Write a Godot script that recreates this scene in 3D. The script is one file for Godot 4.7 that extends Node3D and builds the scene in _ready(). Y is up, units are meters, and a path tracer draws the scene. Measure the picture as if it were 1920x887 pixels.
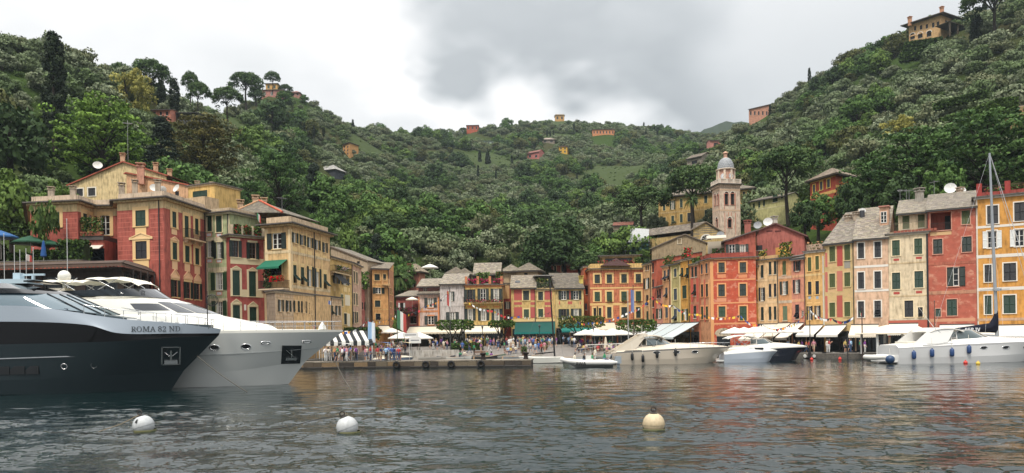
extends Node3D
# Lens: focal length in pixels of the 1920 px wide photograph, eye height over the water, slight roll of the hand-held camera.
const F:=1400.0
const EYE:=3.4
const ROLL:=0.015
const HORIZON:=632.0
var rng:=RandomNumberGenerator.new()
var names:={}
var mats:={}
var tex:={}
var parts:={}
func _ready()->void:
	rng.seed=20
	make_camera()
	make_sky_and_sun()
	make_textures()
	make_shared_parts()
	make_water()
	make_terrain()
	make_quays()
	make_left_houses()
	make_middle_houses()
	make_right_houses()
	make_church()
	make_hill_houses()
	make_trees()
	make_waterfront()
	make_boats()
	make_people()
	make_small_things()
func make_camera()->void:
	var c:=Camera3D.new()
	c.name="camera"
	c.projection=Camera3D.PROJECTION_FRUSTUM
	c.near=0.5
	c.far=4000.0
	c.size=c.near*887.0/F
	c.frustum_offset=Vector2(0,(HORIZON-443.5)/F*c.near)
	c.position=V3(0,EYE,0)
	c.rotation.z=-ROLL
	c.current=true
	add_child(c)
func make_sky_and_sun()->void:
	var sky_mat:=PanoramaSkyMaterial.new()
	sky_mat.panorama=cloud_panorama()
	var sky:=Sky.new()
	sky.sky_material=sky_mat
	var e:=Environment.new()
	e.background_mode=Environment.BG_SKY
	e.sky=sky
	e.background_energy_multiplier=1.0
	e.tonemap_mode=Environment.TONE_MAPPER_LINEAR
	e.tonemap_exposure=1.8
	e.sdfgi_enabled=true
	e.ssao_enabled=true
	e.ssil_enabled=true
	e.fog_enabled=true
	e.fog_density=0.0001
	e.fog_light_color=Color(0.80,0.86,0.90)
	var w:=WorldEnvironment.new()
	w.name="world_environment"
	w.environment=e
	add_child(w)
	var sun:=DirectionalLight3D.new()
	sun.name="sun"
	sun.light_energy=0.5
	sun.light_color=Color(1.0,0.97,0.92)
	sun.light_angular_distance=10.0
	sun.shadow_enabled=true
	sun.rotation_degrees=V3(-58,-24,0)
	add_child(sun)
func smooth(a:float,b:float,x:float)->float:
	var t:=clampf((x-a)/(b-a),0.0,1.0)
	return t*t*(3.0-2.0*t)
# An overcast sky: brighter overhead, thin bright cloud to the left, one heavy grey cloud bank ahead to the right.
func cloud_panorama()->ImageTexture:
	var w:=2048
	var h:=1024
	var im:=Image.create_empty(w,h,false,Image.FORMAT_RGBF)
	var n:=FastNoiseLite.new()
	n.noise_type=FastNoiseLite.TYPE_SIMPLEX_SMOOTH
	n.seed=7
	n.frequency=2.2
	n.fractal_octaves=5
	n.fractal_gain=0.52
	var m:=FastNoiseLite.new()
	m.noise_type=FastNoiseLite.TYPE_SIMPLEX_SMOOTH
	m.seed=31
	m.frequency=5.0
	m.fractal_octaves=4
	im.fill(Color(0.10,0.115,0.11))
	for y in h/2:
		var up:=PI/2.0-(y+0.5)/h*PI
		var cu:=cos(up)
		var su:=sin(up)
		for x in w:
			var az:=wrapf((x+0.5)/w*TAU,-PI,PI)
			var dir:=V3(sin(az)*cu,su*1.9,-cos(az)*cu)
			var f:=n.get_noise_3dv(dir)
			var g:=m.get_noise_3dv(dir*1.3)
			var light:=0.36+0.25*su+1.05*su*su
			light*=1.0+0.16*f+0.08*g
			var ax:=az+0.13*f+0.045*g
			var uy:=up+0.075*f+0.035*g
			var edge:=ax+0.13-maxf(0.0,0.37-uy)*2.1
			var bank:=smooth(-0.05,0.13,edge)*(1.0-smooth(0.75,1.25,ax))*(1.0-smooth(0.60,1.05,uy))
			bank*=clampf(0.90+0.45*f+0.3*g,0.3,1.15)
			bank*=1.0-0.55*smooth(0.18,0.36,ax)
			light*=1.0-0.49*clampf(bank,0.0,0.9)
			light*=1.0+0.22*exp(-pow((edge+0.07)/0.07,2.0))*(1.0-smooth(0.45,0.7,uy))
			var cool:=clampf((0.62-light)*1.6,0.0,0.6)
			im.set_pixel(x,y,Color(light*(1.0-0.15*cool),light*(1.0-0.02*cool),light*(1.0+0.09*cool)))
	return ImageTexture.create_from_image(im)
# ---------------------------------------------------------------- places
# A point of the world from a pixel of the 1920x887 survey photograph and a distance in metres.
func at(px:float,py:float,d:float)->Vector3:
	var x:=(px-960.0)/F*d
	var y:=-(py-HORIZON)/F*d
	return V3(x*cos(ROLL)+y*sin(ROLL),y*cos(ROLL)-x*sin(ROLL)+EYE,-d)
# The same column of the survey at distance d, at height h over the water.
func col(px:float,d:float,h:=0.0)->Vector3:
	var x:=(px-960.0)/F*d
	var y:=(h-EYE+x*sin(ROLL))/cos(ROLL)
	return V3(x*cos(ROLL)+y*sin(ROLL),h,-d)
# A point on the water (or at height h) from a pixel.
func afloat(px:float,py:float,h:=0.0)->Vector3:
	var d:=50.0
	for i in 12:
		var p:=at(px,py,d)
		d*=(EYE-h)/maxf(0.05,EYE-p.y)
	return at(px,py,d)
# ---------------------------------------------------------------- naming
func numbered(called:String)->String:
	var k:int=names.get(called,0)
	names[called]=k+1
	return called if k==0 else "%s_%03d" % [called,k]
func tag(o:Node3D,label:String,category:String,group:="",kind:="")->Node3D:
	if label:
		o.set_meta("label",label)
	if category:
		o.set_meta("category",category)
	if group:
		o.set_meta("group",group)
	if kind:
		o.set_meta("kind",kind)
	return o
func thing(called:String,label:String,category:String,where:Vector3,turn:=0.0,group:="")->Node3D:
	var o:=Node3D.new()
	o.name=numbered(called)
	o.position=where
	o.rotation.y=turn
	tag(o,label,category,group)
	add_child(o)
	return o
# One named mesh under a parent. xf is in the parent's own axes.
func piece(called:String,mesh:Mesh,m:Material,parent:Node3D,xf:=T3())->MeshInstance3D:
	var o:=MeshInstance3D.new()
	o.name=called if parent != self else numbered(called)
	o.mesh=mesh
	o.material_override=m
	o.transform=xf
	parent.add_child(o,true)
	return o
func structure(called:String,mesh:Mesh,m:Material)->MeshInstance3D:
	var o:=piece(called,mesh,m,self)
	o.set_meta("kind","structure")
	return o
# ---------------------------------------------------------------- shapes
class Shape:
	var v:=PackedVector3Array()
	var n:=PackedVector3Array()
	var c:=PackedColorArray()
	var t:=PackedVector2Array()
	var idx:=PackedInt32Array()
	var tint:=Color.WHITE
	func quad(a:Vector3,b:Vector3,cc:Vector3,d:Vector3,uv:=Rect2())->void:
		var m:=(b-a).cross(cc-a)
		if m.length_squared()<1e-14:
			m=(cc-a).cross(d-a)
		m=m.normalized()
		var k:=v.size()
		v.append_array([a,b,cc,d])
		n.append_array([m,m,m,m])
		c.append_array([tint,tint,tint,tint])
		t.append_array([uv.position,Vector2(uv.end.x,uv.position.y),uv.end,Vector2(uv.position.x,uv.end.y)])
		idx.append_array([k,k+2,k+1,k,k+3,k+2])
	func tri(a:Vector3,b:Vector3,cc:Vector3)->void:
		var m:=(b-a).cross(cc-a).normalized()
		var k:=v.size()
		v.append_array([a,b,cc])
		n.append_array([m,m,m])
		c.append_array([tint,tint,tint])
		t.append_array([Vector2(a.x,a.z),Vector2(b.x,b.z),Vector2(cc.x,cc.z)])
		idx.append_array([k,k+2,k+1])
	func box(xf:Transform3D,size:Vector3)->void:
		var h:=size/2.0
		var p:=[]
		for i in 8:
			p.append(xf*Vector3(h.x if i & 1 else -h.x,h.y if i & 2 else -h.y,h.z if i & 4 else -h.z))
		for f in [[4,5,7,6],[1,0,2,3],[5,1,3,7],[0,4,6,2],[6,7,3,2],[0,1,5,4]]:
			quad(p[f[0]],p[f[1]],p[f[2]],p[f[3]])
	func block(lo:Vector3,hi:Vector3)->void:
		box(Transform3D(Basis(),(lo+hi)/2.0),hi-lo)
	func bar(p:Vector3,q:Vector3,wide:float,high:=-1.0)->void:
		var z:=q-p
		if z.length()<1e-5:
			return
		var up:=Vector3.UP if absf(z.normalized().y)<0.95 else Vector3.RIGHT
		box(Transform3D(Basis.looking_at(z,up),(p+q)/2.0),Vector3(wide,high if high>0 else wide,z.length()))
	func tube(pts:Array,radii:Array,sides:=8,capped:=true)->void:
		var k:=v.size()
		var rings:=pts.size()
		var side:=Vector3.ZERO
		for i in rings:
			var d:Vector3=(pts[mini(i+1,rings-1)]-pts[maxi(i-1,0)]).normalized()
			if side==Vector3.ZERO:
				side=d.cross(Vector3.UP if absf(d.y)<0.9 else Vector3.RIGHT).normalized()
			side=(side-d*side.dot(d)).normalized()
			var up:=side.cross(d)
			for j in sides:
				var a:=TAU*j/sides
				var o:=side*cos(a)+up*sin(a)
				v.append(pts[i]+o*radii[i])
				n.append(o)
				c.append(tint)
				t.append(Vector2(float(j)/sides,i))
		for i in rings-1:
			for j in sides:
				var a:=k+i*sides+j
				var b:=k+i*sides+(j+1) % sides
				idx.append_array([a,b,a+sides,b,b+sides,a+sides])
		if capped:
			for e in [0,rings-1]:
				var m:=v.size()
				var d:Vector3=(pts[0]-pts[1]).normalized() if e==0 else (pts[e]-pts[e-1]).normalized()
				v.append(pts[e])
				n.append(d)
				c.append(tint)
				t.append(Vector2.ZERO)
				for j in sides:
					v.append(v[k+e*sides+j])
					n.append(d)
					c.append(tint)
					t.append(Vector2.ZERO)
				for j in sides:
					var a:=m+1+j
					var b:=m+1+(j+1) % sides
					idx.append_array([m,b,a] if e==0 else [m,a,b])
	func lathe(o:Vector3,profile:Array,sides:=16,flat:=false)->void:
		for i in profile.size()-1:
			var p:Vector2=profile[i]
			var q:Vector2=profile[i+1]
			if flat:
				for j in sides:
					var a:=TAU*j/sides+TAU/sides/2.0
					var b:=a+TAU/sides
					quad(o+Vector3(cos(b)*p.x,p.y,sin(b)*p.x),o+Vector3(cos(a)*p.x,p.y,sin(a)*p.x),o+Vector3(cos(a)*q.x,q.y,sin(a)*q.x),o+Vector3(cos(b)*q.x,q.y,sin(b)*q.x))
				continue
			var k:=v.size()
			var s:=(q-p).normalized()
			for j in sides+1:
				var a:=TAU*j/sides
				var r:=Vector3(cos(a),0,sin(a))
				var m:=(r*s.y+Vector3.DOWN*s.x)
				var m0:=m
				var m1:=m
				if i>0:
					var s0:Vector2=(p-profile[i-1]).normalized()
					if s0.dot(s)>0.6:
						m0=(m+r*s0.y+Vector3.DOWN*s0.x)
				if i<profile.size()-2:
					var s1:Vector2=(profile[i+2]-q).normalized()
					if s1.dot(s)>0.6:
						m1=(m+r*s1.y+Vector3.DOWN*s1.x)
				v.append_array([o+r*p.x+Vector3.UP*p.y,o+r*q.x+Vector3.UP*q.y])
				n.append_array([m0.normalized(),m1.normalized()])
				c.append_array([tint,tint])
				t.append_array([Vector2(float(j)/sides,p.y),Vector2(float(j)/sides,q.y)])
			for j in sides:
				var a:=k+j*2
				idx.append_array([a,a+2,a+1,a+1,a+2,a+3])
	func prism(poly:PackedVector2Array,lo:float,hi:float)->void:
		var p:=poly.duplicate()
		if Geometry2D.is_polygon_clockwise(p):
			p.reverse()
		var m:=p.size()
		for i in m:
			var a:=p[i]
			var b:=p[(i+1) % m]
			quad(Vector3(b.x,lo,b.y),Vector3(a.x,lo,a.y),Vector3(a.x,hi,a.y),Vector3(b.x,hi,b.y))
		var f:=Geometry2D.triangulate_polygon(p)
		for i in range(0,f.size(),3):
			var q:=[p[f[i]],p[f[i+1]],p[f[i+2]]]
			if (q[1]-q[0]).cross(q[2]-q[0])>0.0:
				q.reverse()
			tri(Vector3(q[0].x,hi,q[0].y),Vector3(q[1].x,hi,q[1].y),Vector3(q[2].x,hi,q[2].y))
			tri(Vector3(q[0].x,lo,q[0].y),Vector3(q[2].x,lo,q[2].y),Vector3(q[1].x,lo,q[1].y))
	func sheet(rows:Array,flip:=false)->void:
		var k:=v.size()
		var nr:=rows.size()
		var nc:int=rows[0].size()
		for i in nr:
			for j in nc:
				var dx:Vector3=rows[i][mini(j+1,nc-1)]-rows[i][maxi(j-1,0)]
				var dy:Vector3=rows[mini(i+1,nr-1)][j]-rows[maxi(i-1,0)][j]
				var m:=dx.cross(dy)
				if m.length_squared()<1e-12:
					var a:=clampi(j,1,nc-2)
					dx=rows[i][a+1]-rows[i][a-1]
					var b:=clampi(i,1,nr-2)
					dy=rows[b+1][j]-rows[b-1][j]
					m=dx.cross(dy)
				v.append(rows[i][j])
				n.append(m.normalized()*(-1.0 if flip else 1.0))
				c.append(tint)
				t.append(Vector2(j,i))
		for i in nr-1:
			for j in nc-1:
				var a:=k+i*nc+j
				if flip:
					idx.append_array([a,a+1,a+nc,a+1,a+nc+1,a+nc])
				else:
					idx.append_array([a,a+nc,a+1,a+1,a+nc,a+nc+1])
	func moved(by:Vector3)->Shape:
		for i in v.size():
			v[i]+=by
		return self
	func mesh()->ArrayMesh:
		var a:=[]
		a.resize(Mesh.ARRAY_MAX)
		a[Mesh.ARRAY_VERTEX]=v
		a[Mesh.ARRAY_NORMAL]=n
		a[Mesh.ARRAY_COLOR]=c
		a[Mesh.ARRAY_TEX_UV]=t
		a[Mesh.ARRAY_INDEX]=idx
		var m:=ArrayMesh.new()
		if v.size():
			m.add_surface_from_arrays(Mesh.PRIMITIVE_TRIANGLES,a)
		return m
func shift(p:Vector3)->Transform3D:
	return T3(Basis(),p)
func box_mesh(size:Vector3)->ArrayMesh:
	var s:=SN()
	s.box(T3(),size)
	return s.mesh()
# ---------------------------------------------------------------- materials
func noise_tex(size:int,seed_:int,freq:float,octaves:int,ramp:Array=[],bump:=0.0,kind:=FastNoiseLite.TYPE_SIMPLEX_SMOOTH)->NoiseTexture2D:
	var n:=FastNoiseLite.new()
	n.noise_type=kind
	n.seed=seed_
	n.frequency=freq
	n.fractal_octaves=octaves
	var t:=NoiseTexture2D.new()
	t.width=size
	t.height=size
	t.seamless=true
	t.noise=n
	if bump>0.0:
		t.as_normal_map=true
		t.bump_strength=bump
	if ramp:
		var g:=Gradient.new()
		var o:=PackedFloat32Array()
		var c:=PackedColorArray()
		for r in ramp:
			o.append(r[0])
			c.append(r[1])
		g.offsets=o
		g.colors=c
		t.color_ramp=g
	return t
func grey(v:float)->Color:
	return Color(v,v,v)
func make_textures()->void:
	tex.plaster=noise_tex(1024,3,0.006,5,[[0.0,Color(0.84,0.835,0.83)],[0.42,Color(0.95,0.95,0.945)],[0.6,Color(1,1,1)],[1.0,Color(0.93,0.91,0.87)]])
	tex.streak=noise_tex(512,5,0.012,4,[[0.0,Color(0.68,0.66,0.64)],[0.38,Color(0.94,0.935,0.93)],[0.6,Color(1,1,1)],[1.0,Color(1,1,1)]])
	tex.wear=noise_tex(512,9,0.011,5,[[0.0,grey(0)],[0.62,grey(0)],[0.74,grey(0.42)],[1.0,grey(0.6)]])
	tex.pale=noise_tex(256,12,0.02,4,[[0.0,Color(0.80,0.58,0.48)],[1.0,Color(0.90,0.74,0.62)]])
	tex.rough=noise_tex(512,14,0.03,4)
	tex.ground=noise_tex(512,21,0.02,5,[[0.0,grey(0.68)],[0.5,grey(0.92)],[1.0,grey(1.0)]])
	tex.stone=noise_tex(512,22,0.025,5,[[0.0,grey(0.45)],[0.4,grey(0.8)],[1.0,grey(1.0)]])
	tex.ripple=noise_tex(1024,41,0.016,4,[],5.0)
	tex.slate=slate_tex()
# Courses of split stone slates seen from afar: tone differs from slate to slate.
func slate_tex()->ImageTexture:
	var im:=Image.create_empty(512,512,false,Image.FORMAT_RGB8)
	var r:=RandomNumberGenerator.new()
	r.seed=77
	for row in 32:
		var x:=-r.randi_range(0,20)
		while x<512:
			var w:=r.randi_range(16,34)
			var k:=r.randf_range(0.72,1.0)
			im.fill_rect(Rect2i(x,row*16,w,16),Color(k,k*r.randf_range(0.96,1.0),k*r.randf_range(0.90,0.98)))
			im.fill_rect(Rect2i(x,row*16,1,16),Color(0.5,0.48,0.46))
			x+=w
		im.fill_rect(Rect2i(0,row*16,512,2),Color(0.55,0.53,0.5))
	return ImageTexture.create_from_image(im)
# opt: rough, metal, tex (world triplanar), scale, streaks, vc, spec, coat, back, bump, uvtex, alpha, wear
func mat(key:String,color:=Color.WHITE,opt:={})->StandardMaterial3D:
	if mats.has(key):
		return mats[key]
	var m:=StandardMaterial3D.new()
	m.resource_name=key
	m.albedo_color=color
	m.roughness=opt.get("rough",0.85)
	m.metallic=opt.get("metal",0.0)
	m.metallic_specular=opt.get("spec",0.5)
	if opt.has("tex"):
		m.albedo_texture=tex[opt.tex]
		m.uv1_triplanar=true
		m.uv1_world_triplanar=true
		var k:float=opt.get("scale",0.15)
		m.uv1_scale=V3(k,k*opt.get("stretch",1.0),k)
		m.uv1_offset=V3(hash(key) % 97/97.0,hash(key) % 53/53.0,hash(key) % 31/31.0)
	if opt.has("uvtex"):
		m.albedo_texture=tex[opt.uvtex]
	if opt.has("streaks"):
		m.detail_enabled=true
		m.detail_blend_mode=BaseMaterial3D.BLEND_MODE_MUL
		m.detail_uv_layer=BaseMaterial3D.DETAIL_UV_2
		m.uv2_triplanar=true
		m.uv2_world_triplanar=true
		m.uv2_scale=V3(0.5,0.11,0.5)*float(opt.streaks)
		m.detail_albedo=tex.streak
	if opt.has("wear"):
		m.detail_enabled=true
		m.detail_blend_mode=BaseMaterial3D.BLEND_MODE_MIX
		m.detail_uv_layer=BaseMaterial3D.DETAIL_UV_2
		m.uv2_triplanar=true
		m.uv2_world_triplanar=true
		m.uv2_scale=Vector3.ONE*float(opt.wear)
		m.detail_albedo=tex.pale
		m.detail_mask=tex.wear
	if opt.has("vc"):
		m.vertex_color_use_as_albedo=true
	if opt.has("coat"):
		m.clearcoat_enabled=true
		m.clearcoat=opt.coat
		m.clearcoat_roughness=0.05
	if opt.has("back"):
		m.backlight_enabled=true
		m.backlight=opt.back
	if opt.has("bump"):
		m.heightmap_enabled=true
		m.heightmap_texture=tex.rough
		m.heightmap_scale=opt.bump
	if opt.has("alpha"):
		m.transparency=BaseMaterial3D.TRANSPARENCY_ALPHA
		m.albedo_color.a=opt.alpha
	mats[key]=m
	return m
# limewashed wall of a colour given as html
func plaster(html:String)->StandardMaterial3D:
	return mat("plaster_"+html,Color(html).lerp(grey(Color(html).get_luminance()),0.10),{tex="plaster",scale=0.13,streaks=0.8,rough=0.92})
func worn_plaster(html:String,k:=0.16)->StandardMaterial3D:
	return mat("worn_plaster_"+html,Color(html),{tex="plaster",scale=0.17,wear=k,rough=0.92})
func paint(html:String,rough:=0.6)->StandardMaterial3D:
	return mat("paint_"+html+str(rough),Color(html),{rough=rough})
func gloss(html:String)->StandardMaterial3D:
	return mat("gloss_"+html,Color(html),{rough=0.22,coat=0.8})
func slate(html:String)->StandardMaterial3D:
	return mat("slate_"+html,Color(html).darkened(0.17),{uvtex="slate",rough=0.85})
func glass_dark()->StandardMaterial3D:
	return mat("window_glass",Color(0.10,0.115,0.125),{rough=0.06})
# ---------------------------------------------------------------- water
func make_water()->void:
	var xs:=[]
	var x:=0.0
	var step:=0.125
	while x<420.0:
		xs.append(x)
		if x>17.0:
			step*=1.03
		x+=minf(step,40.0)
	var all_x:=[]
	for i in range(xs.size()-1,0,-1):
		all_x.append(-xs[i])
	all_x.append_array(xs)
	var zs:=[]
	var z:=-15.0
	step=0.075
	while z>-170.0:
		zs.append(z)
		if z<-26.0:
			step=minf(step*1.014,1.6)
		z-=step
	var front:=[260.0,120.0,60.0,30.0,10.0,0.0,-6.0,-10.0,-13.0]
	front.append_array(zs)
	zs=front
	var r:=RandomNumberGenerator.new()
	r.seed=5
	var waves:=[]
	for i in 32:
		var wl:=0.20*pow(1.09,i)
		var a:=r.randf_range(-0.62,0.62)
		var k:=TAU/wl
		waves.append([sin(a)*k,cos(a)*k,r.randf()*TAU,(0.066 if wl<0.7 else 0.020)*wl/TAU,wl])
	var gust:=FastNoiseLite.new()
	gust.seed=4
	gust.frequency=0.22
	gust.fractal_octaves=3
	var s:=SN()
	for j in zs.size():
		var zz:float=zs[j]
		var cell:float=absf(zs[mini(j+1,zs.size()-1)]-zz)
		for i in all_x.size():
			var xx:float=all_x[i]
			var h:=0.0
			var puff:=0.3+1.6*smooth(-0.3,0.45,gust.get_noise_2d(xx,zz*1.6))
			var dx:=0.0
			var dz:=0.0
			if zz<-12.0 and absf(xx)<130.0:
				for w in waves:
					if w[4]<cell*2.2:
						continue
					var ph:float=w[0]*xx+w[1]*zz+w[2]
					var k:float=w[3]*(puff if w[4]<1.2 else 1.0)
					var co:=cos(ph)*k
					h+=sin(ph)*k
					dx+=co*w[0]
					dz+=co*w[1]
			s.v.append(V3(xx,h,zz))
			s.n.append(V3(-dx,1.0,-dz).normalized())
			s.t.append(Vector2(xx,zz))
			s.c.append(Color.WHITE)
	var nc:=all_x.size()
	for j in zs.size()-1:
		for i in nc-1:
			var a:=j*nc+i
			s.idx.append_array([a,a+nc,a+1,a+1,a+nc,a+nc+1])
	var m:=mat("sea_water",Color(0.045,0.11,0.112),{rough=0.05,spec=0.5})
	m.normal_enabled=true
	m.normal_texture=tex.ripple
	m.normal_scale=0.45
	m.uv1_scale=V3(0.16,0.25,1)
	structure("water",s.mesh(),m)
# ---------------------------------------------------------------- terrain
const CELL:=5.0
const TX:=-620.0
const TZ:=-70.0
const NX:=262
const NZ:=170
var heights:=PackedFloat32Array()
var grove_clear:=[]
func ground(x:float,z:float)->float:
	var fx:=clampf((x-TX)/CELL,0.0,NX-1.001)
	var fz:=clampf((TZ-z)/CELL,0.0,NZ-1.001)
	var i:=int(fx)
	var j:=int(fz)
	fx-=i
	fz-=j
	var k:=j*NX+i
	return lerpf(lerpf(heights[k],heights[k+1],fx),lerpf(heights[k+NX],heights[k+NX+1],fx),fz)
func make_terrain()->void:
	var sp:=[
		[-150,85,205],[0,90,205],[110,112,210],[200,152,225],[270,180,245],[400,222,300],[500,182,420],[600,214,470],[700,245,540],[785,268,620],
		[0,345,142],[0,240,168],[150,400,132],[150,300,165],[-150,340,140],[300,300,172],[300,245,205],[450,440,128],[450,355,170],[470,285,240],[480,225,330],
		 [640,470,170],[570,400,200],[570,330,270],[760,325,480],[760,420,250],[760,480,172],[760,365,350],
		[880,500,168],[880,440,260],[880,380,380],[900,305,520],[860,255,640],[940,236,690],[1000,500,168],[1000,430,270],[1000,370,400],[1000,310,510],[1000,232,700],[1080,230,700],
		[1150,470,182],[1150,425,280],[1150,352,420],[1150,300,520],[1150,252,640],[1150,240,690],[1250,248,700],[1340,252,720],[1250,300,560],
		[1250,335,400],[1200,385,300],[1340,284,405],[1400,242,430],[1310,340,260],[1500,176,395],[1530,160,390],[1600,130,350],[1680,96,330],[1750,80,310],
		[1450,400,182],[1450,335,250],[1450,275,340],[1600,395,150],[1600,305,220],[1600,215,300],[1750,340,145],[1750,225,215],[1750,135,275],
		[1900,330,130],[1900,205,185],[1900,95,240],[1900,30,280],[2080,-40,290],[2100,330,120],[2100,150,190],[630,399,286],[634,428,264],[570,283,380],[914,276,626],[1028,271,596],[610,346,312],[612,372,290],[296,222,228],[350,228,231],[1056,290,556],[650,297,396],[554,184,447],[510,183,428],[1050,227,702],[886,247,656],[1426,221,428],[1302,313,283],
	]
	var pts:=[]
	for p in sp:
		pts.append(at(p[0],p[1],p[2]))
	for p in [
		[-150,100,3],[0,104,3],[250,112,2],[450,116,2],[620,132,2],[740,148,2],[850,152,3],[1000,156,3],[1150,156,5],[1300,142,8],[1450,126,6],[1600,120,4],[1750,115,4],[1920,108,4],[2150,100,4],
		[1240,178,26],[1330,172,24],[1400,168,24],[1180,195,27],[1330,196,32],
		[0,80,-4],[300,86,-4],[500,88,-4],[700,84,-4],[900,110,-3],[1100,118,-3],[1300,108,-4],[1500,90,-4],[1700,74,-4],[1920,70,-4],[960,60,-5],
		[1200,142,1],[1250,140,1.5],[1300,128,1],[1350,122,3],[1180,130,0],[-200,420,60],[200,420,70],[400,560,120],[700,760,120],[1000,900,150],[1300,900,150],[1500,640,90],[1700,520,70],[2000,480,70],[-300,900,60],[2300,900,60],
	]:
		pts.append(col(p[0],p[1],p[2]))
	var n:=pts.size()
	var a:=[]
	for i in n:
		var row:=PackedFloat64Array()
		row.resize(n+1)
		for j in n:
			row[j]=Vector2(pts[i].x-pts[j].x,pts[i].z-pts[j].z).length()
		row[i]-=1.5
		row[n]=pts[i].y
		a.append(row)
	for i in n:
		var best:=i
		for j in range(i+1,n):
			if absf(a[j][i])>absf(a[best][i]):
				best=j
		var keep:PackedFloat64Array=a[i]
		a[i]=a[best]
		a[best]=keep
		var ri:PackedFloat64Array=a[i]
		for j in range(i+1,n):
			var rj:PackedFloat64Array=a[j]
			var f:=rj[i]/ri[i]
			if f==0.0:
				continue
			for k in range(i,n+1):
				rj[k]-=f*ri[k]
			a[j]=rj
	var wgt:=PackedFloat64Array()
	wgt.resize(n)
	for i in range(n-1,-1,-1):
		var sum:float=a[i][n]
		for j in range(i+1,n):
			sum-=a[i][j]*wgt[j]
		wgt[i]=sum/a[i][i]
	var lump:=FastNoiseLite.new()
	lump.seed=3
	lump.frequency=0.02
	lump.fractal_octaves=3
	heights.resize(NX*NZ)
	for j in NZ:
		var z:=TZ-j*CELL
		for i in NX:
			var x:=TX+i*CELL
			var h:=0.0
			for k in n:
				var ex:float=pts[k].x-x
				var ez:float=pts[k].z-z
				h+=wgt[k]*sqrt(ex*ex+ez*ez)
			if h>12.0:
				h+=lump.get_noise_2d(x,z)*minf(4.0,(h-12.0)*0.15)
			heights[j*NX+i]=h
	var tone:=FastNoiseLite.new()
	tone.seed=8
	tone.frequency=0.012
	tone.fractal_octaves=4
	var s:=SN()
	for j in NZ:
		for i in NX:
			var p:=V3(TX+i*CELL,heights[j*NX+i],TZ-j*CELL)
			var ex:=heights[j*NX+mini(i+1,NX-1)]-heights[j*NX+maxi(i-1,0)]
			var ez:=heights[maxi(j-1,0)*NX+i]-heights[mini(j+1,NZ-1)*NX+i]
			s.v.append(p)
			s.n.append(V3(-ex,2.0*CELL,-ez).normalized())
			var k:=tone.get_noise_2d(p.x,p.z)
			var earth:=Color(0.075,0.072,0.034)
			var grass:=Color(0.058,0.092,0.026)
			var c:=earth.lerp(grass,clampf(0.75+k*1.6,0,1))
			if open_field(p)>0.0:
				c=c.lerp(Color(0.080,0.108,0.044),open_field(p))
			s.c.append(c)
			s.t.append(Vector2(p.x,p.z))
	for j in NZ-1:
		for i in NX-1:
			var q:=j*NX+i
			s.idx.append_array([q,q+NX,q+1,q+1,q+NX,q+NX+1])
	structure("hills",s.mesh(),mat("hillside",Color.WHITE,{vc=1,tex="stone",scale=0.11,rough=1.0,spec=0.1}))
	var ridge:=SN()
	var rows:=[[],[],[]]
	for i in 40:
		var px:=1180.0+i*14.0
		var top:=262.0-35.0*smooth(1240,1400,px)+4.0*sin(px*0.05)+2.0*sin(px*0.17)
		rows[0].append(at(px,top+60,900))
		rows[1].append(at(px,top,940+10*sin(px)))
		rows[2].append(at(px,top+50,1000))
	ridge.sheet(rows,true)
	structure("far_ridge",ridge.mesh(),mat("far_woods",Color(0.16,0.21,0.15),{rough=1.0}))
# How open (1) or wooded (0) the hillside is: vineyards and terraces on the far hill, a few clearings.
func open_field(p:Vector3)->float:
	var best:=0.0
	for f in [[at(1000,236,690),75.0,26.0],[at(905,300,525),40.0,22.0],[at(1150,330,455),22.0,46.0],[at(385,215,285),16.0,30.0],[at(690,340,430),12.0,20.0],[at(1545,270,270),12.0,10.0],[at(1000,262,620),40,14]]:
		var e:=Vector2((p.x-f[0].x)/f[1],(p.z-f[0].z)/f[2]).length()
		best=maxf(best,1.0-smooth(0.8,1.1,e))
	return best
# ---------------------------------------------------------------- foliage
# A crown of many small leaf faces spread over clumps. clumps: [centre, radii, tone]
func leaf_crown(seed_:int,clumps:Array,per:int,leaf:float,dark:Color,light:Color)->ArrayMesh:
	var r:=RandomNumberGenerator.new()
	r.seed=seed_
	var s:=SN()
	for cl in clumps:
		var o:Vector3=cl[0]
		var e:Vector3=cl[1]
		var tone:float=cl[2]
		for i in per:
			var d:=V3(r.randfn(),r.randfn(),r.randfn()).normalized()
			if d.y<-0.55:
				d.y*=-0.6
				d=d.normalized()
			var p:=o+d*e*r.randf_range(0.62,1.06)
			var n:=(d+V3(r.randfn(),r.randfn(),r.randfn())*0.55).normalized()
			var a:=n.cross(V3(r.randfn(),r.randfn(),r.randfn())).normalized()
			var b:=n.cross(a)
			var k:=leaf*r.randf_range(0.6,1.25)
			a*=k
			b*=k*r.randf_range(0.45,0.8)
			var q:=s.v.size()
			s.v.append_array([p-a,p-b,p+a,p+b])
			var sn:=(d*0.8+n).normalized()
			s.n.append_array([sn,sn,sn,sn])
			var t:=clampf(tone+r.randf_range(-0.28,0.28),0.0,1.0)
			var c:=dark.lerp(light,t)*1.18
			s.c.append_array([c,c,c,c])
			s.t.append_array([Vector2.ZERO,Vector2.ZERO,Vector2.ZERO,Vector2.ZERO])
			s.idx.append_array([q,q+2,q+1,q,q+3,q+2])
	return s.mesh()
func round_clumps(r:RandomNumberGenerator,n:int,size:Vector3,clump:float,up:=0.0)->Array:
	var out:=[]
	for i in n:
		var d:=V3(r.randfn(),r.randfn()+up,r.randfn()).normalized()
		var p:=d*size*pow(r.randf_range(0.12,1.0),0.4)
		var k:=clump*r.randf_range(0.7,1.35)
		out.append([p+V3(0,size.y,0),V3(k,k*r.randf_range(0.62,0.9),k),r.randf_range(0.22,0.82)])
	return out
var tree_kinds:={}
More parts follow.
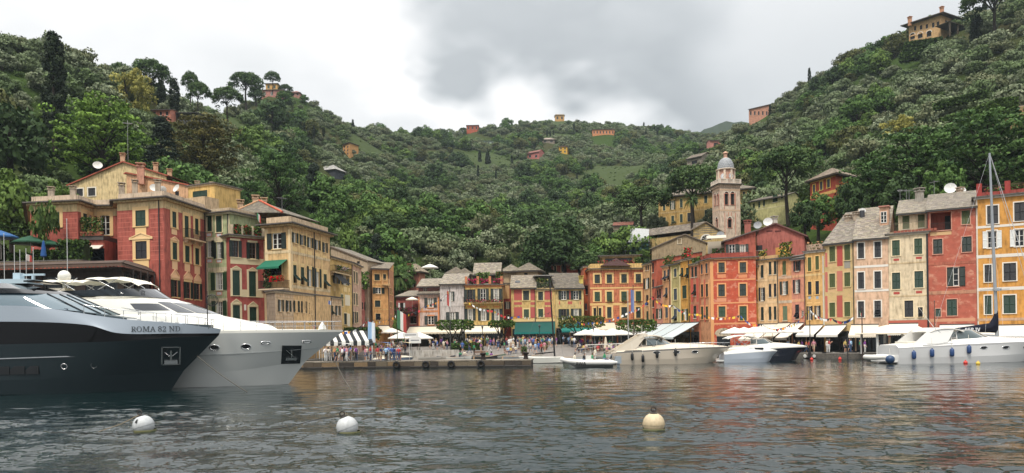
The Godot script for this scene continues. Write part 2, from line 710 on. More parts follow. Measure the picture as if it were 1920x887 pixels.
func make_tree_kinds()->void:
	var r:=RandomNumberGenerator.new()
	r.seed=90
	var leafy:=func(key:String,rough:=0.75)->Material:
		return mat("leaves_"+key,Color.WHITE,{vc=1,rough=rough,spec=0.3,back=Color(0.35,0.4,0.2)})
	var bark:=mat("bark",Color(0.20,0.165,0.13),{tex="stone",scale=0.8,rough=1.0})
	var grey_bark:=mat("olive_bark",Color(0.27,0.25,0.22),{tex="stone",scale=0.8,rough=1.0})
	for i in 4:
		var cl:=round_clumps(r,26,V3(2.5,1.5,2.5),0.95,0.25)
		var tr:=SN()
		tr.tube([V3(0,-1.4,0),V3(0.1,0.4,0),V3(-0.5,1.8,0.2)],[0.34,0.24,0.1],6)
		tr.tube([V3(0.1,0.3,0),V3(0.8,1.2,-0.3),V3(1.3,2.2,-0.2)],[0.18,0.12,0.05],5)
		tree_kinds["olive%d" % i]={crown=leaf_crown(100+i,cl,62,0.24,Color(0.040,0.060,0.026),[Color(0.215,0.240,0.150),Color(0.165,0.205,0.105),Color(0.125,0.175,0.070),Color(0.165,0.170,0.092)][i]),trunk=tr.mesh(),lm=leafy.call("olive"),tm=grey_bark,h=3.2}
	for i in 4:
		var cl:=round_clumps(r,40,V3(3.0,3.1,3.0),1.15,0.2)
		var tr:=SN()
		tr.tube([V3(0,-2.5,0),V3(0.1,1.2,0),V3(0.3,3.6,0.2),V3(0.2,5.2,0)],[0.42,0.3,0.2,0.07],7)
		tr.tube([V3(0.1,1.5,0),V3(1.4,3.0,0.4),V3(2.0,4.2,0.6)],[0.2,0.13,0.05],5)
		tr.tube([V3(0.1,1.8,0),V3(-1.2,3.2,-0.5),V3(-1.9,4.2,-0.8)],[0.2,0.12,0.05],5)
		var pal:Array=[[Color(0.022,0.048,0.012),Color(0.086,0.155,0.036)],[Color(0.018,0.036,0.013),Color(0.056,0.094,0.032)],[Color(0.030,0.056,0.014),Color(0.120,0.185,0.040)],[Color(0.030,0.038,0.013),Color(0.098,0.104,0.032)]][i]
		tree_kinds["leafy%d" % i]={crown=leaf_crown(200+i,cl,64,0.30,pal[0],pal[1]),trunk=tr.mesh(),lm=leafy.call("broad"),tm=bark,h=6.2}
	for i in 2:
		var cl:=[]
		for k in 120:
			var a:=r.randf()*TAU
			var q:=sqrt(r.randf())
			var y:=6.9+4.1*pow(maxf(0.0,1.0-q*q),0.6)-r.randf()*r.randf()*2.6
			cl.append([V3(cos(a)*q*5.5,y,sin(a)*q*5.5),V3(1.1,0.7,1.1)*r.randf_range(0.75,1.3),r.randf_range(0.12,0.8)])
		var tr:=SN()
		tr.tube([V3(0,-2,0),V3(0.3,3,0.1),V3(0.2,6.4,0)],[0.40,0.28,0.22],8)
		for k in 7:
			var a:=TAU*k/7.0+r.randf()*0.4
			var e:=V3(cos(a)*3.6,8.6+r.randf()*0.8,sin(a)*3.6)
			var st:=V3(0.25,4.6+r.randf()*1.8,0.05)
			tr.tube([st,st.lerp(e,0.45)+V3(0,0.5,0),e],[0.14,0.09,0.04],5)
		tree_kinds["pine%d" % i]={crown=leaf_crown(300+i,cl,52,0.26,Color(0.016,0.038,0.012),Color(0.082,0.128,0.040)),trunk=tr.mesh(),lm=leafy.call("needle"),tm=bark,h=11.5}
	for i in 2:
		var cl:=[]
		for k in 90:
			var y:=0.6+13.2*(k+r.randf())/90.0
			var w:=1.55*pow(sin(clampf((y+1.2)/16.2,0,1)*PI),0.62)
			var a:=r.randf()*TAU
			cl.append([V3(cos(a)*w*0.62,y,sin(a)*w*0.62),V3(0.55,0.95,0.55)*r.randf_range(0.7,1.1),r.randf_range(0.1,0.8)])
		var tr:=SN()
		tr.tube([V3(0,-2,0),V3(0,3,0),V3(0,12,0)],[0.3,0.22,0.05],6)
		tree_kinds["cypress%d" % i]={crown=leaf_crown(400+i,cl,46,0.24,Color(0.008,0.016,0.009),Color(0.032,0.046,0.021)),trunk=tr.mesh(),lm=leafy.call("needle"),tm=bark,h=14.0}
	for i in 3:
		var cl:=[]
		var tr:=SN()
		tr.tube([V3(0,-4,0),V3(0.2,3,0),V3(0.4,8,0.2),V3(0.3,12.5,0)],[0.62,0.48,0.3,0.08],8)
		for k in 34:
			var a:=k*2.4+r.randf()*0.5
			var y:=2.0+12.0*k/34.0
			var reach:=7.6*sin(clampf(0.25+0.72*(1.0-k/34.0),0,1)*PI*0.62)*r.randf_range(0.75,1.08)
			var e:=V3(cos(a)*reach,y+1.8,sin(a)*reach)
			tr.tube([V3(0.2,y*0.75,0),V3(0.2,y*0.75,0).lerp(e,0.55)+V3(0,0.3,0),e],[0.16,0.1,0.04],5)
			for q in 5:
				var f:=0.42+0.16*q
				cl.append([V3(0,y,0).lerp(e,f)+V3(r.randfn(),r.randfn()*0.4+0.3,r.randfn())*0.8,V3(1.5,0.72,1.5)*r.randf_range(0.7,1.2),r.randf_range(0.15,0.9)])
		var pal:Array=[[Color(0.030,0.062,0.012),Color(0.150,0.245,0.040)],[Color(0.030,0.032,0.010),Color(0.105,0.090,0.024)],[Color(0.014,0.036,0.012),Color(0.074,0.135,0.036)]][i]
		tree_kinds["spreading%d" % i]={crown=leaf_crown(500+i,cl,40,0.32,pal[0],pal[1]),trunk=tr.mesh(),lm=leafy.call("broad"),tm=bark,h=15.0}
	var cy:=round_clumps(r,52,V3(5.0,4.4,4.6),1.2,0.3)
	for k in cy:
		k[0].y+=3.0
	var ty:=SN()
	ty.tube([V3(0,-3,0),V3(0.2,3,0),V3(1.6,8,0.2),V3(2.0,11,0)],[0.4,0.32,0.18,0.06],7)
	ty.tube([V3(0.2,3.2,0),V3(-1.6,7,0.4),V3(-2.4,10.5,0.4)],[0.22,0.15,0.05],6)
	tree_kinds["airy0"]={crown=leaf_crown(600,cy,70,0.26,Color(0.105,0.105,0.022),Color(0.33,0.30,0.08)),trunk=ty.mesh(),lm=leafy.call("broad"),tm=bark,h=12.0}
	var cd:=[]
	for k in 110:
		var y:=0.8+12.0*pow(r.randf(),1.25)
		var w:=3.6*pow(1.0-y/14.2,0.8)*r.randf_range(0.35,1.0)
		var a:=r.randf()*TAU
		cd.append([V3(cos(a)*w,y,sin(a)*w),V3(0.95,0.5,0.95)*r.randf_range(0.7,1.2),r.randf_range(0.1,0.7)])
	var td:=SN()
	td.tube([V3(0,-2,0),V3(0,4,0),V3(0,12.6,0)],[0.35,0.25,0.05],6)
	tree_kinds["cedar0"]={crown=leaf_crown(700,cd,40,0.26,Color(0.009,0.017,0.012),Color(0.034,0.046,0.030)),trunk=td.mesh(),lm=leafy.call("needle"),tm=bark,h=13.0}
	var cs:=round_clumps(r,14,V3(0.9,0.6,0.9),0.5,0.3)
	tree_kinds["shrub0"]={crown=leaf_crown(800,cs,40,0.15,Color(0.028,0.052,0.014),Color(0.105,0.160,0.042)),trunk=null,lm=leafy.call("broad"),tm=bark,h=1.3}
func plant(called:String,kind:String,p:Vector3,size:Vector3,label:String,category:String,group:="",turn:=0.0)->Node3D:
	var k:Dictionary=tree_kinds[kind]
	var o:=thing(called,label,category,p,turn,group)
	o.scale=size
	piece("crown",k.crown,k.lm,o)
	if k.trunk:
		piece("trunk",k.trunk,k.tm,o)
	return o
# A tree of the photograph: top at pixel (px, top), foot at pixel y foot, at distance d; wide is its crown's width in pixels.
func survey_tree(called:String,kind:String,px:float,top:float,foot:float,d:float,wide:float,nominal:float,label:String,category:="tree",group:="")->void:
	var k:Dictionary=tree_kinds[kind]
	var p:=at(px,foot,d)
	var tall:=at(px,top,d).y-p.y
	var w:=wide/F*d/nominal
	plant(called,kind,p,V3(w,tall/float(k.h),w),label,category,group,rng.randf()*TAU)
	grove_clear.append([p,wide/F*d*0.42])
func make_trees()->void:
	make_tree_kinds()
	make_named_trees()
	var bins:=220
	var steps:=190
	var table:=[]
	for b in bins:
		var x:=-0.85+1.7*(b+0.5)/bins
		var best:=-1.0
		var row:=PackedFloat32Array()
		for k in steps:
			var d:=90.0+k*4.0
			best=maxf(best,(ground(x*d,-d)-EYE)/d)
			row.append(best)
		table.append(row)
	var patch:=FastNoiseLite.new()
	patch.seed=51
	patch.frequency=0.011
	patch.fractal_octaves=3
	var found:={olive=[],leafy=[],shrub=[]}
	var z:=-108.0
	while z>-830.0:
		var spacing:=5.5 if z>-330 else 5.6
		var x:=-0.80*-z
		while x<0.80*-z:
			var p:=V3(x+rng.randf_range(-0.45,0.45)*spacing,0,z+rng.randf_range(-0.45,0.45)*spacing)
			x+=spacing
			p.y=ground(p.x,p.z)
			if p.y<11.0:
				continue
			var d:=-p.z
			var bi:=int((p.x/d+0.85)/1.7*bins)
			if bi<0 or bi>=bins or p.x/d>0.76 or p.x/d<-0.76:
				continue
			var si:=clampi(int((d-9.0-90.0)/4.0),0,steps-1)
			if (p.y+8.5-EYE)/d<table[bi][si]:
				continue
			var skip:=false
			for c in grove_clear:
				if Vector2(p.x-c[0].x,p.z-c[0].z).length()<c[1]:
					skip=true
					break
			if skip:
				continue
			var f:=open_field(p)
			var n:=patch.get_noise_2d(p.x,p.z)
			var low:=1.0-smooth(16.0,46.0,p.y)
			var px:=p.x/d*F+960.0
			var woods:=n*1.5+low*0.5-0.22+0.30*smooth(560,700,d)*(1.0 if px<880 else 0.0)
			if px>700 and px<1130 and p.y<75.0:
				woods+=0.30
			if px>1400:
				woods-=0.16
			if f>0.4 and rng.randf()<f*0.96:
				if fposmod(p.y,2.6)<1.5 and rng.randf()<0.95:
					found.shrub.append([p,rng.randf_range(0.35,0.7),0])
				continue
			if woods>0.12:
				var kind:=0
				var q:=rng.randf()+n*0.5
				kind=1 if q<0.42 else (0 if q<0.82 else (2 if q<1.0 else 3))
				found.leafy.append([p,0.6+1.05*pow(rng.randf(),1.8),kind])
			else:
				if rng.randf()<0.10:
					found.shrub.append([p,rng.randf_range(0.8,1.7),0])
				else:
					found.olive.append([p,(0.62+0.98*pow(rng.randf(),1.5))*(1.18 if d<340 else 1.0),rng.randi() % 4])
		z-=spacing
	for q in [[0.004,"olive","cypress","slim dark cypress ",0.75],[0.035,"leafy","pine","scattered umbrella pine ",0.72]]:
		var list:Array=found[q[1]]
		var n:=int(list.size()*q[0])
		for k in n:
			var e:Array=list.pop_at(rng.randi() % list.size())
			plant(q[2]+"_tree",q[2]+str(k % 2),e[0],Vector3.ONE*q[4]*rng.randf_range(0.6,1.1),q[3]+hill_place(e[0]),q[2],("cypresses" if q[2]=="cypress" else "umbrella pines")+" scattered over the hillsides",rng.randf()*TAU)
	grow("olive",found.olive,"olive_tree")
	grow("leafy",found.leafy,"broadleaf_tree")
	var sh:=Node3D.new()
	sh.name="hillside_shrubs"
	tag(sh,"low green shrubs and vine rows scattered over the hillside terraces","shrub","","stuff")
	add_child(sh)
	scatter("shrubs","shrub0",found.shrub,sh)
	print("trees ",found.olive.size()," ",found.leafy.size()," ",found.shrub.size())
func scatter(called:String,kind:String,spots:Array,parent:Node3D)->void:
	if spots.is_empty():
		return
	var k:Dictionary=tree_kinds[kind]
	var mm:=MultiMesh.new()
	mm.transform_format=MultiMesh.TRANSFORM_3D
	mm.mesh=k.crown
	mm.instance_count=spots.size()
	for i in spots.size():
		var s:float=spots[i][1]
		mm.set_instance_transform(i,T3(Basis(Vector3.UP,rng.randf()*TAU).scaled(V3(s,s*rng.randf_range(0.85,1.2),s)),spots[i][0]-V3(0,0.3,0)))
	var o:=MultiMeshInstance3D.new()
	o.name=called
	o.multimesh=mm
	o.material_override=k.lm
	parent.add_child(o,true)
# words for where on the hills a tree stands, by things one can find in the photograph
const LANDMARKS:=[[1750,60,"the arcaded hilltop villa"],[1518,142,"the lone skyline cypress"],[1560,340,"the red villa"],[1478,300,"the very broad umbrella pine"],[1362,330,"the bell tower"],[1860,215,"the ivy-covered terrace wall"],[1868,20,"the tall top-edge pine"],[1690,240,"the golden-green tree"],[1832,60,"the shaggy cypress"],[1425,210,"the long pinkish skyline house"],[1342,272,"the pink ridge house"],[1302,304,"the grey stone barn"],[1720,310,"the huge dark tree"],[1131,247,"the long orange hill house"],[1056,280,"the small yellow hill house"],[1000,292,"the pink barn"],[907,300,"the two meadow cypresses"],[913,268,"the pale green hill house"],[886,240,"the rust-red ridge house"],[815,460,"the square's broad tree"],[758,318,"the little pink cottage"],[640,380,"the pink hillside house"],[655,285,"the orange gabled house"],[610,330,"the white sheet roof"],[569,275,"the teal cabin"],[510,172,"the pink hilltop house"],[508,220,"the round dark oak"],[590,360,"the pointed blackish conifer"],[522,350,"the tall deep green tree"],[380,285,"the bronze-brown tree"],[190,260,"the big fresh green tree"],[102,160,"the giant cypress"],[250,185,"the airy yellow-green tree"],[372,190,"the clearing's umbrella pine"],[295,212,"the salmon cottage"],[20,280,"the left-edge oak"],[1205,380,"the left umbrella pine"],[1290,395,"the yellow palazzo"],[1198,450,"the wrapped scaffold"],[1048,220,"the summit house"],[1055,480,"the red tower villa"],[707,480,"the orange house's conifer"],[905,470,"the round tree over the square"],[560,400,"the yellow corner house's roof"],[970,440,"the valley mouth"],[1120,440,"the low tiled shed"],[890,390,"the valley's left slope foot"],[1100,400,"the mound's wooded flank"],[700,420,"the pink house's lower grove"],[1600,250,"the bare-soil terrace"]]
func hill_place(p:Vector3)->String:
	var d:=-p.z
	var px:=p.x/d*F+960.0
	var py:=HORIZON-(p.y+3.0-EYE)/d*F-ROLL*(px-960.0)
	var best:=1e9
	var l:Array=LANDMARKS[0]
	for s in LANDMARKS:
		var e:=Vector2(s[0]-px,s[1]-py).length()
		if e<best:
			best=e
			l=s
	var dx:float=px-l[0]
	var dy:float=py-l[1]
	var words:=""
	if absf(dy)>absf(dx)*0.4:
		words="above" if dy<0 else "below"
	if absf(dx)>absf(dy)*0.4:
		words+=(" and " if words else "")+("left of" if dx<0 else "right of")
	return ("just " if best<28.0 else ("well " if best>64.0 else ""))+words+" "+l[2]
func grow(kind:String,spots:Array,called:String)->void:
	for s in spots:
		s.append(s[1]/-s[0].z)
	spots.sort_custom(func(a,b):return a[3]>b[3])
	var tones:={olive=["silvery olive tree","grey-green olive tree","green olive tree","brownish olive tree"],leafy=["mid-green tree","dark green tree","fresh green tree","brownish tree"]}
	for i in mini(290,spots.size()):
		var s:Array=spots[i]
		var big:String="large " if s[1]>1.0 else ("small " if s[1]<0.8 else "")
		var place:=hill_place(s[0])
		plant(called,kind+str(s[2]),s[0],Vector3.ONE*s[1]*V3(1,rng.randf_range(0.9,1.15),1),big+tones[kind][s[2]]+" "+place,"tree",called.replace("_"," ")+"s on the hillsides",rng.randf()*TAU)
	var rest:=Node3D.new()
	rest.name="olive_groves" if kind=="olive" else "hill_woods"
	tag(rest,"grey-green olive groves covering the slopes farther off" if kind=="olive" else "green woods covering the valley and ridges farther off","woods","","stuff")
	add_child(rest)
	for q in 4:
		var some:=[]
		for i in range(290,spots.size()):
			if spots[i][2]==q:
				some.append(spots[i])
		scatter("grove" if kind=="olive" else "wood",kind+str(q),some,rest)
func make_named_trees()->void:
	survey_tree("cypress_tree","cypress0",102,66,262,160,52,3.4,"giant dark cypress towering over the left slope","cypress")
	survey_tree("spreading_tree","spreading0",190,196,345,148,175,15.5,"big fresh green tree with layered boughs behind the cream gabled house","tree")
	survey_tree("holm_oak","leafy1",20,205,350,138,150,8.0,"large grey-green oak at the photograph's left edge","tree")
	survey_tree("holm_oak","leafy3",-30,150,280,150,110,8.0,"yellowish oak cut by the left edge above the grey-green oak","tree")
	survey_tree("airy_tree","airy0",250,126,250,212,98,12.0,"airy yellow-green tree standing over the salmon cottage","tree")
	survey_tree("umbrella_pine","pine0",282,112,200,245,86,12.5,"umbrella pine behind the airy yellow-green tree","pine")
	survey_tree("umbrella_pine","pine1",225,118,200,255,60,12.5,"umbrella pine left of the broadest ridge pine","pine")
	survey_tree("umbrella_pine","pine1",357,134,195,275,34,12.5,"smallest umbrella pine, alone against the sky","pine")
	survey_tree("umbrella_pine","pine0",372,153,216,265,50,12.5,"umbrella pine with a bare trunk on the brown clearing","pine")
	survey_tree("umbrella_pine","pine1",427,163,225,280,62,12.5,"dense umbrella pine right of the brown clearing","pine")
	survey_tree("umbrella_pine","pine0",462,136,196,350,70,12.5,"dark umbrella pine beside the pink hilltop house","pine")
	survey_tree("umbrella_pine","pine1",511,134,170,425,32,12.5,"small pine rising over the yellow hilltop house","pine")
	survey_tree("cypress_tree","cypress1",327,148,212,236,24,3.4,"dark cypress right of the salmon cottage","cypress")
	survey_tree("cypress_tree","cypress1",303,150,205,240,20,3.4,"slim cypress behind the roof of the salmon cottage","cypress")
	survey_tree("spreading_tree","spreading1",380,230,345,168,135,15.5,"bronze-brown leafy tree above the green-shuttered terrace","tree")
	survey_tree("cedar_tree","cedar0",303,220,330,158,80,7.2,"dark drooping conifer between the fresh green and the bronze tree","conifer")
	survey_tree("leafy_tree","leafy1",480,163,190,412,34,8.0,"dark leafy tree hiding the left end of the pink hilltop house","tree")
	survey_tree("leafy_tree","leafy0",532,172,194,412,30,8.0,"green leafy tree hiding the right end of the pink hilltop house","tree")
	survey_tree("holm_oak","leafy1",508,188,250,330,78,8.0,"round dark oak below the pink hilltop house","tree")
	survey_tree("spreading_tree","spreading2",522,290,425,165,108,15.5,"tall deep green tree behind the yellow corner house","tree")
	survey_tree("spreading_tree","spreading2",470,345,440,150,80,15.5,"bushy green tree behind the green house's roof terrace","tree")
	survey_tree("cedar_tree","cedar0",590,308,425,190,52,7.2,"pointed blackish conifer left of the pink hillside house","conifer")
	survey_tree("cedar_tree","cedar0",707,440,535,152,46,7.2,"pointed dark conifer behind the tall orange house","conifer")
	survey_tree("airy_tree","airy0",737,468,545,162,40,12.0,"brownish airy tree behind the palm by the square","tree")
	survey_tree("spreading_tree","spreading2",815,412,525,190,135,15.5,"broad dark green tree over the roofs of the square","tree")
	survey_tree("holm_oak","leafy0",905,440,510,190,80,8.0,"round green tree right of the broad dark tree over the square","tree")
	survey_tree("umbrella_pine","pine1",1205,350,432,190,108,12.5,"broad umbrella pine left of the yellow palazzo","pine")
	survey_tree("umbrella_pine","pine0",1302,308,428,182,125,12.5,"broad umbrella pine in front of the yellow palazzo","pine")
	survey_tree("umbrella_pine","pine0",1478,273,402,160,132,12.5,"very broad umbrella pine with a leaning trunk right of the bell tower","pine")
	survey_tree("spreading_tree","spreading2",1635,300,405,136,110,15.5,"dark leafy tree right of the red villa","tree")
	survey_tree("spreading_tree","spreading2",1722,252,388,130,175,15.5,"huge dark leafy tree behind the cream house's roof","tree")
	survey_tree("spreading_tree","spreading2",1845,222,375,124,190,15.5,"huge dark leafy tree behind the sailing mast","tree")
	survey_tree("spreading_tree","spreading2",1960,215,375,118,150,15.5,"dark leafy tree cut by the right edge","tree")
	survey_tree("airy_tree","airy0",1690,215,290,176,84,12.0,"rounded golden-green tree above the huge dark trees","tree")
	survey_tree("cypress_tree","cypress1",1518,128,160,395,8,3.4,"lone tiny cypress on the right skyline","cypress")
	survey_tree("cypress_tree","cypress0",1832,28,98,275,30,3.4,"shaggy cypress right of the arcaded hilltop villa","cypress")
	survey_tree("umbrella_pine","pine1",1868,-48,72,262,120,12.5,"tall pine at the top edge beside the hilltop villa","pine")
	survey_tree("cypress_tree","cypress0",900,283,318,520,9,3.4,"left one of two dark cypresses by the sloping meadow","cypress")
	survey_tree("cypress_tree","cypress1",915,285,321,515,14,3.4,"right one of two dark cypresses by the sloping meadow","cypress")
	for k in 3:
		survey_tree("cypress_tree","cypress%d" % (k % 2),1183+k*5.5,247+k,268,640,5,3.4,"small cypress in the row right of the long orange hill house","cypress","cypresses in a row on the far hill")
	for k in 3:
		survey_tree("cypress_tree","cypress%d" % (k % 2),1026+k*6,244+k % 2*2,268,620,5,3.4,"small cypress beside the grey-roofed far hill house","cypress","cypresses beside the grey-roofed house")
	for k in 3:
		survey_tree("cypress_tree","cypress%d" % (k % 2),571+k*18,231+k*4,256,360,7,3.4,"small cypress in the row above the teal cabin","cypress","cypresses above the teal cabin")
	survey_tree("garden_tree","leafy0",1534,366,430,143,64,8.0,"bushy green tree under the red villa's left windows","tree")
	survey_tree("garden_tree","leafy2",1582,358,425,139,64,8.0,"bushy green tree under the red villa's right corner","tree")
	survey_tree("garden_tree","leafy2",22,328,450,106,100,8.0,"light green garden tree over the hotel terrace","tree")
	survey_tree("magnolia_tree","shrub0",84,388,470,87.5,52,2.6,"bronze-leaved magnolia in front of the red wing's window","tree")
	survey_tree("garden_tree","leafy2",750,594,645,126,32,8.0,"round bright green tree beside the hanging tricolour flag","tree")
	for p in [[110,345,420,118,90],[260,330,400,122,70],[330,350,420,120,70],[430,345,430,130,60],[600,400,470,150,60],[650,425,500,160,60],[1130,440,500,175,60],[1170,430,490,178,60],[1510,380,440,135,60],[1600,345,425,132,70],[1690,330,410,122,80],[1770,310,400,120,80]]:
		survey_tree("leafy_tree","leafy%d" % (int(p[0])/10 % 3),p[0],p[1],p[2],p[3],p[4],8.0,"leafy tree %s" % hill_place(at(p[0],p[2],p[3])),"tree","leafy trees behind the houses")
# ---------------------------------------------------------------- shared parts of houses
func make_shared_parts()->void:
	var s:=SN()
	s.block(V3(-0.5,-0.5,-0.025),V3(-0.40,0.5,0.025))
	s.block(V3(0.40,-0.5,-0.025),V3(0.5,0.5,0.025))
	for y in [-0.5,-0.03,0.44]:
		s.block(V3(-0.40,y,-0.023),V3(0.40,y+0.06,0.023))
	for half in 2:
		for k in 7:
			var y:=-0.44+half*0.47+0.41*k/7.0
			s.quad(V3(-0.40,y,0.016),V3(0.40,y,0.016),V3(0.40,y+0.055,-0.016),V3(-0.40,y+0.055,-0.016))
	s.quad(V3(-0.4,-0.46,-0.018),V3(0.4,-0.46,-0.018),V3(0.4,0.46,-0.018),V3(-0.4,0.46,-0.018))
	parts.shutter=s.mesh()
	s=SN()
	for x in [-0.5,-0.06,0.42]:
		s.block(V3(x,-0.5,-0.03),V3(x+(0.12 if x==-0.06 else 0.08),0.5,0.03))
	for y in [-0.5,-0.2,0.12,0.45]:
		s.block(V3(-0.42,y,-0.025),V3(0.42,y+(0.05 if absf(y)>0.4 else 0.022),0.025))
	parts.casement=s.mesh()
	s=SN()
	s.quad(V3(-0.5,-0.5,0),V3(0.5,-0.5,0),V3(0.5,0.5,0),V3(-0.5,0.5,0))
	parts.pane=s.mesh()
	s=SN()
	for side in [-1.0,1.0]:
		var rows:=[[],[]]
		for k in 9:
			var x:float=side*(0.5-0.30*k/8.0)
			var z:=0.02*sin(k*2.4)
			rows[0].append(V3(x,-0.5,z))
			rows[1].append(V3(x,0.5,z))
		s.sheet(rows,side>0)
	parts.curtain=s.mesh()
	s=SN()
	s.block(V3(-0.5,-0.5,-0.5),V3(0.5,0.5,0.5))
	parts.box=s.mesh()
	s=SN()
	s.tube([V3(0,0,0),V3(0,1,0)],[0.5,0.5],8)
	parts.pole=s.mesh()
	s=SN()
	s.block(V3(-0.35,-1.2,-0.35),V3(0.35,0.75,0.35))
	s.block(V3(-0.45,0.75,-0.45),V3(0.45,0.84,0.45))
	for x in [-0.3,0.3]:
		for z in [-0.3,0.3]:
			s.block(V3(x-0.07,0.84,z-0.07),V3(x+0.07,1.1,z+0.07))
	s.block(V3(-0.5,1.1,-0.5),V3(0.5,1.2,0.5))
	parts.chimney=s.mesh()
	s=SN()
	var prof:=[]
	for k in 7:
		prof.append(Vector2(0.5*k/6.0,0.16*pow(k/6.0,2)))
	s.lathe(Vector3.ZERO,prof,14)
	s.bar(V3(0,0.02,-0.4),V3(0,0.4,0),0.03)
	parts.dish=s.mesh()
	s=SN()
	s.bar(Vector3.ZERO,V3(0,2.6,0),0.05)
	s.bar(V3(-0.7,2.4,0),V3(0.7,2.4,0),0.04)
	for k in 6:
		s.bar(V3(-0.6+k*0.24,2.4,-0.35),V3(-0.6+k*0.24,2.4,0.35),0.03)
	parts.aerial=s.mesh()
var houses:={}
class Wall:
	var a:Vector3
	var b:Vector3
	var dir:Vector3
	var out:Vector3
	var len:float
	var xf:Transform3D
	func _init(p:Vector3,q:Vector3)->void:
		a=Vector3(p.x,0,p.z)
		b=Vector3(q.x,0,q.z)
		len=(b-a).length()
		dir=(b-a)/len
		out=dir.cross(Vector3.UP)
		xf=Transform3D(Basis(dir,Vector3.UP,out),a)
# where the sight line through a pixel meets the plane of a wall: (metres along, metres up)
func on_wall(w:Wall,px:float,py:float)->Vector2:
	var eye:=V3(0,EYE,0)
	var ray:=at(px,py,1.0)-eye
	var k:=(w.a-eye).dot(w.out)/ray.dot(w.out)
	var p:=eye+ray*k-w.a
	return Vector2(p.dot(w.dir),p.y)
const SHUTTER:={g="#0c2019",k="#14161c",o="#475124",w="#d9dad6",n="#163528",v="#183a1e",y="#5a6b50",b="#3a4550",d="#15181b"}
# A house. S: c corners [px, py at the eave, d] of its visible walls from left to right, wall colours, back depth, windows ...
# Returns {root, walls, top, poly}.
func house(called:String,label:String,S:Dictionary,category:="house",group:="")->Dictionary:
	var walls:Array[Wall]=[]
	var pts:=[]
	for c in S.c:
		pts.append(at(c[0],c[1],c[2]))
	for i in pts.size()-1:
		walls.append(Wall.new(pts[i],pts[i+1]))
	var top:float=S.get("top",pts[0].y)
	var base:float=S.get("base",0.0)
	var corners:=[]
	for p in pts:
		corners.append(V3(p.x,0,p.z))
	if S.has("bk"):
		for c in S.bk:
			var p:=at(c[0],c[1],c[2])
			corners.append(V3(p.x,0,p.z))
	elif pts.size()==3:
		corners.append(corners[0]+corners[2]-corners[1])
	else:
		var deep:float=S.get("deep",8.0)
		var away:Vector3=-walls[0].out
		if S.has("away"):
			away=V3(S.away[0],0,S.away[1]).normalized()
		corners.append(corners[-1]+away*deep)
		corners.append(corners[0]+away*deep)
	var poly:=PackedVector2Array()
	for p in corners:
		poly.append(Vector2(p.x,p.z))
	var root:=thing(called,label,category,V3(pts[0].x,base,pts[0].z),0.0,group)
	var H:={root=root,walls=walls,top=top,poly=poly,base=base,S=S,o=root.position}
	var holes:=[]
	for w in walls:
		holes.append([])
	var todo:=[]
	for f in S.get("f",[]):
		var w:Wall=walls[f[0]]
		for r in f[3].size():
			for k in f[2].size():
				var row=f[3][r]
				var kind:String=row[2]
				if f.size()>4 and f[4].has("%d,%d" % [r,k]):
					kind=f[4]["%d,%d" % [r,k]]
				if kind=="-":
					continue
				var x:float=f[2][k][0]
				var wide:float=f[2][k][1]
				var p0:=on_wall(w,f[1],row[1])
				var p1:=on_wall(w,f[1],row[0])
				var u0:=on_wall(w,x-wide/2,row[0]).x
				var u1:=on_wall(w,x+wide/2,row[0]).x
				todo.append([f[0],Rect2(u0,p0.y,u1-u0,p1.y-p0.y),kind])
	for q in S.get("x",[]):
		var w:Wall=walls[q[0]]
		var lo:=on_wall(w,q[1]-q[3]/2.0,q[2]+q[4]/2.0)
		var hi:=on_wall(w,q[1]+q[3]/2.0,q[2]-q[4]/2.0)
		lo.y=on_wall(w,q[1],q[2]+q[4]/2.0).y
		hi.y=on_wall(w,q[1],q[2]-q[4]/2.0).y
		todo.append([q[0],Rect2(lo,hi-lo),q[5]])
	for t in todo:
		holes[t[0]].append(t[1])
	for i in walls.size():
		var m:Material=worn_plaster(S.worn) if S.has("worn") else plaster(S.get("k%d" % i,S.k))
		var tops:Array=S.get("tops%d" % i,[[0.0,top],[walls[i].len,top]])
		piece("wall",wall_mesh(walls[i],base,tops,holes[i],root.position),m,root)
	var s:=SN()
	for i in range(walls.size(),corners.size()):
		var p:Vector3=corners[i]
		var q:Vector3=corners[(i+1) % corners.size()]
		s.quad(V3(p.x,base,p.z),V3(q.x,base,q.z),V3(q.x,top,q.z),V3(p.x,top,p.z))
	s.moved(-root.position)
	piece("rear_wall",s.mesh(),plaster(S.get("kr",S.k)),root)
	for t in todo:
		window(H,walls[t[0]],t[1],t[2])
	houses[called]=H
	for q in S.get("s",[]):
		var w:Wall=walls[q[0]]
		var v:=on_wall(w,q[1],q[2]).y
		slab_on(H,w,Rect2(0.0,v-q[3]/2.0,w.len,q[3]),0.03,q[4],"string_course")
	for q in S.get("p",[]):
		var w:Wall=walls[q[0]]
		var mid:float=(q[1]+q[3])/2.0
		var u0:=on_wall(w,q[1],q[2]).x
		var u1:=on_wall(w,q[3],q[2]).x
		var v0:=on_wall(w,mid,q[4]).y
		var v1:=on_wall(w,mid,q[2]).y
		var cut:=[Rect2(u0,v0,u1-u0,v1-v0)]
		slab_on(H,w,cut[0],0.016,q[5],"painted_field")
	for q in S.get("pipes",[]):
		var w:Wall=walls[q[0]]
		var u:=on_wall(w,q[1],q[2]).x
		piece("rain_pipe",parts.pole,paint("#2a2a2c"),root,T3(BS(V3(0.12,top-base-0.2,0.12)),w.xf*V3(u,base,0.09)-root.position))
	if S.has("shop"):
		for q in S.shop:
			shop_front(H,walls[q[0]],q[1])
	roof(H)
	return H
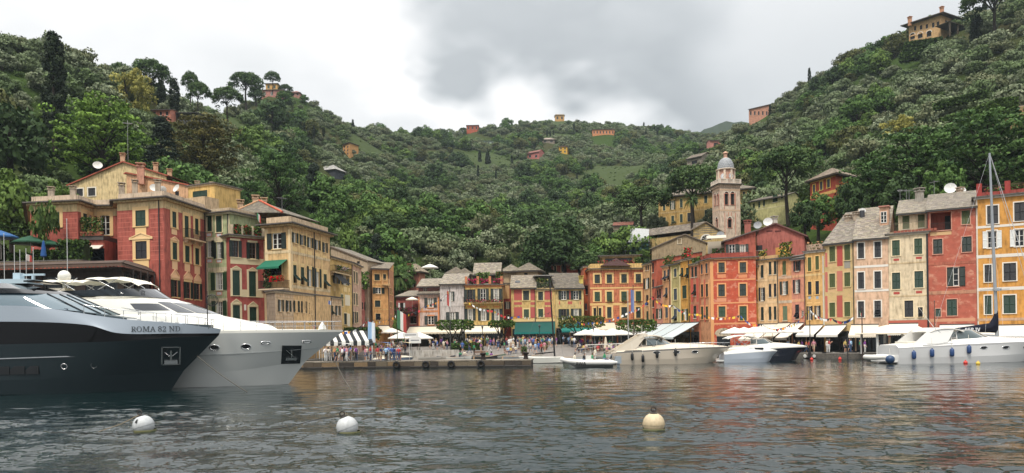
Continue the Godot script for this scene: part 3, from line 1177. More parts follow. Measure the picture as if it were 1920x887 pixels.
# an upper storey, tower or wing becomes parts of the house that carries it
func merge_into(H:Dictionary,U:Dictionary)->void:
	var by:Vector3=U.o-H.o
	for c in U.root.get_children():
		U.root.remove_child(c)
		c.position+=by
		c.name=String(c.name).rstrip("0123456789")
		H.root.add_child(c,true)
	remove_child(U.root)
	U.root.queue_free()
func shop_front(H:Dictionary,w:Wall,high:float)->void:
	var n:=maxi(1,int(w.len/2.4))
	var base:float=H.base+0.02
	for k in n:
		var u:=w.len*(k+0.5)/n
		var wd:=w.len/n-0.45
		var s:=SN()
		s.block(V3(-wd/2-0.1,0,0),V3(-wd/2,high,0.08))
		s.block(V3(wd/2,0,0),V3(wd/2+0.1,high,0.08))
		s.block(V3(-wd/2,high-0.12,0),V3(wd/2,high,0.08))
		s.block(V3(-wd/2,high*0.72,0),V3(wd/2,high*0.72+0.06,0.06))
		s.block(V3(-0.04,0,0),V3(0.04,high*0.72,0.06))
		var o:=piece("shop_window",s.mesh(),paint("#2a2623"),H.root,T3(w.xf.basis,w.xf*V3(u,base,0)-H.o))
		piece("pane",parts.pane,glass_dark(),o,T3(BS(V3(wd,high,1)),V3(0,high/2,0.02)))
# A wall with openings and their reveals, in the house's own axes.
func wall_mesh(w:Wall,base:float,tops:Array,holes:Array,o:Vector3)->ArrayMesh:
	var s:=SN()
	var low:=1e9
	for t in tops:
		low=minf(low,t[1])
	var xs:=[0.0,w.len]
	var ys:=[base,low]
	for h in holes:
		for e in [h.position.x,h.end.x]:
			if e>0.01 and e<w.len-0.01:
				xs.append(e)
		for e in [h.position.y,h.end.y]:
			if e>base+0.01 and e<low-0.01:
				ys.append(e)
	xs.sort()
	ys.sort()
	var xf:=T3(w.xf.basis,w.xf.origin-o)
	for j in ys.size()-1:
		if ys[j+1]-ys[j]<0.002:
			continue
		var from:=-1.0
		for i in xs.size():
			var solid:=false
			if i<xs.size()-1 and xs[i+1]-xs[i]>0.0005:
				var mid:=Vector2((xs[i]+xs[i+1])/2.0,(ys[j]+ys[j+1])/2.0)
				solid=true
				for h in holes:
					if h.has_point(mid):
						solid=false
			elif i<xs.size()-1:
				continue
			if solid and from<0.0:
				from=xs[i]
			if not solid and from>=0.0:
				s.quad(xf*V3(from,ys[j],0),xf*V3(xs[i],ys[j],0),xf*V3(xs[i],ys[j+1],0),xf*V3(from,ys[j+1],0))
				from=-1.0
	for i in tops.size()-1:
		var p:Array=tops[i]
		var q:Array=tops[i+1]
		if maxf(p[1],q[1])>low+0.01:
			s.quad(xf*V3(p[0],low,0),xf*V3(q[0],low,0),xf*V3(q[0],q[1],0),xf*V3(p[0],p[1],0))
	for h in holes:
		var a:Vector2=h.position
		var b:Vector2=h.end
		var z:=-0.26
		s.quad(xf*V3(a.x,a.y,0),xf*V3(a.x,a.y,z),xf*V3(a.x,b.y,z),xf*V3(a.x,b.y,0))
		s.quad(xf*V3(b.x,a.y,z),xf*V3(b.x,a.y,0),xf*V3(b.x,b.y,0),xf*V3(b.x,b.y,z))
		s.quad(xf*V3(a.x,a.y,0),xf*V3(b.x,a.y,0),xf*V3(b.x,a.y,z),xf*V3(a.x,a.y,z))
		s.quad(xf*V3(a.x,b.y,z),xf*V3(b.x,b.y,z),xf*V3(b.x,b.y,0),xf*V3(a.x,b.y,0))
	return s.mesh()
func slab_on(H:Dictionary,w:Wall,r:Rect2,proud:float,color:String,called:String)->void:
	var m:=paint(color,0.9) if not color.begins_with("!") else plaster(color.substr(1))
	var xf:=T3(w.xf.basis*BS(V3(r.size.x,r.size.y,proud*2.0)),w.xf*V3(r.get_center().x,r.get_center().y,0.0)-H.o)
	piece(called,parts.box,m,H.root,xf)
# One window. kind: shutter colour letter + C closed, O open with casement, B open and dark, D bare casement, P propped lower flap, G glazed without shutters, H one leaf open
func window(H:Dictionary,w:Wall,r:Rect2,kind:String)->void:
	var S:Dictionary=H.S
	var col_key:=kind[0]
	var form:=kind[1]
	var c:=r.get_center()
	var wd:=r.size.x
	var ht:=r.size.y
	var sm:=paint(SHUTTER[col_key],0.55)
	var s:=SN()
	var su:Array=S.get("su",[])
	if su:
		var t:float=su[0]
		var z:=0.035
		s.block(V3(-wd/2-t,-ht/2-t*0.4,0),V3(-wd/2,ht/2+t,z))
		s.block(V3(wd/2,-ht/2-t*0.4,0),V3(wd/2+t,ht/2+t,z))
		s.block(V3(-wd/2,ht/2,0),V3(wd/2,ht/2+t,z))
	var lip:=(su[0] if su else 0.06) as float
	s.block(V3(-wd/2-lip,-ht/2-0.09,-0.1),V3(wd/2+lip,-ht/2,0.11))
	var xf:=T3(w.xf.basis,w.xf*V3(c.x,c.y,0)-H.o)
	var o:=piece("window",s.mesh(),paint(su[1] if su else "#c9c0ae",0.85),H.root,xf)
	var leaf:=func(x:float,y:float,z:float,lw:float,lh:float,tilt:=0.0,turn:=0.0)->void:
		piece("shutter",parts.shutter,sm,o,T3(Basis.from_euler(V3(tilt,turn,0))*BS(V3(lw,lh,1)),V3(x,y,z)))
	var inner:=func(frame_color:String)->void:
		piece("pane",parts.pane,glass_dark(),o,T3(BS(V3(wd,ht,1)),V3(0,0,-0.20)))
		piece("casement",parts.casement,paint(frame_color),o,T3(BS(V3(wd,ht,1)),V3(0,0,-0.15)))
	match form:
		"C":
			leaf.call(-wd/4,0,-0.05,wd/2-0.01,ht)
			leaf.call(wd/4,0,-0.05,wd/2-0.01,ht)
		"P":
			leaf.call(-wd/4,ht*0.22,-0.05,wd/2-0.01,ht*0.56)
			leaf.call(wd/4,ht*0.22,-0.05,wd/2-0.01,ht*0.56)
			piece("pane",parts.pane,glass_dark(),o,T3(BS(V3(wd,ht,1)),V3(0,0,-0.2)))
			var k:=ht*0.42
			leaf.call(0,-0.06*ht-k*0.5*cos(0.75),k*0.5*sin(0.75),wd-0.02,k,-0.75)
		"O","B":
			var lw:=minf(wd/2,0.75)
			leaf.call(-wd/2-lw/2-0.02,0,0.07,lw,ht,0.0,0.06)
			leaf.call(wd/2+lw/2+0.02,0,0.07,lw,ht,0.0,-0.06)
			if form=="O":
				inner.call("#d8d6cf")
				if (hash(c) & 3) != 0:
					piece("curtain",parts.curtain,mat("curtain",Color("#cfcabd"),{rough=0.95}),o,T3(BS(V3(wd*0.96,ht*0.96,1)),V3(0,0,-0.18)))
			else:
				inner.call("#4a4038")
		"H":
			var lw:=wd/2
			leaf.call(-wd/4,0,-0.05,lw,ht)
			leaf.call(wd/2+lw/2+0.02,0,0.07,lw,ht)
			inner.call("#d8d6cf")
		"A":
			piece("opening",parts.pane,paint("#141517",0.9),o,T3(BS(V3(wd,ht,1)),V3(0,0,-0.24)))
			var A:=SN()
			var B:=SN()
			for k in 10:
				var t0:=PI*k/10.0
				var t1:=PI*(k+1)/10.0
				var e0:=V3(cos(t0),sin(t0),0)*wd/2
				var e1:=V3(cos(t1),sin(t1),0)*wd/2
				var m:=V3(0,ht/2,0.012)
				A.tri(m,m+e0,m+e1)
				m.z=0.05
				B.quad(m+e1,m+e0,m+e0*1.3,m+e1*1.3)
			piece("arch_opening",A.mesh(),paint("#141517",0.9),o)
			piece("arch",B.mesh(),paint("#d9cfc0",0.9),o)
		"L":
			var L:=SN()
			var z:=-1.7
			L.quad(V3(-wd/2,-ht/2,-0.2),V3(-wd/2,-ht/2,z),V3(-wd/2,ht/2,z),V3(-wd/2,ht/2,-0.2))
			L.quad(V3(wd/2,-ht/2,z),V3(wd/2,-ht/2,-0.2),V3(wd/2,ht/2,-0.2),V3(wd/2,ht/2,z))
			L.quad(V3(-wd/2,-ht/2,z),V3(wd/2,-ht/2,z),V3(wd/2,ht/2,z),V3(-wd/2,ht/2,z))
			L.quad(V3(-wd/2,-ht/2,-0.2),V3(wd/2,-ht/2,-0.2),V3(wd/2,-ht/2,z),V3(-wd/2,-ht/2,z))
			L.quad(V3(-wd/2,ht/2,z),V3(wd/2,ht/2,z),V3(wd/2,ht/2,-0.2),V3(-wd/2,ht/2,-0.2))
			piece("loggia",L.mesh(),plaster(S.k),o)
			leaf.call(wd*0.32,-0.1,z+0.06,wd*0.26,ht*0.8)
			var rs:=SN()
			rail_shape(rs,[V3(-wd/2,-ht/2,0.05),V3(wd/2,-ht/2,0.05)],0.95,0.13)
			piece("railing",rs.mesh(),paint("#2a2220"),o)
		"D":
			inner.call("#2a2c2c" if col_key=="d" else "#d8d6cf")
		"G":
			inner.call("#d8d6cf")
func roof(H:Dictionary)->void:
	var S:Dictionary=H.S
	var R:Array=S.get("roof",["flat"])
	var top:float=H.top
	var o:Vector3=H.o
	var over:float=S.get("over",0.45)
	var grown:PackedVector2Array=Geometry2D.offset_polygon(H.poly,over,Geometry2D.JOIN_MITER)[0]
	var m:=slate(S.get("rk","#9c9488"))
	var s:=SN()
	if R[0]=="flat":
		s.prism(grown,top,top+0.14)
		piece("eave",s.moved(-o).mesh(),mat("eave_slate",Color("#77706a"),{tex="stone",scale=0.5}),H.root)
		s=SN()
		s.prism(Geometry2D.offset_polygon(H.poly,over*0.5,Geometry2D.JOIN_MITER)[0],top-0.22,top-0.001)
		piece("cornice",s.moved(-o).mesh(),plaster(S.get("kc","#cdb58e")),H.root)
		if R.size()>1 and R[1]>0.0:
			s=SN()
			var a:PackedVector2Array=Geometry2D.offset_polygon(H.poly,-0.25,Geometry2D.JOIN_MITER)[0]
			var n:=a.size()
			var q:=Geometry2D.offset_polygon(H.poly,-0.5,Geometry2D.JOIN_MITER)[0] as PackedVector2Array
			for i in n:
				var p0:=a[i]
				var p1:=a[(i+1) % n]
				var d:=(p1-p0).normalized()
				s.bar(V3(p0.x,top+0.14+R[1]/2.0,p0.y),V3(p1.x,top+0.14+R[1]/2.0,p1.y),0.22,R[1])
				var L:=p0.distance_to(p1)
				if S.get("crenels",false):
					for k in int(L/0.9):
						var p:=p0+d*(0.45+0.9*k)
						s.box(T3(Basis(),V3(p.x,top+0.26,p.y)),V3(0.36,0.24,0.36))
			piece("parapet",s.moved(-o).mesh(),plaster(S.get("kp","#c4b096")),H.root)
	elif R[0]=="hip":
		var q:=grown
		var a:Array=[]
		for p in q:
			a.append(V3(p.x,top,p.y))
		if a.size()==4:
			var l0:float=a[0].distance_to(a[1])
			var l1:float=a[1].distance_to(a[2])
			if l0<l1:
				a=[a[1],a[2],a[3],a[0]]
				l0=a[0].distance_to(a[1])
				l1=a[1].distance_to(a[2])
			var along:Vector3=(a[1]-a[0]).normalized()
			var in0:Vector3=(a[0]+a[3])/2.0+along*l1*0.5+Vector3.UP*R[1]
			var in1:Vector3=(a[1]+a[2])/2.0-along*l1*0.5+Vector3.UP*R[1]
			if l0-l1<0.3:
				in0=(in0+in1)/2.0
				in1=in0
			var faces:=[[a[0],a[1],in1,in0],[a[2],a[3],in0,in1],[a[1],a[2],in1,in1],[a[3],a[0],in0,in0]]
			for f in faces:
				roof_face(s,f)
			piece("roof",s.moved(-o).mesh(),m,H.root)
			under(H,grown,top)
	elif R[0]=="side" or R[0]=="shed":
		var p:PackedVector2Array=H.poly
		var w:Wall=H.walls[0]
		var a:=V3(p[0].x,top,p[0].y)
		var b:=V3(p[1].x,top,p[1].y)
		var c:=V3(p[2].x,top,p[2].y)
		var d:=V3(p[3].x,top,p[3].y)
		var k:float=1.0 if R[0]=="shed" else (R[2] if R.size()>2 else 0.5)
		var ra:Vector3=a.lerp(d,k)+Vector3.UP*R[1]
		var rb:Vector3=b.lerp(c,k)+Vector3.UP*R[1]
		var ex:=w.dir*over*0.5
		var fo:Vector3=(a-d).normalized()*over
		var drop:float=R[1]*over/maxf(0.5,a.distance_to(d)*k)
		roof_face(s,[a+fo-ex-Vector3.UP*drop,b+fo+ex-Vector3.UP*drop,rb+ex,ra-ex])
		if k<0.99:
			roof_face(s,[c-fo+ex,d-fo-ex,ra-ex,rb+ex])
		piece("roof",s.moved(-o).mesh(),m,H.root)
		s=SN()
		s.quad(b,c,rb,rb)
		s.quad(d,a,ra,ra)
		if k>=0.99:
			s.quad(c,d,ra,rb)
		piece("gable",s.moved(-o).mesh(),plaster(S.k),H.root)
		s=SN()
		s.bar(a+fo*1.05-ex-Vector3.UP*(drop+0.06),b+fo*1.05+ex-Vector3.UP*(drop+0.06),0.16,0.13)
		piece("gutter",s.moved(-o).mesh(),paint("#3a393a"),H.root)
		s=SN()
		s.bar(a+fo*0.5-Vector3.UP*0.14,b+fo*0.5-Vector3.UP*0.14,over*0.9,0.16)
		piece("cornice",s.moved(-o).mesh(),plaster(S.get("kc",S.k)),H.root)
	elif R[0]=="front":
		var w:Wall=H.walls[0]
		var ap:=on_wall(w,R[1],R[2])
		var dp:Vector3=V3(H.poly[3].x,0,H.poly[3].y)-V3(H.poly[0].x,0,H.poly[0].y)
		var f:Vector3=w.out*over*0.7
		var tops:Array=S.tops0
		var sl0:float=(ap.y-tops[0][1])/ap.x
		var sl1:float=(ap.y-tops[-1][1])/maxf(0.1,w.len-ap.x)
		var l:=w.xf*V3(-over,tops[0][1]-sl0*over+0.02,0)
		var r:=w.xf*V3(w.len+over,tops[-1][1]-sl1*over+0.02,0)
		var t:=w.xf*V3(ap.x,ap.y+0.02,0)
		roof_face(s,[l+dp,l+f,t+f,t+dp])
		roof_face(s,[r+f,r+dp,t+dp,t+f])
		piece("roof",s.moved(-o).mesh(),m,H.root)
		s=SN()
		s.bar(l+f,t+f,0.12,0.16)
		s.bar(t+f,r+f,0.12,0.16)
		piece("verge",s.moved(-o).mesh(),paint(S.get("vk","#5b4a44")),H.root)
# a sloping roof face with thickness; f runs eave left, eave right, ridge right, ridge left
func roof_face(s:Shape,f:Array)->void:
	var n:Vector3=((f[1]-f[0]).cross(f[2]-f[0])).normalized()
	var th:=n*0.12
	var wide:float=f[0].distance_to(f[1])
	var e:Vector3=(f[1]-f[0]).normalized()
	var k:=s.v.size()
	var uvs:=[]
	for p in f:
		var q:Vector3=p-f[0]
		var u:=q.dot(e)
		uvs.append(Vector2(u,(q-e*u).length())/9.0)
	s.v.append_array([f[0]+th,f[1]+th,f[2]+th,f[3]+th])
	s.n.append_array([n,n,n,n])
	s.c.append_array([Color.WHITE,Color.WHITE,Color.WHITE,Color.WHITE])
	s.t.append_array(uvs)
	s.idx.append_array([k,k+2,k+1,k,k+3,k+2])
	s.quad(f[1],f[0],f[3],f[2])
	for i in 4:
		var p:Vector3=f[i]
		var q:Vector3=f[(i+1) % 4]
		if p.distance_to(q)>0.05:
			s.quad(p,q,q+th,p+th)
func under(H:Dictionary,grown:PackedVector2Array,top:float)->void:
	var s:=SN()
	s.prism(grown,top-0.16,top-0.02)
	piece("eave",s.moved(-H.o).mesh(),paint("#4a443f"),H.root)
func add_chimney(H:Dictionary,p:Vector3,size:=1.0,color:="#b89f86")->void:
	piece("chimney",parts.chimney,plaster(color),H.root,T3(Basis(Vector3.UP,0.3).scaled(Vector3.ONE*size),p-H.o))
# balcony along a wall from pixel x0 to x1, floor at pixel y (at x0)
func balcony(H:Dictionary,wi:int,x0:float,x1:float,y:float,deep:float,high:=1.0,floor_color:="#b9a88f",rail_color:="#1c1c1e",called:="balcony")->void:
	var w:Wall=H.walls[wi]
	var u0:=on_wall(w,x0,y)
	var u1:=on_wall(w,x1,y).x
	var s:=SN()
	s.block(V3(u0.x,u0.y-0.18,0.0),V3(u1,u0.y,deep))
	for k in 3:
		var u:=lerpf(u0.x+0.2,u1-0.2,k/2.0)
		s.block(V3(u-0.09,u0.y-0.55,0.0),V3(u+0.09,u0.y-0.18,deep*0.6))
	var xf:=T3(w.xf.basis,w.xf.origin-H.o)
	var b:=piece(called,s.mesh(),plaster(floor_color),H.root,xf)
	s=SN()
	var line:=[V3(u0.x+0.03,u0.y,0.0),V3(u0.x+0.03,u0.y,deep-0.05),V3(u1-0.03,u0.y,deep-0.05),V3(u1-0.03,u0.y,0.0)]
	rail_shape(s,line,high,0.13)
	piece("railing",s.mesh(),paint(rail_color),b)
func rail_shape(s:Shape,line:Array,high:float,gap:float,post:=0.022)->void:
	for i in line.size()-1:
		var p:Vector3=line[i]
		var q:Vector3=line[i+1]
		s.bar(p+Vector3.UP*high,q+Vector3.UP*high,0.05,0.04)
		s.bar(p+Vector3.UP*0.08,q+Vector3.UP*0.08,0.03,0.03)
		var n:=maxi(1,int(p.distance_to(q)/gap))
		for k in n+1:
			var b:=p.lerp(q,float(k)/n)
			s.bar(b,b+Vector3.UP*high,post)
# leaves and blossom in a run from p to q: a flower box, a hedge top, a climbing plant
func blooms(p:Vector3,q:Vector3,high:float,deep:float,flower:=Color(0.5,0.03,0.06),share:=0.3,leaf:=0.09,n:=160)->ArrayMesh:
	var r:=RandomNumberGenerator.new()
	r.seed=hash(p)
	var s:=SN()
	var out:=(q-p).cross(Vector3.UP).normalized()
	for i in n:
		var o:=p.lerp(q,r.randf())+Vector3.UP*high*r.randf_range(-0.3,1.0)+out*deep*r.randf_range(-0.5,0.5)
		var d:=V3(r.randfn(),r.randfn(),r.randfn()).normalized()
		var a:=d.cross(V3(r.randfn(),r.randfn(),r.randfn())).normalized()*leaf*r.randf_range(0.6,1.4)
		var b:=d.cross(a).normalized()*leaf*0.8
		s.tint=flower*r.randf_range(0.7,1.3) if r.randf()<share else Color(0.03,0.06,0.015).lerp(Color(0.10,0.16,0.04),r.randf())
		s.quad(o-a-b,o+a-b,o+a+b,o-a+b)
	return s.mesh()
func leaf_mat()->StandardMaterial3D:
	return mat("leaves_small",Color.WHITE,{vc=1,rough=0.8,spec=0.3,back=Color(0.35,0.4,0.2)})
# thin painted joints of mock ashlar: n lines between pixel rows y0 and y1 of a wall, from x0 to x1
func joints(H:Dictionary,wi:int,x0:float,x1:float,y0:float,y1:float,n:int,color:String,thick:=0.05)->void:
	var w:Wall=H.walls[wi]
	var p:=on_wall(w,x0,y0)
	var q:=on_wall(w,x0,y1)
	var u1:=on_wall(w,x1,y0).x
	var s:=SN()
	for k in n:
		var v:=lerpf(p.y,q.y,(k+0.5)/n)
		s.block(V3(p.x,v-thick/2,0.001),V3(u1,v+thick/2,0.012))
	piece("ashlar_joints",s.mesh(),paint(color,0.9),H.root,T3(w.xf.basis,w.xf.origin-H.o))
# a pediment (triangle over a lintel) painted and moulded over a window, centred at pixel x, base line y, w wide, h high in pixels
func pediment(H:Dictionary,wi:int,x:float,y:float,wd:float,ht:float,color:String)->void:
	var w:Wall=H.walls[wi]
	var p:=on_wall(w,x-wd/2,y)
	var q:=on_wall(w,x+wd/2,y)
	var v:=on_wall(w,x,y).y
	var t:=on_wall(w,x,y-ht).y
	var m:=(p.x+q.x)/2.0
	var s:=SN()
	s.block(V3(p.x,v,0.0),V3(q.x,lerpf(v,t,0.25),0.10))
	var l:=lerpf(v,t,0.25)
	s.bar(V3(p.x,l,0.05),V3(m,t,0.05),0.10,0.10)
	s.bar(V3(m,t,0.051),V3(q.x,l,0.051),0.10,0.10)
	s.tri(V3(p.x,l,0.03),V3(q.x,l,0.03),V3(m,t,0.03))
	piece("pediment",s.mesh(),paint(color,0.9),H.root,T3(w.xf.basis,w.xf.origin-H.o))
func make_left_houses()->void:
	var H:=house("red_house","large red house with cream window frames and slate eaves behind the yachts",{
		c=[[56,378,90.5],[145,377,89.5],[175,386,93],[219,386,93],[219.2,377,89.7],[307,372,88],[385,397,97.4]],
		bk=[[396,400,112],[62,380,112]],k="#b3584a",k2="#ab5546",top=20.4,base=0.8,roof=["flat",0.75],crenels=true,kc="#dcbf8c",kp="#cdb69c",over=0.8,su=[0.42,"#dcb984"],
		x=[[0,101.6,411,20,30,"nC"],[1,159.4,414.5,7,30,"gC"],[1,169,420,4.5,34,"gD"],[2,197,422,17,38,"gD"],[4,263.6,409.2,18.5,30,"nC"],[4,264.8,469,20.6,33.5,"kC"],
			[5,326.5,412,7,30,"nC"],[5,349.7,425,7,40,"nC"],[5,368.6,425,6,30,"nC"],[5,327.5,471,8,32,"nC"],[5,351,476.4,8,31,"nC"],[5,369.5,481,7,31,"nC"],[5,328.5,541,8,32,"gB"],[5,352.4,544.4,8,31,"gB"],[5,370.4,546.8,7,30,"gB"],[5,329,600,8,28,"gB"],[5,353,602,8,28,"gB"]],
		pipes=[[4,299,440],[5,383,440]],
	})
	joints(H,4,220.5,247,388,492,12,"#c47564")
	joints(H,4,281,305,388,492,12,"#c47564")
	joints(H,0,113,144,388,460,8,"#c47564")
	for wi in [0,1,2,4,5]:
		var w:Wall=H.walls[wi]
		slab_on(H,w,Rect2(0.02,H.top-1.15,w.len-0.04,0.9),0.02,"!dcbf8c","frieze")
	for b in [[4,248,258.5,279,390,500,253.5,274.5]]:
		slab_strip(H,4,253.4,274,425,442,"#dcb984")
		slab_strip(H,4,250,279,487,520,"#dcb984")
	for b in [[326.5,428,440],[349.7,447,456],[368.6,441,452],[327.5,488,505],[351,493,509],[369.5,498,514]]:
		slab_strip(H,5,b[0]-5,b[0]+5,b[1],b[2],"#dcb388")
	pediment(H,4,264.5,449,44,12,"#dfbf8f")
	for b in [[327,452,15,8],[352,457,14,8],[370,461,12,8],[328,522,16,17],[352,524,16,16],[370,528,13,15]]:
		pediment(H,5,b[0],b[1],b[2],b[3],"#dfb48a")
	balcony(H,5,343,374,446,0.9,1.15,"#d4b48c")
	var w2:Wall=H.walls[2]
	var s:=SN()
	var p:=on_wall(w2,176,449)
	s.block(V3(0.0,p.y-0.5,0.0),V3(w2.len,p.y,3.2))
	piece("terrace_floor",s.mesh(),paint("#4a4440"),H.root,T3(w2.xf.basis,w2.xf.origin-H.o))
	var q0:=w2.xf*V3(0.2,p.y+0.5,3.1)
	var q1:=w2.xf*V3(w2.len-0.1,p.y+0.5,3.1)
	s=SN()
	for k in 4:
		var c:Vector3=q0.lerp(q1,(k+0.5)/4.0)-H.o
		s.box(shift(c-V3(0,0.25,0)),V3(0.68,0.5,0.4))
	piece("flower_pot",s.mesh(),paint("#8a4a34"),H.root)
	piece("potted_shrubs",blooms(q0-H.o,q1-H.o,1.7,0.5,Color(0.2,0.16,0.05),0.15,0.12,420),leaf_mat(),H.root)
	s=SN()
	s.block(V3(0.0,0.8,0.0),V3(w2.len,p.y-0.52,3.0))
	piece("annexe",s.mesh(),plaster("#a85444"),H.root,T3(w2.xf.basis,w2.xf.origin-H.o))
	s=SN()
	var ap:=on_wall(w2,186,455)
	s.block(V3(0.9,ap.y-2.6,3.0),V3(w2.len,ap.y-1.1,3.05))
	piece("annexe_window",s.mesh(),glass_dark(),H.root,T3(w2.xf.basis,w2.xf.origin-H.o))
	s=SN()
	s.box(T3(Basis(Vector3.RIGHT,0.5),V3(w2.len*0.58,ap.y-1.0,3.5)),V3(w2.len*0.75,0.08,1.1))
	piece("blind",s.mesh(),paint("#cfc8ba"),H.root,T3(w2.xf.basis,w2.xf.origin-H.o))
	for c in [[96,366,97],[137,364,100],[228,358,99],[253,352,104],[296,352,100]]:
		add_chimney(H,at(c[0],c[1],c[2]),0.9,"#b7a58f")
	H=house("gabled_house","cream house with a broad tiled gable rising behind the red house",{
		c=[[131,347,118],[312,329,116]],deep=12.0,k="#d8c08c",base=4.0,top=at(131,347,118).y,
		tops0=tops_on([[131,347,118],[312,329,116]],[[131,347],[232,304],[312,329]]),roof=["front",232,304],vk="#9a4a34",rk="#b4765a",over=0.4,
		x=[[0,149.5,361,12,14,"kC"],[0,172,360,13,15,"kC"]],su=[0.18,"#d9d2c2"],
	})
	for c in [[230,300,119],[292,318,118],[318,330,119],[262,330,115]]:
		add_chimney(H,at(c[0],c[1],c[2]),0.9,"#c9a07e")
	piece("dish_aerial",parts.dish,paint("#c9c6bf"),H.root,T3(Basis.from_euler(V3(1.1,0.5,0)).scaled(Vector3.ONE*1.4),at(183,311,117)-H.o))
	piece("television_aerial",parts.aerial,paint("#8d8d8f"),H.root,T3(Basis(Vector3.UP,0.4).scaled(V3(1,2.6,1)),at(240,304,120)-H.o))
	var gabled:=H
	H=house("salmon_house","salmon lean-to house with a red-tiled verge between the gable and the red house",{
		c=[[237,327,112],[352,347,110]],deep=3.6,k="#d6a67c",base=4.0,top=at(352,347,110).y,
		tops0=tops_on([[237,327,112],[352,347,110]],[[237,325],[352,347]]),roof=["front",237.6,324.6],vk="#9a4a34",rk="#b4765a",over=0.3,
		x=[[0,332,363,7,9,"kC"]],
	})
	add_chimney(H,at(264,326,111),1.3,"#c98f76")
	for d in [[289,353,105],[305,357,105],[332,354,106]]:
		piece("dish_aerial",parts.dish,paint("#c9c6bf"),H.root,T3(Basis.from_euler(V3(1.15,0.5+d[0],0)).scaled(Vector3.ONE*1.2),at(d[0],d[1],d[2])-H.o))
	merge_into(gabled,H)
	H=house("penthouse","small yellow penthouse with a dark green awning over its terrace",{
		c=[[353,352,108],[402,356,106]],deep=5.0,k="#d9b46a",base=6.0,top=at(353,350,108).y,roof=["flat",0.0],over=0.3,x=[[0,375,366,27,17,"nC"]],
	})
	var tw:Wall=H.walls[0]
	var s2:=SN()
	var tp:=on_wall(tw,353,380)
	s2.block(V3(0.0,tp.y-3.4,0.0),V3(tw.len+0.8,tp.y,2.6))
	piece("terrace_wall",s2.mesh(),plaster("#cdb08a"),H.root,T3(tw.xf.basis,tw.xf.origin-H.o))
	for c in [[370,352,110],[398,354,109]]:
		add_chimney(H,at(c[0],c[1],c[2]),0.8,"#c9b090")
	H=house("green_house","narrow pale green house with dark shutters between two red houses",{
		c=[[385.5,402,97.5],[430.5,400,96]],deep=12.0,k="#a9b284",base=0.8,roof=["flat",0.5],kc="#c8c3a4",kp="#bda98c",over=0.6,su=[0.16,"#d3c6a2"],
		x=[[0,391.8,418.4,10.5,31,"nC"],[0,410.6,420,10.5,31,"nC"],[0,392.6,467,8.5,31,"gO"],[0,410.7,469.5,8.5,31,"gO"],[0,411,527.5,14,33,"vO"],[0,411.5,579,13,30,"vO"]],
		s=[[0,410,448,0.5,"!d3c6a2"],[0,410,505,0.5,"!d3c6a2"],[0,410,563,0.5,"!d3c6a2"]],pipes=[[0,429,500]],
		p=[[0,385.8,407,388.6,640,"#cfc3a2"],[0,427,404,430,640,"#cfc3a2"]],
	})
	for b in [[391.8,440],[410.6,440.5],[392.6,489],[410.7,489],[411,550],[411.5,600]]:
		slab_strip(H,0,b[0]-5.5,b[0]+5.5,b[1]-3.5,b[1]+4,"#c98a74")
		slab_strip(H,0,b[0]-4,b[0]+4,b[1]-2.2,b[1]+2.8,"#c3c4c6",0.024)
	H=house("painted_red_house","red and cream house with painted garlands and a planted roof terrace",{
		c=[[431.5,441,95.3],[497.5,448,98.5]],deep=11.0,k="#b2554c",base=0.8,roof=["flat",0.0],kc="#c9bc99",over=0.5,rk="#8b9299",su=[0.26,"#d2c4a0"],
		x=[[0,441,466.6,11,31,"gB"],[0,473.5,470.5,11,31,"gB"],[0,442.8,530.6,13,47,"nC"],[0,473.3,532.6,12.5,47,"nC"],[0,443.3,592,13,40,"nC"],[0,474.4,596,12.5,40,"nC"]],
		p=[[0,432,450,434,483,"#d2c4a0"],[0,494.2,452,497.2,660,"#d2c4a0"],[0,432,484,494,496,"#cfc19d"],[0,450.5,543,466.4,557,"#cfc19d"],[0,480.2,544,494,558,"#cfc19d"],[0,432,541,435.6,556,"#cfc19d"],[0,457.5,571,461.5,582,"#d9d4c8"]],
	})
	pediment(H,0,442.8,505,16,6,"#d2c4a0")
	pediment(H,0,473.3,508,16,6,"#d2c4a0")
	pediment(H,0,443.3,570,18,9,"#d2c4a0")
	pediment(H,0,474.4,575,17,9,"#d2c4a0")
	var rw:Wall=H.walls[0]
	var up:float=H.top
	for k in 4:
		var u:=0.25+(rw.len-0.5)*k/3.0
		piece("terrace_pillar",parts.box,plaster("#d6c2a0"),H.root,T3(rw.xf.basis*BS(V3(0.5 if k in [0,3] else 0.25,1.3,0.4)),rw.xf*V3(u,up+0.8,-0.4)-H.o))
	for k in 3:
		var u0:=0.6+(rw.len-0.5)*k/3.0
		piece("terrace_plants",blooms(rw.xf*V3(u0,up+0.5,-0.3)-H.o,rw.xf*V3(u0+rw.len/3.0-0.7,up+0.5,-0.3)-H.o,1.0,0.6,Color(0.35,0.03,0.03),0.22,0.1,240),leaf_mat(),H.root)
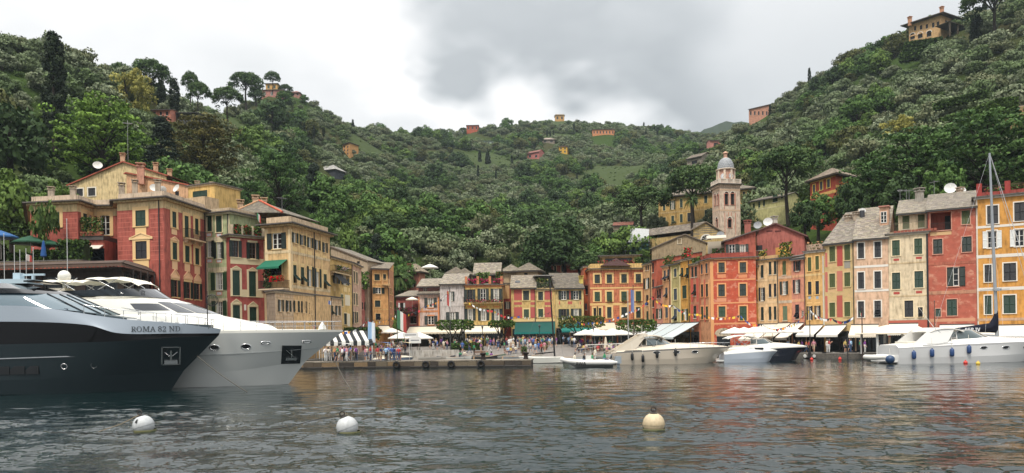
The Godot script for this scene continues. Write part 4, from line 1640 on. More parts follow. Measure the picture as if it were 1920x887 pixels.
	H=house("yellow_corner_house","big yellow corner house with a slate hip roof and green-shuttered rows",{
		c=[[496,424,95.5],[544.5,426,94],[618,446,104.7]],k="#deb57c",k1="#dfb67e",base=0.8,roof=["flat",0.9],crenels=true,kc="#d6b681",kp="#cdb392",over=0.9,su=[0.12,"#dcc08c"],
		x=[[0,519,452,17,30,"gO"],[0,517,512,22,33,"dD"],
			[1,552.7,446,5.2,19,"gO"],[1,567,450.4,5.2,19,"gO"],[1,581,455,5,19,"gO"],[1,595,459.6,4.6,18.5,"gO"],[1,608.7,464.4,4.4,18.5,"gO"],
			[1,552.7,512.5,6,37,"nP"],[1,567,515.5,6,37,"nP"],[1,581.5,518.5,5.6,37,"gO"],[1,595.6,521.5,5.4,35,"gO"],[1,609.7,524.5,5.5,34,"nP"]],
		s=[[1,580,480,0.35,"!dcc398"],[1,580,541,0.4,"!dcc398"],[0,519,473,0.35,"!dcc398"]],pipes=[[1,589,500]],
		p=[[0,496.5,430,502,545,"#dcc398"],[0,540,430,544,545,"#dcc398"],[1,545,430,548,545,"#dcc398"],[1,559,433,560.6,545,"#e0c38a"],[1,573.6,437,575.2,545,"#e0c38a"],[1,588,441,589.6,545,"#e0c38a"],[1,601.8,445,603.4,545,"#e0c38a"]],
	})
	for b in [[552.7,463],[567,467],[581,471.5],[595,475.5],[608.7,480]]:
		slab_strip(H,1,b[0]-4,b[0]+4,b[1]-0.5,b[1]+8,"#dcbd84",0.02)
		slab_strip(H,1,b[0]-4,b[0]+4,b[1]+27,b[1]+34,"#dcbd84",0.02)
	var hp:=[at(437,400,104),at(529,400,97),at(600,418,112),at(470,402,118)]
	var apex:=at(486,378,104)
	s=SN()
	for i in 4:
		roof_face(s,[hp[i],hp[(i+1) % 4],apex,apex])
	piece("hip_roof",s.moved(-H.o).mesh(),slate("#8f8779"),H.root)
	for i in [0,1]:
		var rs:=SN()
		for k in 14:
			var a:Vector3=hp[i].lerp(apex,k/14.0)+Vector3.UP*0.15
			var b:Vector3=hp[i].lerp(apex,(k+0.92)/14.0)+Vector3.UP*0.2
			rs.tube([a-H.o,b-H.o],[0.17,0.13],6)
		piece("ridge_tiles",rs.mesh(),paint("#b98d6a" if i==0 else "#b0553c",0.9),H.root)
	for c in [[479,384,105],[495,388,108],[451,392,108]]:
		add_chimney(H,at(c[0],c[1],c[2]),1.1,"#c9a888")
	piece("television_aerial",parts.aerial,paint("#6d6d6f"),H.root,T3(Basis(Vector3.UP,0.7).scaled(Vector3.ONE*1.0),at(529,405,100)-H.o))
	piece("dish_aerial",parts.dish,paint("#6a6c70"),H.root,T3(Basis.from_euler(V3(1.2,0.6,0)).scaled(Vector3.ONE*1.3),at(528,404,100)-H.o))
	s=SN()
	var b0:=col(499,91.5,0.8)
	var b1:=col(516,90,0.8)
	var b2:=col(641,109,0.8)
	var b3:=b2+(b0-b1)
	var bt:=at(516,545,90).y
	var BH:=house("stone_base","pale ashlar ground floor standing forward under the yellow corner house",{
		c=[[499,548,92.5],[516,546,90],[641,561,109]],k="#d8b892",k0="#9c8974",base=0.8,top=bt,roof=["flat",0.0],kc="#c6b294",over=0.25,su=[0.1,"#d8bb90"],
		x=[[1,526,573,4.5,22,"gO"],[1,540.3,574,4.3,21,"gO"],[1,555.3,574.5,5,21,"gO"],[1,569.3,575.7,5,21,"gO"],[1,583.8,578.5,5,20,"gO"],[1,599,579.5,4.6,19.5,"gO"],[1,609.7,581.2,4.6,18.5,"nC"],[1,622.5,582,4,18,"nP"],[1,633,582.5,4,18,"gO"]],
	},"building")
	joints(BH,1,517,640,549,560,2,"#b9946a",0.04)
	joints(BH,1,517,640,589,640,8,"#b9946a",0.04)
	joints(BH,0,499.5,515.5,552,640,12,"#857360",0.04)
	merge_into(H,BH)
	balcony(H,0,497,543.5,543,1.3,1.0,"#c9b294","#2a2620","loggia_balcony")
	var lw:Wall=H.walls[0]
	var bf:=on_wall(lw,520,540)
	piece("geraniums",blooms(lw.xf*V3(bf.x-0.3,bf.y+0.9,1.25)-H.o,lw.xf*V3(lw.len-0.2,bf.y+0.9,1.25)-H.o,0.55,0.4,Color(0.62,0.015,0.02),0.6,0.09,240),leaf_mat(),H.root)
	piece("loggia_creeper",blooms(lw.xf*V3(0.1,bf.y+0.7,0.4)-H.o,lw.xf*V3(1.1,bf.y+0.7,0.4)-H.o,2.4,0.4,Color(0.3,0.05,0.05),0.05,0.13,240),leaf_mat(),H.root)
	s=SN()
	var g0:=on_wall(lw,497.5,489)
	var g1:=on_wall(lw,539,489)
	s.quad(V3(g0.x,g0.y-1.0,1.7),V3(g1.x,g0.y-1.0,1.7),V3(g1.x,g0.y,0.02),V3(g0.x,g0.y,0.02))
	s.quad(V3(g0.x,g0.y-1.25,1.72),V3(g1.x,g0.y-1.25,1.72),V3(g1.x,g0.y-1.0,1.7),V3(g0.x,g0.y-1.0,1.7))
	piece("loggia_awning",s.mesh(),mat("green_canvas",Color("#12614a"),{rough=0.9,back=Color(0.1,0.3,0.2)}),H.root,T3(lw.xf.basis,lw.xf.origin-H.o))
	H=house("yellow_garland_house","narrow yellow house with a frescoed roof terrace beyond the yellow corner house",{
		c=[[618.5,482,106],[660.5,496,115],[677,504,122]],k="#dcb66c",k1="#cda58c",base=0.8,roof=["flat",0.0],kc="#c9b28a",over=0.4,su=[0.12,"#dcc9a0"],
		x=[[0,630,523,6,17,"gO"],[0,646.5,525.5,7,17.5,"gO"],[0,641,563,4,22,"yC"],[0,647.5,598,5,21,"gC"],
			[1,664,519.5,2.6,22,"gC"],[1,669,521.5,2.6,22,"gC"],[1,664,560.5,2.6,22,"gC"],[1,669,561.5,2.6,22,"gC"],[1,664,595,2.6,21,"gO"],[1,670,595,2.6,20,"gC"]],
		p=[[0,646.5,553,656,573,"#d9ceb4"],[0,625,536,629,546,"#dfc48f"],[0,644,538,650,547,"#dfc48f"],[0,653,540,656,547,"#dfc48f"],[0,651,588,656,612,"#d9ceb4"]],
		pipes=[[0,659.6,540]],
	})
	balcony(H,0,619,651,509,0.7,0.9,"#cfb48a","#3a3428")
	piece("balcony_flowers",blooms(H.walls[0].xf*V3(0.8,on_wall(H.walls[0],630,505).y,0.7)-H.o,H.walls[0].xf*V3(5.5,on_wall(H.walls[0],630,505).y,0.7)-H.o,0.5,0.3,Color(0.5,0.35,0.4),0.3,0.1,160),leaf_mat(),H.root)
	var aw:Wall=H.walls[0]
	s=SN()
	var a0:=on_wall(aw,618.6,509)
	s.quad(V3(0.0,a0.y-1.7,1.9),V3(3.4,a0.y-1.7,1.9),V3(3.4,a0.y+0.1,0.03),V3(0.0,a0.y+0.1,0.03))
	piece("black_awning",s.mesh(),paint("#17181b",0.9),H.root,T3(aw.xf.basis,aw.xf.origin-H.o))
	house("stone_house","weathered bare-plaster house with a sloping roof behind the narrow yellow house",{
		c=[[620,463,128],[689,489,126]],deep=7.0,k="#b59f83",base=2.0,top=at(689,489,126).y,tops0=tops_on([[620,463,128],[689,489,126]],[[620,463],[689,489]]),roof=["front",620.6,462.6],vk="#75675c",over=0.25,
		x=[[0,635,481,10,10,"kC"],[0,672,492,5,6,"kC"]],
	})
	H=house("pink_house","slim pink house with a green roof terrace left of the tall orange house",{
		c=[[677.5,537,124],[697.5,540,131]],deep=8.0,k="#b5655a",base=0.8,roof=["flat",0.0],over=0.3,su=[0.07,"#c98f80"],
		x=[[0,685.4,551,2.8,14,"gC"],[0,691.8,551.5,2.6,14,"gC"],[0,679.4,573.6,2.6,14,"gC"],[0,686.3,574.5,3,15,"gB"],[0,692.5,575,2.8,14,"gB"],[0,686,598.5,4,11,"gC"],[0,692.6,599,3.4,12,"gC"]],
	})
	piece("roof_plants",blooms(H.walls[0].xf*V3(0.1,H.top+0.3,0.1)-H.o,H.walls[0].xf*V3(H.walls[0].len,H.top+0.3,0.1)-H.o,2.2,1.2,Color(0.15,0.25,0.05),0.2,0.2,420),leaf_mat(),H.root).set_meta("kind","stuff")
	H=house("tall_orange_house","tall orange house with a corner balcony at the end of the left row",{
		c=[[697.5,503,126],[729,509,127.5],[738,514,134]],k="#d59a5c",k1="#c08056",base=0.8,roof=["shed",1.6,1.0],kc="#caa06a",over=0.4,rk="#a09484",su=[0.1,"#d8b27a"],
		x=[[0,707,520,10,12,"gC"],[0,721,519.5,5.5,11,"gC"],[0,709.6,545,10.5,11.5,"gO"],[0,708,569.5,10,12.5,"gC"],[0,708.7,594,9,12,"kP"],[1,731.5,546,1.4,12,"gC"],[1,734.6,547,1.4,12,"gC"],[1,731.5,571,1.4,11,"gC"],[1,734.6,572,1.4,11,"gC"],[1,733,595,1.6,11,"gC"]],
		s=[[0,712,534,0.3,"!d9a866"],[0,712,580,0.2,"!d9a866"]],pipes=[[0,728.6,560]],
	})
	balcony(H,0,716,728.8,533.5,0.8,0.9,"#d5ad78","#cfae80")
func slab_strip(H:Dictionary,wi:int,x0:float,x1:float,y0:float,y1:float,color:String,proud:=0.018)->void:
	var w:Wall=H.walls[wi]
	var mid:=(x0+x1)/2.0
	var u0:=on_wall(w,x0,y0).x
	var u1:=on_wall(w,x1,y0).x
	var v0:=on_wall(w,mid,y1).y
	slab_on(H,w,Rect2(u0,v0,u1-u0,on_wall(w,mid,y0).y-v0),proud,color,"painted_field")
# outline of a wall's top, from pixels
func tops_on(corners:Array,line:Array)->Array:
	var w:=Wall.new(at(corners[0][0],corners[0][1],corners[0][2]),at(corners[1][0],corners[1][1],corners[1][2]))
	var out:=[]
	for p in line:
		var q:=on_wall(w,p[0],p[1])
		out.append([clampf(q.x,0.0,w.len),q.y])
	out[0][0]=0.0
	out[-1][0]=w.len
	return out
func make_middle_houses()->void:
	var G:=1.9
	var s:Shape
	var H:=house("low_red_house","low dark red house with a parasol terrace at the square's left corner",{
		c=[[742.5,556,139],[784,556,138]],deep=8.0,k="#9c524c",base=G,roof=["side",1.4,0.9],rk="#b3aa9c",over=0.3,shop=[[0,2.6]],
		x=[[0,753.5,576,6,16,"wB"],[0,775,600,12,14,"dD"]],
	})
	balcony(H,0,745,783.5,587,1.5,0.9,"#4a3a34","#3a2f2c")
	var w:Wall=H.walls[0]
	var bl:=on_wall(w,748,583)
	piece("balcony_flowers",blooms(w.xf*V3(0.5,bl.y,1.5)-H.o,w.xf*V3(w.len,bl.y,1.5)-H.o,0.5,0.4,Color(0.42,0.05,0.12),0.5,0.1,260),leaf_mat(),H.root)
	parasol("parasol",at(773,583,136.6)-V3(0,0.1,0),2.2,1.2,"#e2d9c8","small white parasol on the low red house's balcony")
	H=house("blush_house","blush white house with orange corner trim and a loggia under its roof",{
		c=[[784,551,137.5],[823.5,551,137]],deep=9.0,k="#d3b9ad",base=G,roof=["side",1.5,0.6],rk="#b3aa9c",over=0.35,shop=[[0,2.6]],su=[0.05,"#cf8d5c"],
		x=[[0,807.3,567.5,11,18,"gO"],[0,808,600.5,11.5,16,"gO"]],
		s=[[0,803,584,0.35,"!d3895a"]],p=[[0,784.3,557,786.5,615,"#d3895a"],[0,820.5,557,823.2,615,"#d3895a"],[0,801,577.5,814,579.5,"#d3895a"],[0,801,590.2,815,592,"#d3895a"],[0,801,609.2,815,611,"#d3895a"]],
	})
	merge_into(H,house("loggia_storey","set-back dark red loggia storey over the blush house",{
		c=[[784.5,536.5,139.2],[822,536.5,138.8]],deep=6.0,k="#8a3b36",base=H.top-0.3,roof=["side",1.6,0.7],rk="#bab2a4",over=0.6,x=[[0,797,544,7,9,"wD"]],
	},"storey"))
	balcony(H,0,784.6,823,550.5,0.3,0.8,"#c9c4b8","#5a4a44","loggia_parapet")
	H=house("white_house","plain greyish white house in the middle of the square's left half",{
		c=[[824.6,532.5,135.5],[870.8,532,135]],deep=9.0,k="#cbc2bd",base=G,roof=["side",2.2,0.6],rk="#b9b1a4",over=0.35,shop=[[0,2.6]],
		x=[[0,845,555.5,6.5,17.5,"gO"],[0,848.3,593,11.5,15.5,"gO"]],s=[[0,847,574,0.2,"!bdb4ae"]],
		p=[[0,824.9,540,827,615,"#b8aea8"],[0,868.4,540,870.6,615,"#b8aea8"]],pipes=[[0,871,580]],
	})
	H=house("yellow_terrace_house","yellow house with tall shuttered windows, a flowered balcony and a roof garden",{
		c=[[871.5,535,135],[943,535,135]],deep=10.0,k="#d6b268",base=G,roof=["flat",0.0],kc="#cf8a58",over=0.3,shop=[[0,2.8]],
		x=[[0,881,554,9.5,22.5,"gB"],[0,905.8,553,10,24,"gO"],[0,930.3,553,10,24,"gO"],[0,881.7,590,9.5,22,"gO"],[0,906.6,590,10,22,"gO"],[0,931.5,590,9.5,22,"gO"]],
		p=[[0,871.8,536,942.7,539,"#cf8a58"],[0,876,574,888,576.5,"#c9824e"],[0,900,574,913,576.5,"#c9824e"],[0,925,574,937,576.5,"#c9824e"]],pipes=[[0,942.4,580]],
	})
	balcony(H,0,869.5,943,568,0.9,1.0,"#cdb27a","#25221f")
	w=H.walls[0]
	bl=on_wall(w,871,567)
	piece("balcony_flowers",blooms(w.xf*V3(0.1,bl.y,0.95)-H.o,w.xf*V3(w.len,bl.y,0.95)-H.o,0.4,0.3,Color(0.45,0.06,0.10),0.4,0.09,340),leaf_mat(),H.root)
	for k in 4:
		piece("terrace_pillar",parts.box,plaster("#cf8357"),H.root,T3(w.xf.basis*BS(V3(0.45,1.5,0.45)),w.xf*V3(0.25+(w.len-0.5)*[0.0,0.33,0.67,1.0][k],H.top+0.85,-0.2)-H.o))
	for k in 3:
		var u0:=0.6+w.len/3.0*k
		piece("terrace_flowers",blooms(w.xf*V3(u0,H.top+0.55,-0.2)-H.o,w.xf*V3(u0+1.7,H.top+0.55,-0.2)-H.o,0.6,0.5,Color(0.42,0.03,0.10),0.6,0.1,240),leaf_mat(),H.root)
	piece("terrace_shrubs",blooms(w.xf*V3(2.0,H.top+1.0,-1.4)-H.o,w.xf*V3(4.4,H.top+1.0,-1.4)-H.o,1.4,0.7,Color(0.2,0.3,0.08),0.3,0.14,320),leaf_mat(),H.root)
	piece("terrace_shrubs",blooms(w.xf*V3(5.6,H.top+0.8,-1.4)-H.o,w.xf*V3(6.9,H.top+0.8,-1.4)-H.o,1.7,0.9,Color(0.3,0.12,0.05),0.2,0.14,320),leaf_mat(),H.root)
	merge_into(H,house("roof_pavilion","grey-roofed pavilion on the yellow house's roof garden",{
		c=[[889,512.5,139.5],[937,512.5,139.2]],deep=4.5,k="#5a4a40",base=H.top,roof=["side",2.1,0.6],rk="#b5ac9e",over=0.5,x=[[0,912,525,8,14,"dD"]],
	},"pavilion"))
	H=house("dark_red_alley_house","narrow dark red house set back in the alley between two yellow ones",{
		c=[[943.3,532,141],[958,532,141]],deep=6.0,k="#9a3f35",base=G,roof=["flat",0.0],over=0.2,su=[0.08,"#c9a877"],
		x=[[0,951.5,572.5,5,13,"gO"],[0,953,596,3.8,11,"kC"]],p=[[0,944,535,955,560,"#c09a6c"]],
	})
	H=house("red_field_house","yellow house with large red painted fields and two roof skylights",{
		c=[[958,539,138.5],[1004,539,138.2]],deep=8.0,k="#d2b06c",base=G,roof=["side",2.5,0.55],rk="#b0a696",over=0.4,kc="#d2b06c",shop=[[0,3.0]],su=[0.22,"#dcc48e"],
		x=[[0,986.5,554,11,18,"gC"],[0,987,588,9.5,16,"vC"]],
		p=[[0,963.5,543,978.5,563,"#ad5650"],[0,994.5,543,1003,563,"#ad5650"],[0,963.5,566.5,978.5,571.5,"#ad5650"],[0,994.5,566.5,1003,571.5,"#ad5650"],[0,963.5,576,979,596,"#ad5650"],[0,994.5,576,1003,596,"#ad5650"],[0,959,598,1003,603,"#d9bd84"]],
		pipes=[[0,1003.4,570]],
	})
	for x in [970.5,991.5]:
		var sk:=at(x,528.5,140.2)
		s=SN()
		s.box(T3(),V3(0.95,0.12,0.8))
		piece("skylight",s.mesh(),glass_dark(),H.root,T3(Basis(Vector3.RIGHT,0.52),sk-H.o))
	H=house("red_terrace_house","yellow and red house with a green-draped roof terrace beside the skylights",{
		c=[[1004,543,138.2],[1040.5,543,138.6]],deep=8.0,k="#d4b06a",base=G,roof=["flat",0.0],over=0.3,kc="#cdb078",shop=[[0,3.0]],su=[0.2,"#dcc48e"],
		x=[[0,1013.6,555,9,16,"gC"],[0,1013.8,587,9,15.5,"vC"]],
		p=[[0,1021,545,1034.5,562,"#ad5650"],[0,1021,566.5,1034.5,572,"#ad5650"],[0,1021,575.5,1034.5,595,"#ad5650"],[0,1004.5,598,1040,603,"#d9bd84"]],
	})
	balcony(H,0,1005,1037,540.5,0.3,1.0,"#c9ab74","#4a4440","terrace_rail")
	w=H.walls[0]
	piece("terrace_shrubs",blooms(w.xf*V3(0.4,H.top+0.8,-1.2)-H.o,w.xf*V3(3.0,H.top+0.8,-1.2)-H.o,1.4,0.8,Color(0.3,0.25,0.1),0.2,0.14,360),leaf_mat(),H.root)
	s=SN()
	s.block(V3(0.0,H.top+2.6,-5.0),V3(w.len,H.top+2.75,-0.6))
	s.block(V3(0.0,H.top,-5.0),V3(w.len,H.top+2.6,-4.0))
	piece("terrace_pergola",s.mesh(),paint("#8f8b86"),H.root,T3(w.xf.basis,w.xf.origin-H.o))
	H=house("yellow_slate_house","pale yellow house with a steep grey slate roof right of the sailing mast",{
		c=[[1040.5,539.5,138.8],[1094,539,139.5]],deep=9.0,k="#d5b877",base=G,roof=["side",3.1,0.6],rk="#857d71",over=0.35,kc="#d0b57c",shop=[[0,3.0]],
		x=[[0,1057,553.5,9.5,16.5,"gO"],[0,1080,553.2,9.5,16.5,"gO"],[0,1057,587.2,9.5,15.5,"gB"],[0,1080.3,586.4,9.5,15.5,"gO"]],
		p=[[0,1064.5,565,1073,570.5,"#b05a4c"],[0,1066,544.5,1070,562,"#b05a4c"],[0,1048,565,1050,571,"#b05a4c"],[0,1087,565,1089,571,"#b05a4c"]],
	})
	add_chimney(H,at(1089.5,528,141),0.9,"#d2bb58")
	H=house("orange_alley_house","orange sliver of a house with a wooden balcony beside the big orange house",{
		c=[[1094.5,500,146],[1106,500,146]],deep=6.0,k="#b5582f",base=G,roof=["flat",0.0],over=0.2,x=[[0,1100,546,4,12,"kC"],[0,1099,575,4,12,"kC"]],
	})
	balcony(H,0,1095,1105.5,535,1.0,1.0,"#6a4a38","#4a2f24")
	H=house("big_orange_house","big orange house with cream frames and a tented roof terrace on the square",{
		c=[[1105.5,505,142],[1206,504,142]],deep=12.0,k="#cb7650",base=G,roof=["flat",0.9],crenels=true,kc="#dbb575",kp="#dcb56e",over=0.5,shop=[[0,3.2]],su=[0.32,"#ddbb80"],
		f=[[0,1140,[[1119.8,10],[1142.5,10],[1170,10.4],[1196.8,10]],[[514.5,531,"gC"],[547,565,"vC"]],{}]],
		x=[[0,1170.5,586,10.5,20.5,"gC"],[0,1197,586,8.5,20.5,"gC"],[0,1142.5,586,8,20.5,"gC"],[0,1115.5,586,5,17,"dD"],[0,1125,586,5,17,"dD"]],
		p=[[0,1106,538.5,1205.5,541,"#d9b578"],[0,1106,568,1205.5,572.5,"#d9b578"]],
	})
	joints(H,0,1127.5,1135,508,537,6,"#d17a55",0.06)
	joints(H,0,1150,1162,508,537,6,"#d17a55",0.06)
	joints(H,0,1178,1189,508,537,6,"#d17a55",0.06)
	joints(H,0,1150,1163,574,600,6,"#d17a55",0.06)
	joints(H,0,1178,1190,574,600,6,"#d17a55",0.06)
	for x in [1142.5,1170,1196.8]:
		var ww:Wall=H.walls[0]
		var b:=on_wall(ww,x-4.5,566)
		piece("flower_box",blooms(ww.xf*V3(b.x,b.y,0.2)-H.o,ww.xf*V3(b.x+0.95,b.y,0.2)-H.o,0.3,0.25,Color(0.35,0.1,0.05),0.2,0.08,60),leaf_mat(),H.root)
	s=SN()
	var t0:Vector3=at(1127,498,141)-H.o
	var t1:Vector3=at(1183,498,141)-H.o
	var tp:Vector3=at(1155,484,143.5)-H.o
	var bk:=V3(0,0,-5.5)
	for f in [[t0,t1,tp],[t1,t1+bk,tp],[t1+bk,t0+bk,tp],[t0+bk,t0,tp]]:
		s.tri(f[0],f[1],f[2])
		s.tri(f[1],f[0],f[2]-V3(0,0.06,0))
	for p in [t0,t1,t0+bk,t1+bk]:
		s.bar(p,p-V3(0,2.2,0),0.08)
	piece("terrace_tent",s.mesh(),paint("#3a1f1b",0.95),H.root)
	w=H.walls[0]
	piece("terrace_flowers",blooms(w.xf*V3(1.6,H.top+1.0,-0.8)-H.o,w.xf*V3(8.6,H.top+1.0,-0.8)-H.o,0.7,0.6,Color(0.30,0.02,0.04),0.6,0.11,520),leaf_mat(),H.root)
	piece("terrace_flowers",blooms(w.xf*V3(8.8,H.top+1.0,-1.8)-H.o,w.xf*V3(10.1,H.top+1.0,-1.8)-H.o,1.3,0.8,Color(0.2,0.25,0.05),0.2,0.14,220),leaf_mat(),H.root)
	H=house("tower_villa","red villa with a hip-roofed corner tower behind the square",{
		c=[[1034,497,170],[1108,496,168]],deep=10.0,k="#b24c3a",base=8.0,roof=["flat",0.0],over=0.9,kc="#b79a7c",su=[0.15,"#d6bb94"],
		x=[[0,1041,504,3.6,13,"gC"],[0,1054.5,504,4,12,"gC"],[0,1075,502,6,8,"kD"],[0,1090,503,6,12,"kC"]],
	})
	balcony(H,0,1036,1095,496.5,0.3,1.3,"#b7957b","#b86a55","terrace_rail")
	var villa:=H
	merge_into(villa,house("villa_tower","square red tower with a slate hip roof rising from the red villa",{
		c=[[1039.5,468,171.5],[1068,468,170.5]],deep=4.2,k="#d2bd9e",base=H.top,roof=["hip",1.5],rk="#a3937f",over=0.9,x=[[0,1042.5,481,2,9,"kD"],[0,1046,481,2,9,"kD"],[0,1057,484,10,10,"dD"]],
		p=[[0,1040.5,469.5,1046,474,"#b24c3a"],[0,1051,469,1066,473.5,"#b24c3a"],[0,1041,487,1067,491,"#b24c3a"]],
	},"tower"))
	merge_into(villa,house("villa_wing","hip-roofed right wing of the red villa beside the palm",{
		c=[[1072,474,173],[1100,473,172]],deep=5.0,k="#b24c3a",base=H.top,roof=["hip",1.2],rk="#a3937f",over=0.8,x=[[0,1078,484,11,10,"dD"]],p=[[0,1084,477,1086.5,492,"#d2bd9e"]],
	},"wing"))
	house("slate_pavilion","low house with a wide slate pyramid roof behind the skylight house",{
		c=[[968,509,156],[1008,508,155]],deep=5.5,k="#bda684",base=6.0,roof=["hip",1.9],rk="#8f8676",over=0.7,x=[[0,986,514,6,5,"kC"]],
	})
	house("slate_roofed_house","house with a small finialed slate hip roof behind the yellow roof garden",{
		c=[[942,510,158],[975,510,158]],deep=5.0,k="#b29a78",base=6.0,roof=["hip",1.7],rk="#9d9484",over=0.7,
	})
	H=house("pink_hip_house","pink house with a light hip roof and shuttered window above the palm",{
		c=[[757,512,160],[786,511,158],[797,513,161]],k="#bb7260",k1="#c08066",base=6.0,roof=["hip",1.9],rk="#b6a994",over=0.7,kr="#b5705e",
		x=[[0,773,532,5,12,"gO"]],
	})
	add_chimney(H,at(767,504,160),0.9,"#b06a58")
	parasol("parasol",at(806.5,523.5,146),2.3,1.7,"#e0ddd6","white parasol on a roof terrace above the blush house")
	for q in [[838,514,156,870],[855,516,160,886]]:
		house("far_roof_house","grey-roofed house peeping over the white house%s" % ("" if q[0]<850 else " beside the roof garden"),{
			c=[[q[0],q[1],q[2]],[q[3],q[1]-1,q[2]]],deep=6.0,k="#b3a088",base=8.0,roof=["hip",1.6],rk="#857b6c",over=0.5,
		})
# a canvas parasol; p is its foot
func parasol(called:String,p:Vector3,high:float,radius:float,color:String,label:String,square:=false)->Node3D:
	var o:=thing(called,label,"parasol",p)
	var key:="parasol%s%s" % [radius,square]
	if not parts.has(key):
		var s:=SN()
		var n:=4 if square else 8
		var r:=radius*(1.3 if square else 1.0)
		s.lathe(Vector3.ZERO,[Vector2(r,0),Vector2(r*0.5,radius*0.22),Vector2(0.02,radius*0.40)],n,true)
		s.lathe(Vector3.ZERO,[Vector2(0.02,radius*0.38),Vector2(r*0.5,radius*0.20),Vector2(r,-0.02)],n,true)
		s.lathe(V3(0,-0.16,0),[Vector2(r,0.0),Vector2(r,0.16)],n,true)
		parts[key]=s.mesh()
	piece("canopy",parts[key],mat("canvas_"+color,Color(color),{rough=0.95,back=Color(0.45,0.45,0.42)}),o,shift(V3(0,high,0)))
	piece("pole",parts.pole,paint("#cfc8bc"),o,T3(BS(V3(0.06,high+radius*0.4,0.06)),Vector3.ZERO))
	return o
# distance of the right-hand house fronts along their two bends, by survey column
func row_d(px:float)->float:
	if px<1331.0:
		return 1.0/lerpf(1.0/139.0,1.0/115.0,(px-1206.0)/125.0)
	if px<1601.0:
		return 1.0/lerpf(1.0/113.0,1.0/102.0,(px-1419.0)/182.0)
	return 1.0/lerpf(1.0/102.0,1.0/92.0,(px-1601.0)/319.0)
func row_house(called:String,label:String,x0:float,y0:float,x1:float,S:Dictionary)->Dictionary:
	var d0:=row_d(x0)
	var d1:=row_d(x1)
	S.c=[[x0,y0,d0],[x1,y0,d1]]
	S.base=0.6
	if not S.has("deep"):
		S.deep=9.0
	if not S.has("over"):
		S.over=0.3
	return house(called,label,S)
func roof_plants(H:Dictionary,u0:float,u1:float,high:float,n:=260,flower:=Color(0.3,0.1,0.05),share:=0.15)->void:
	var w:Wall=H.walls[0]
	piece("roof_plants",blooms(w.xf*V3(u0*w.len,H.top+0.2,-0.5)-H.o,w.xf*V3(u1*w.len,H.top+0.2,-0.5)-H.o,high,0.8,flower,share,0.13,n),leaf_mat(),H.root).set_meta("kind","stuff")
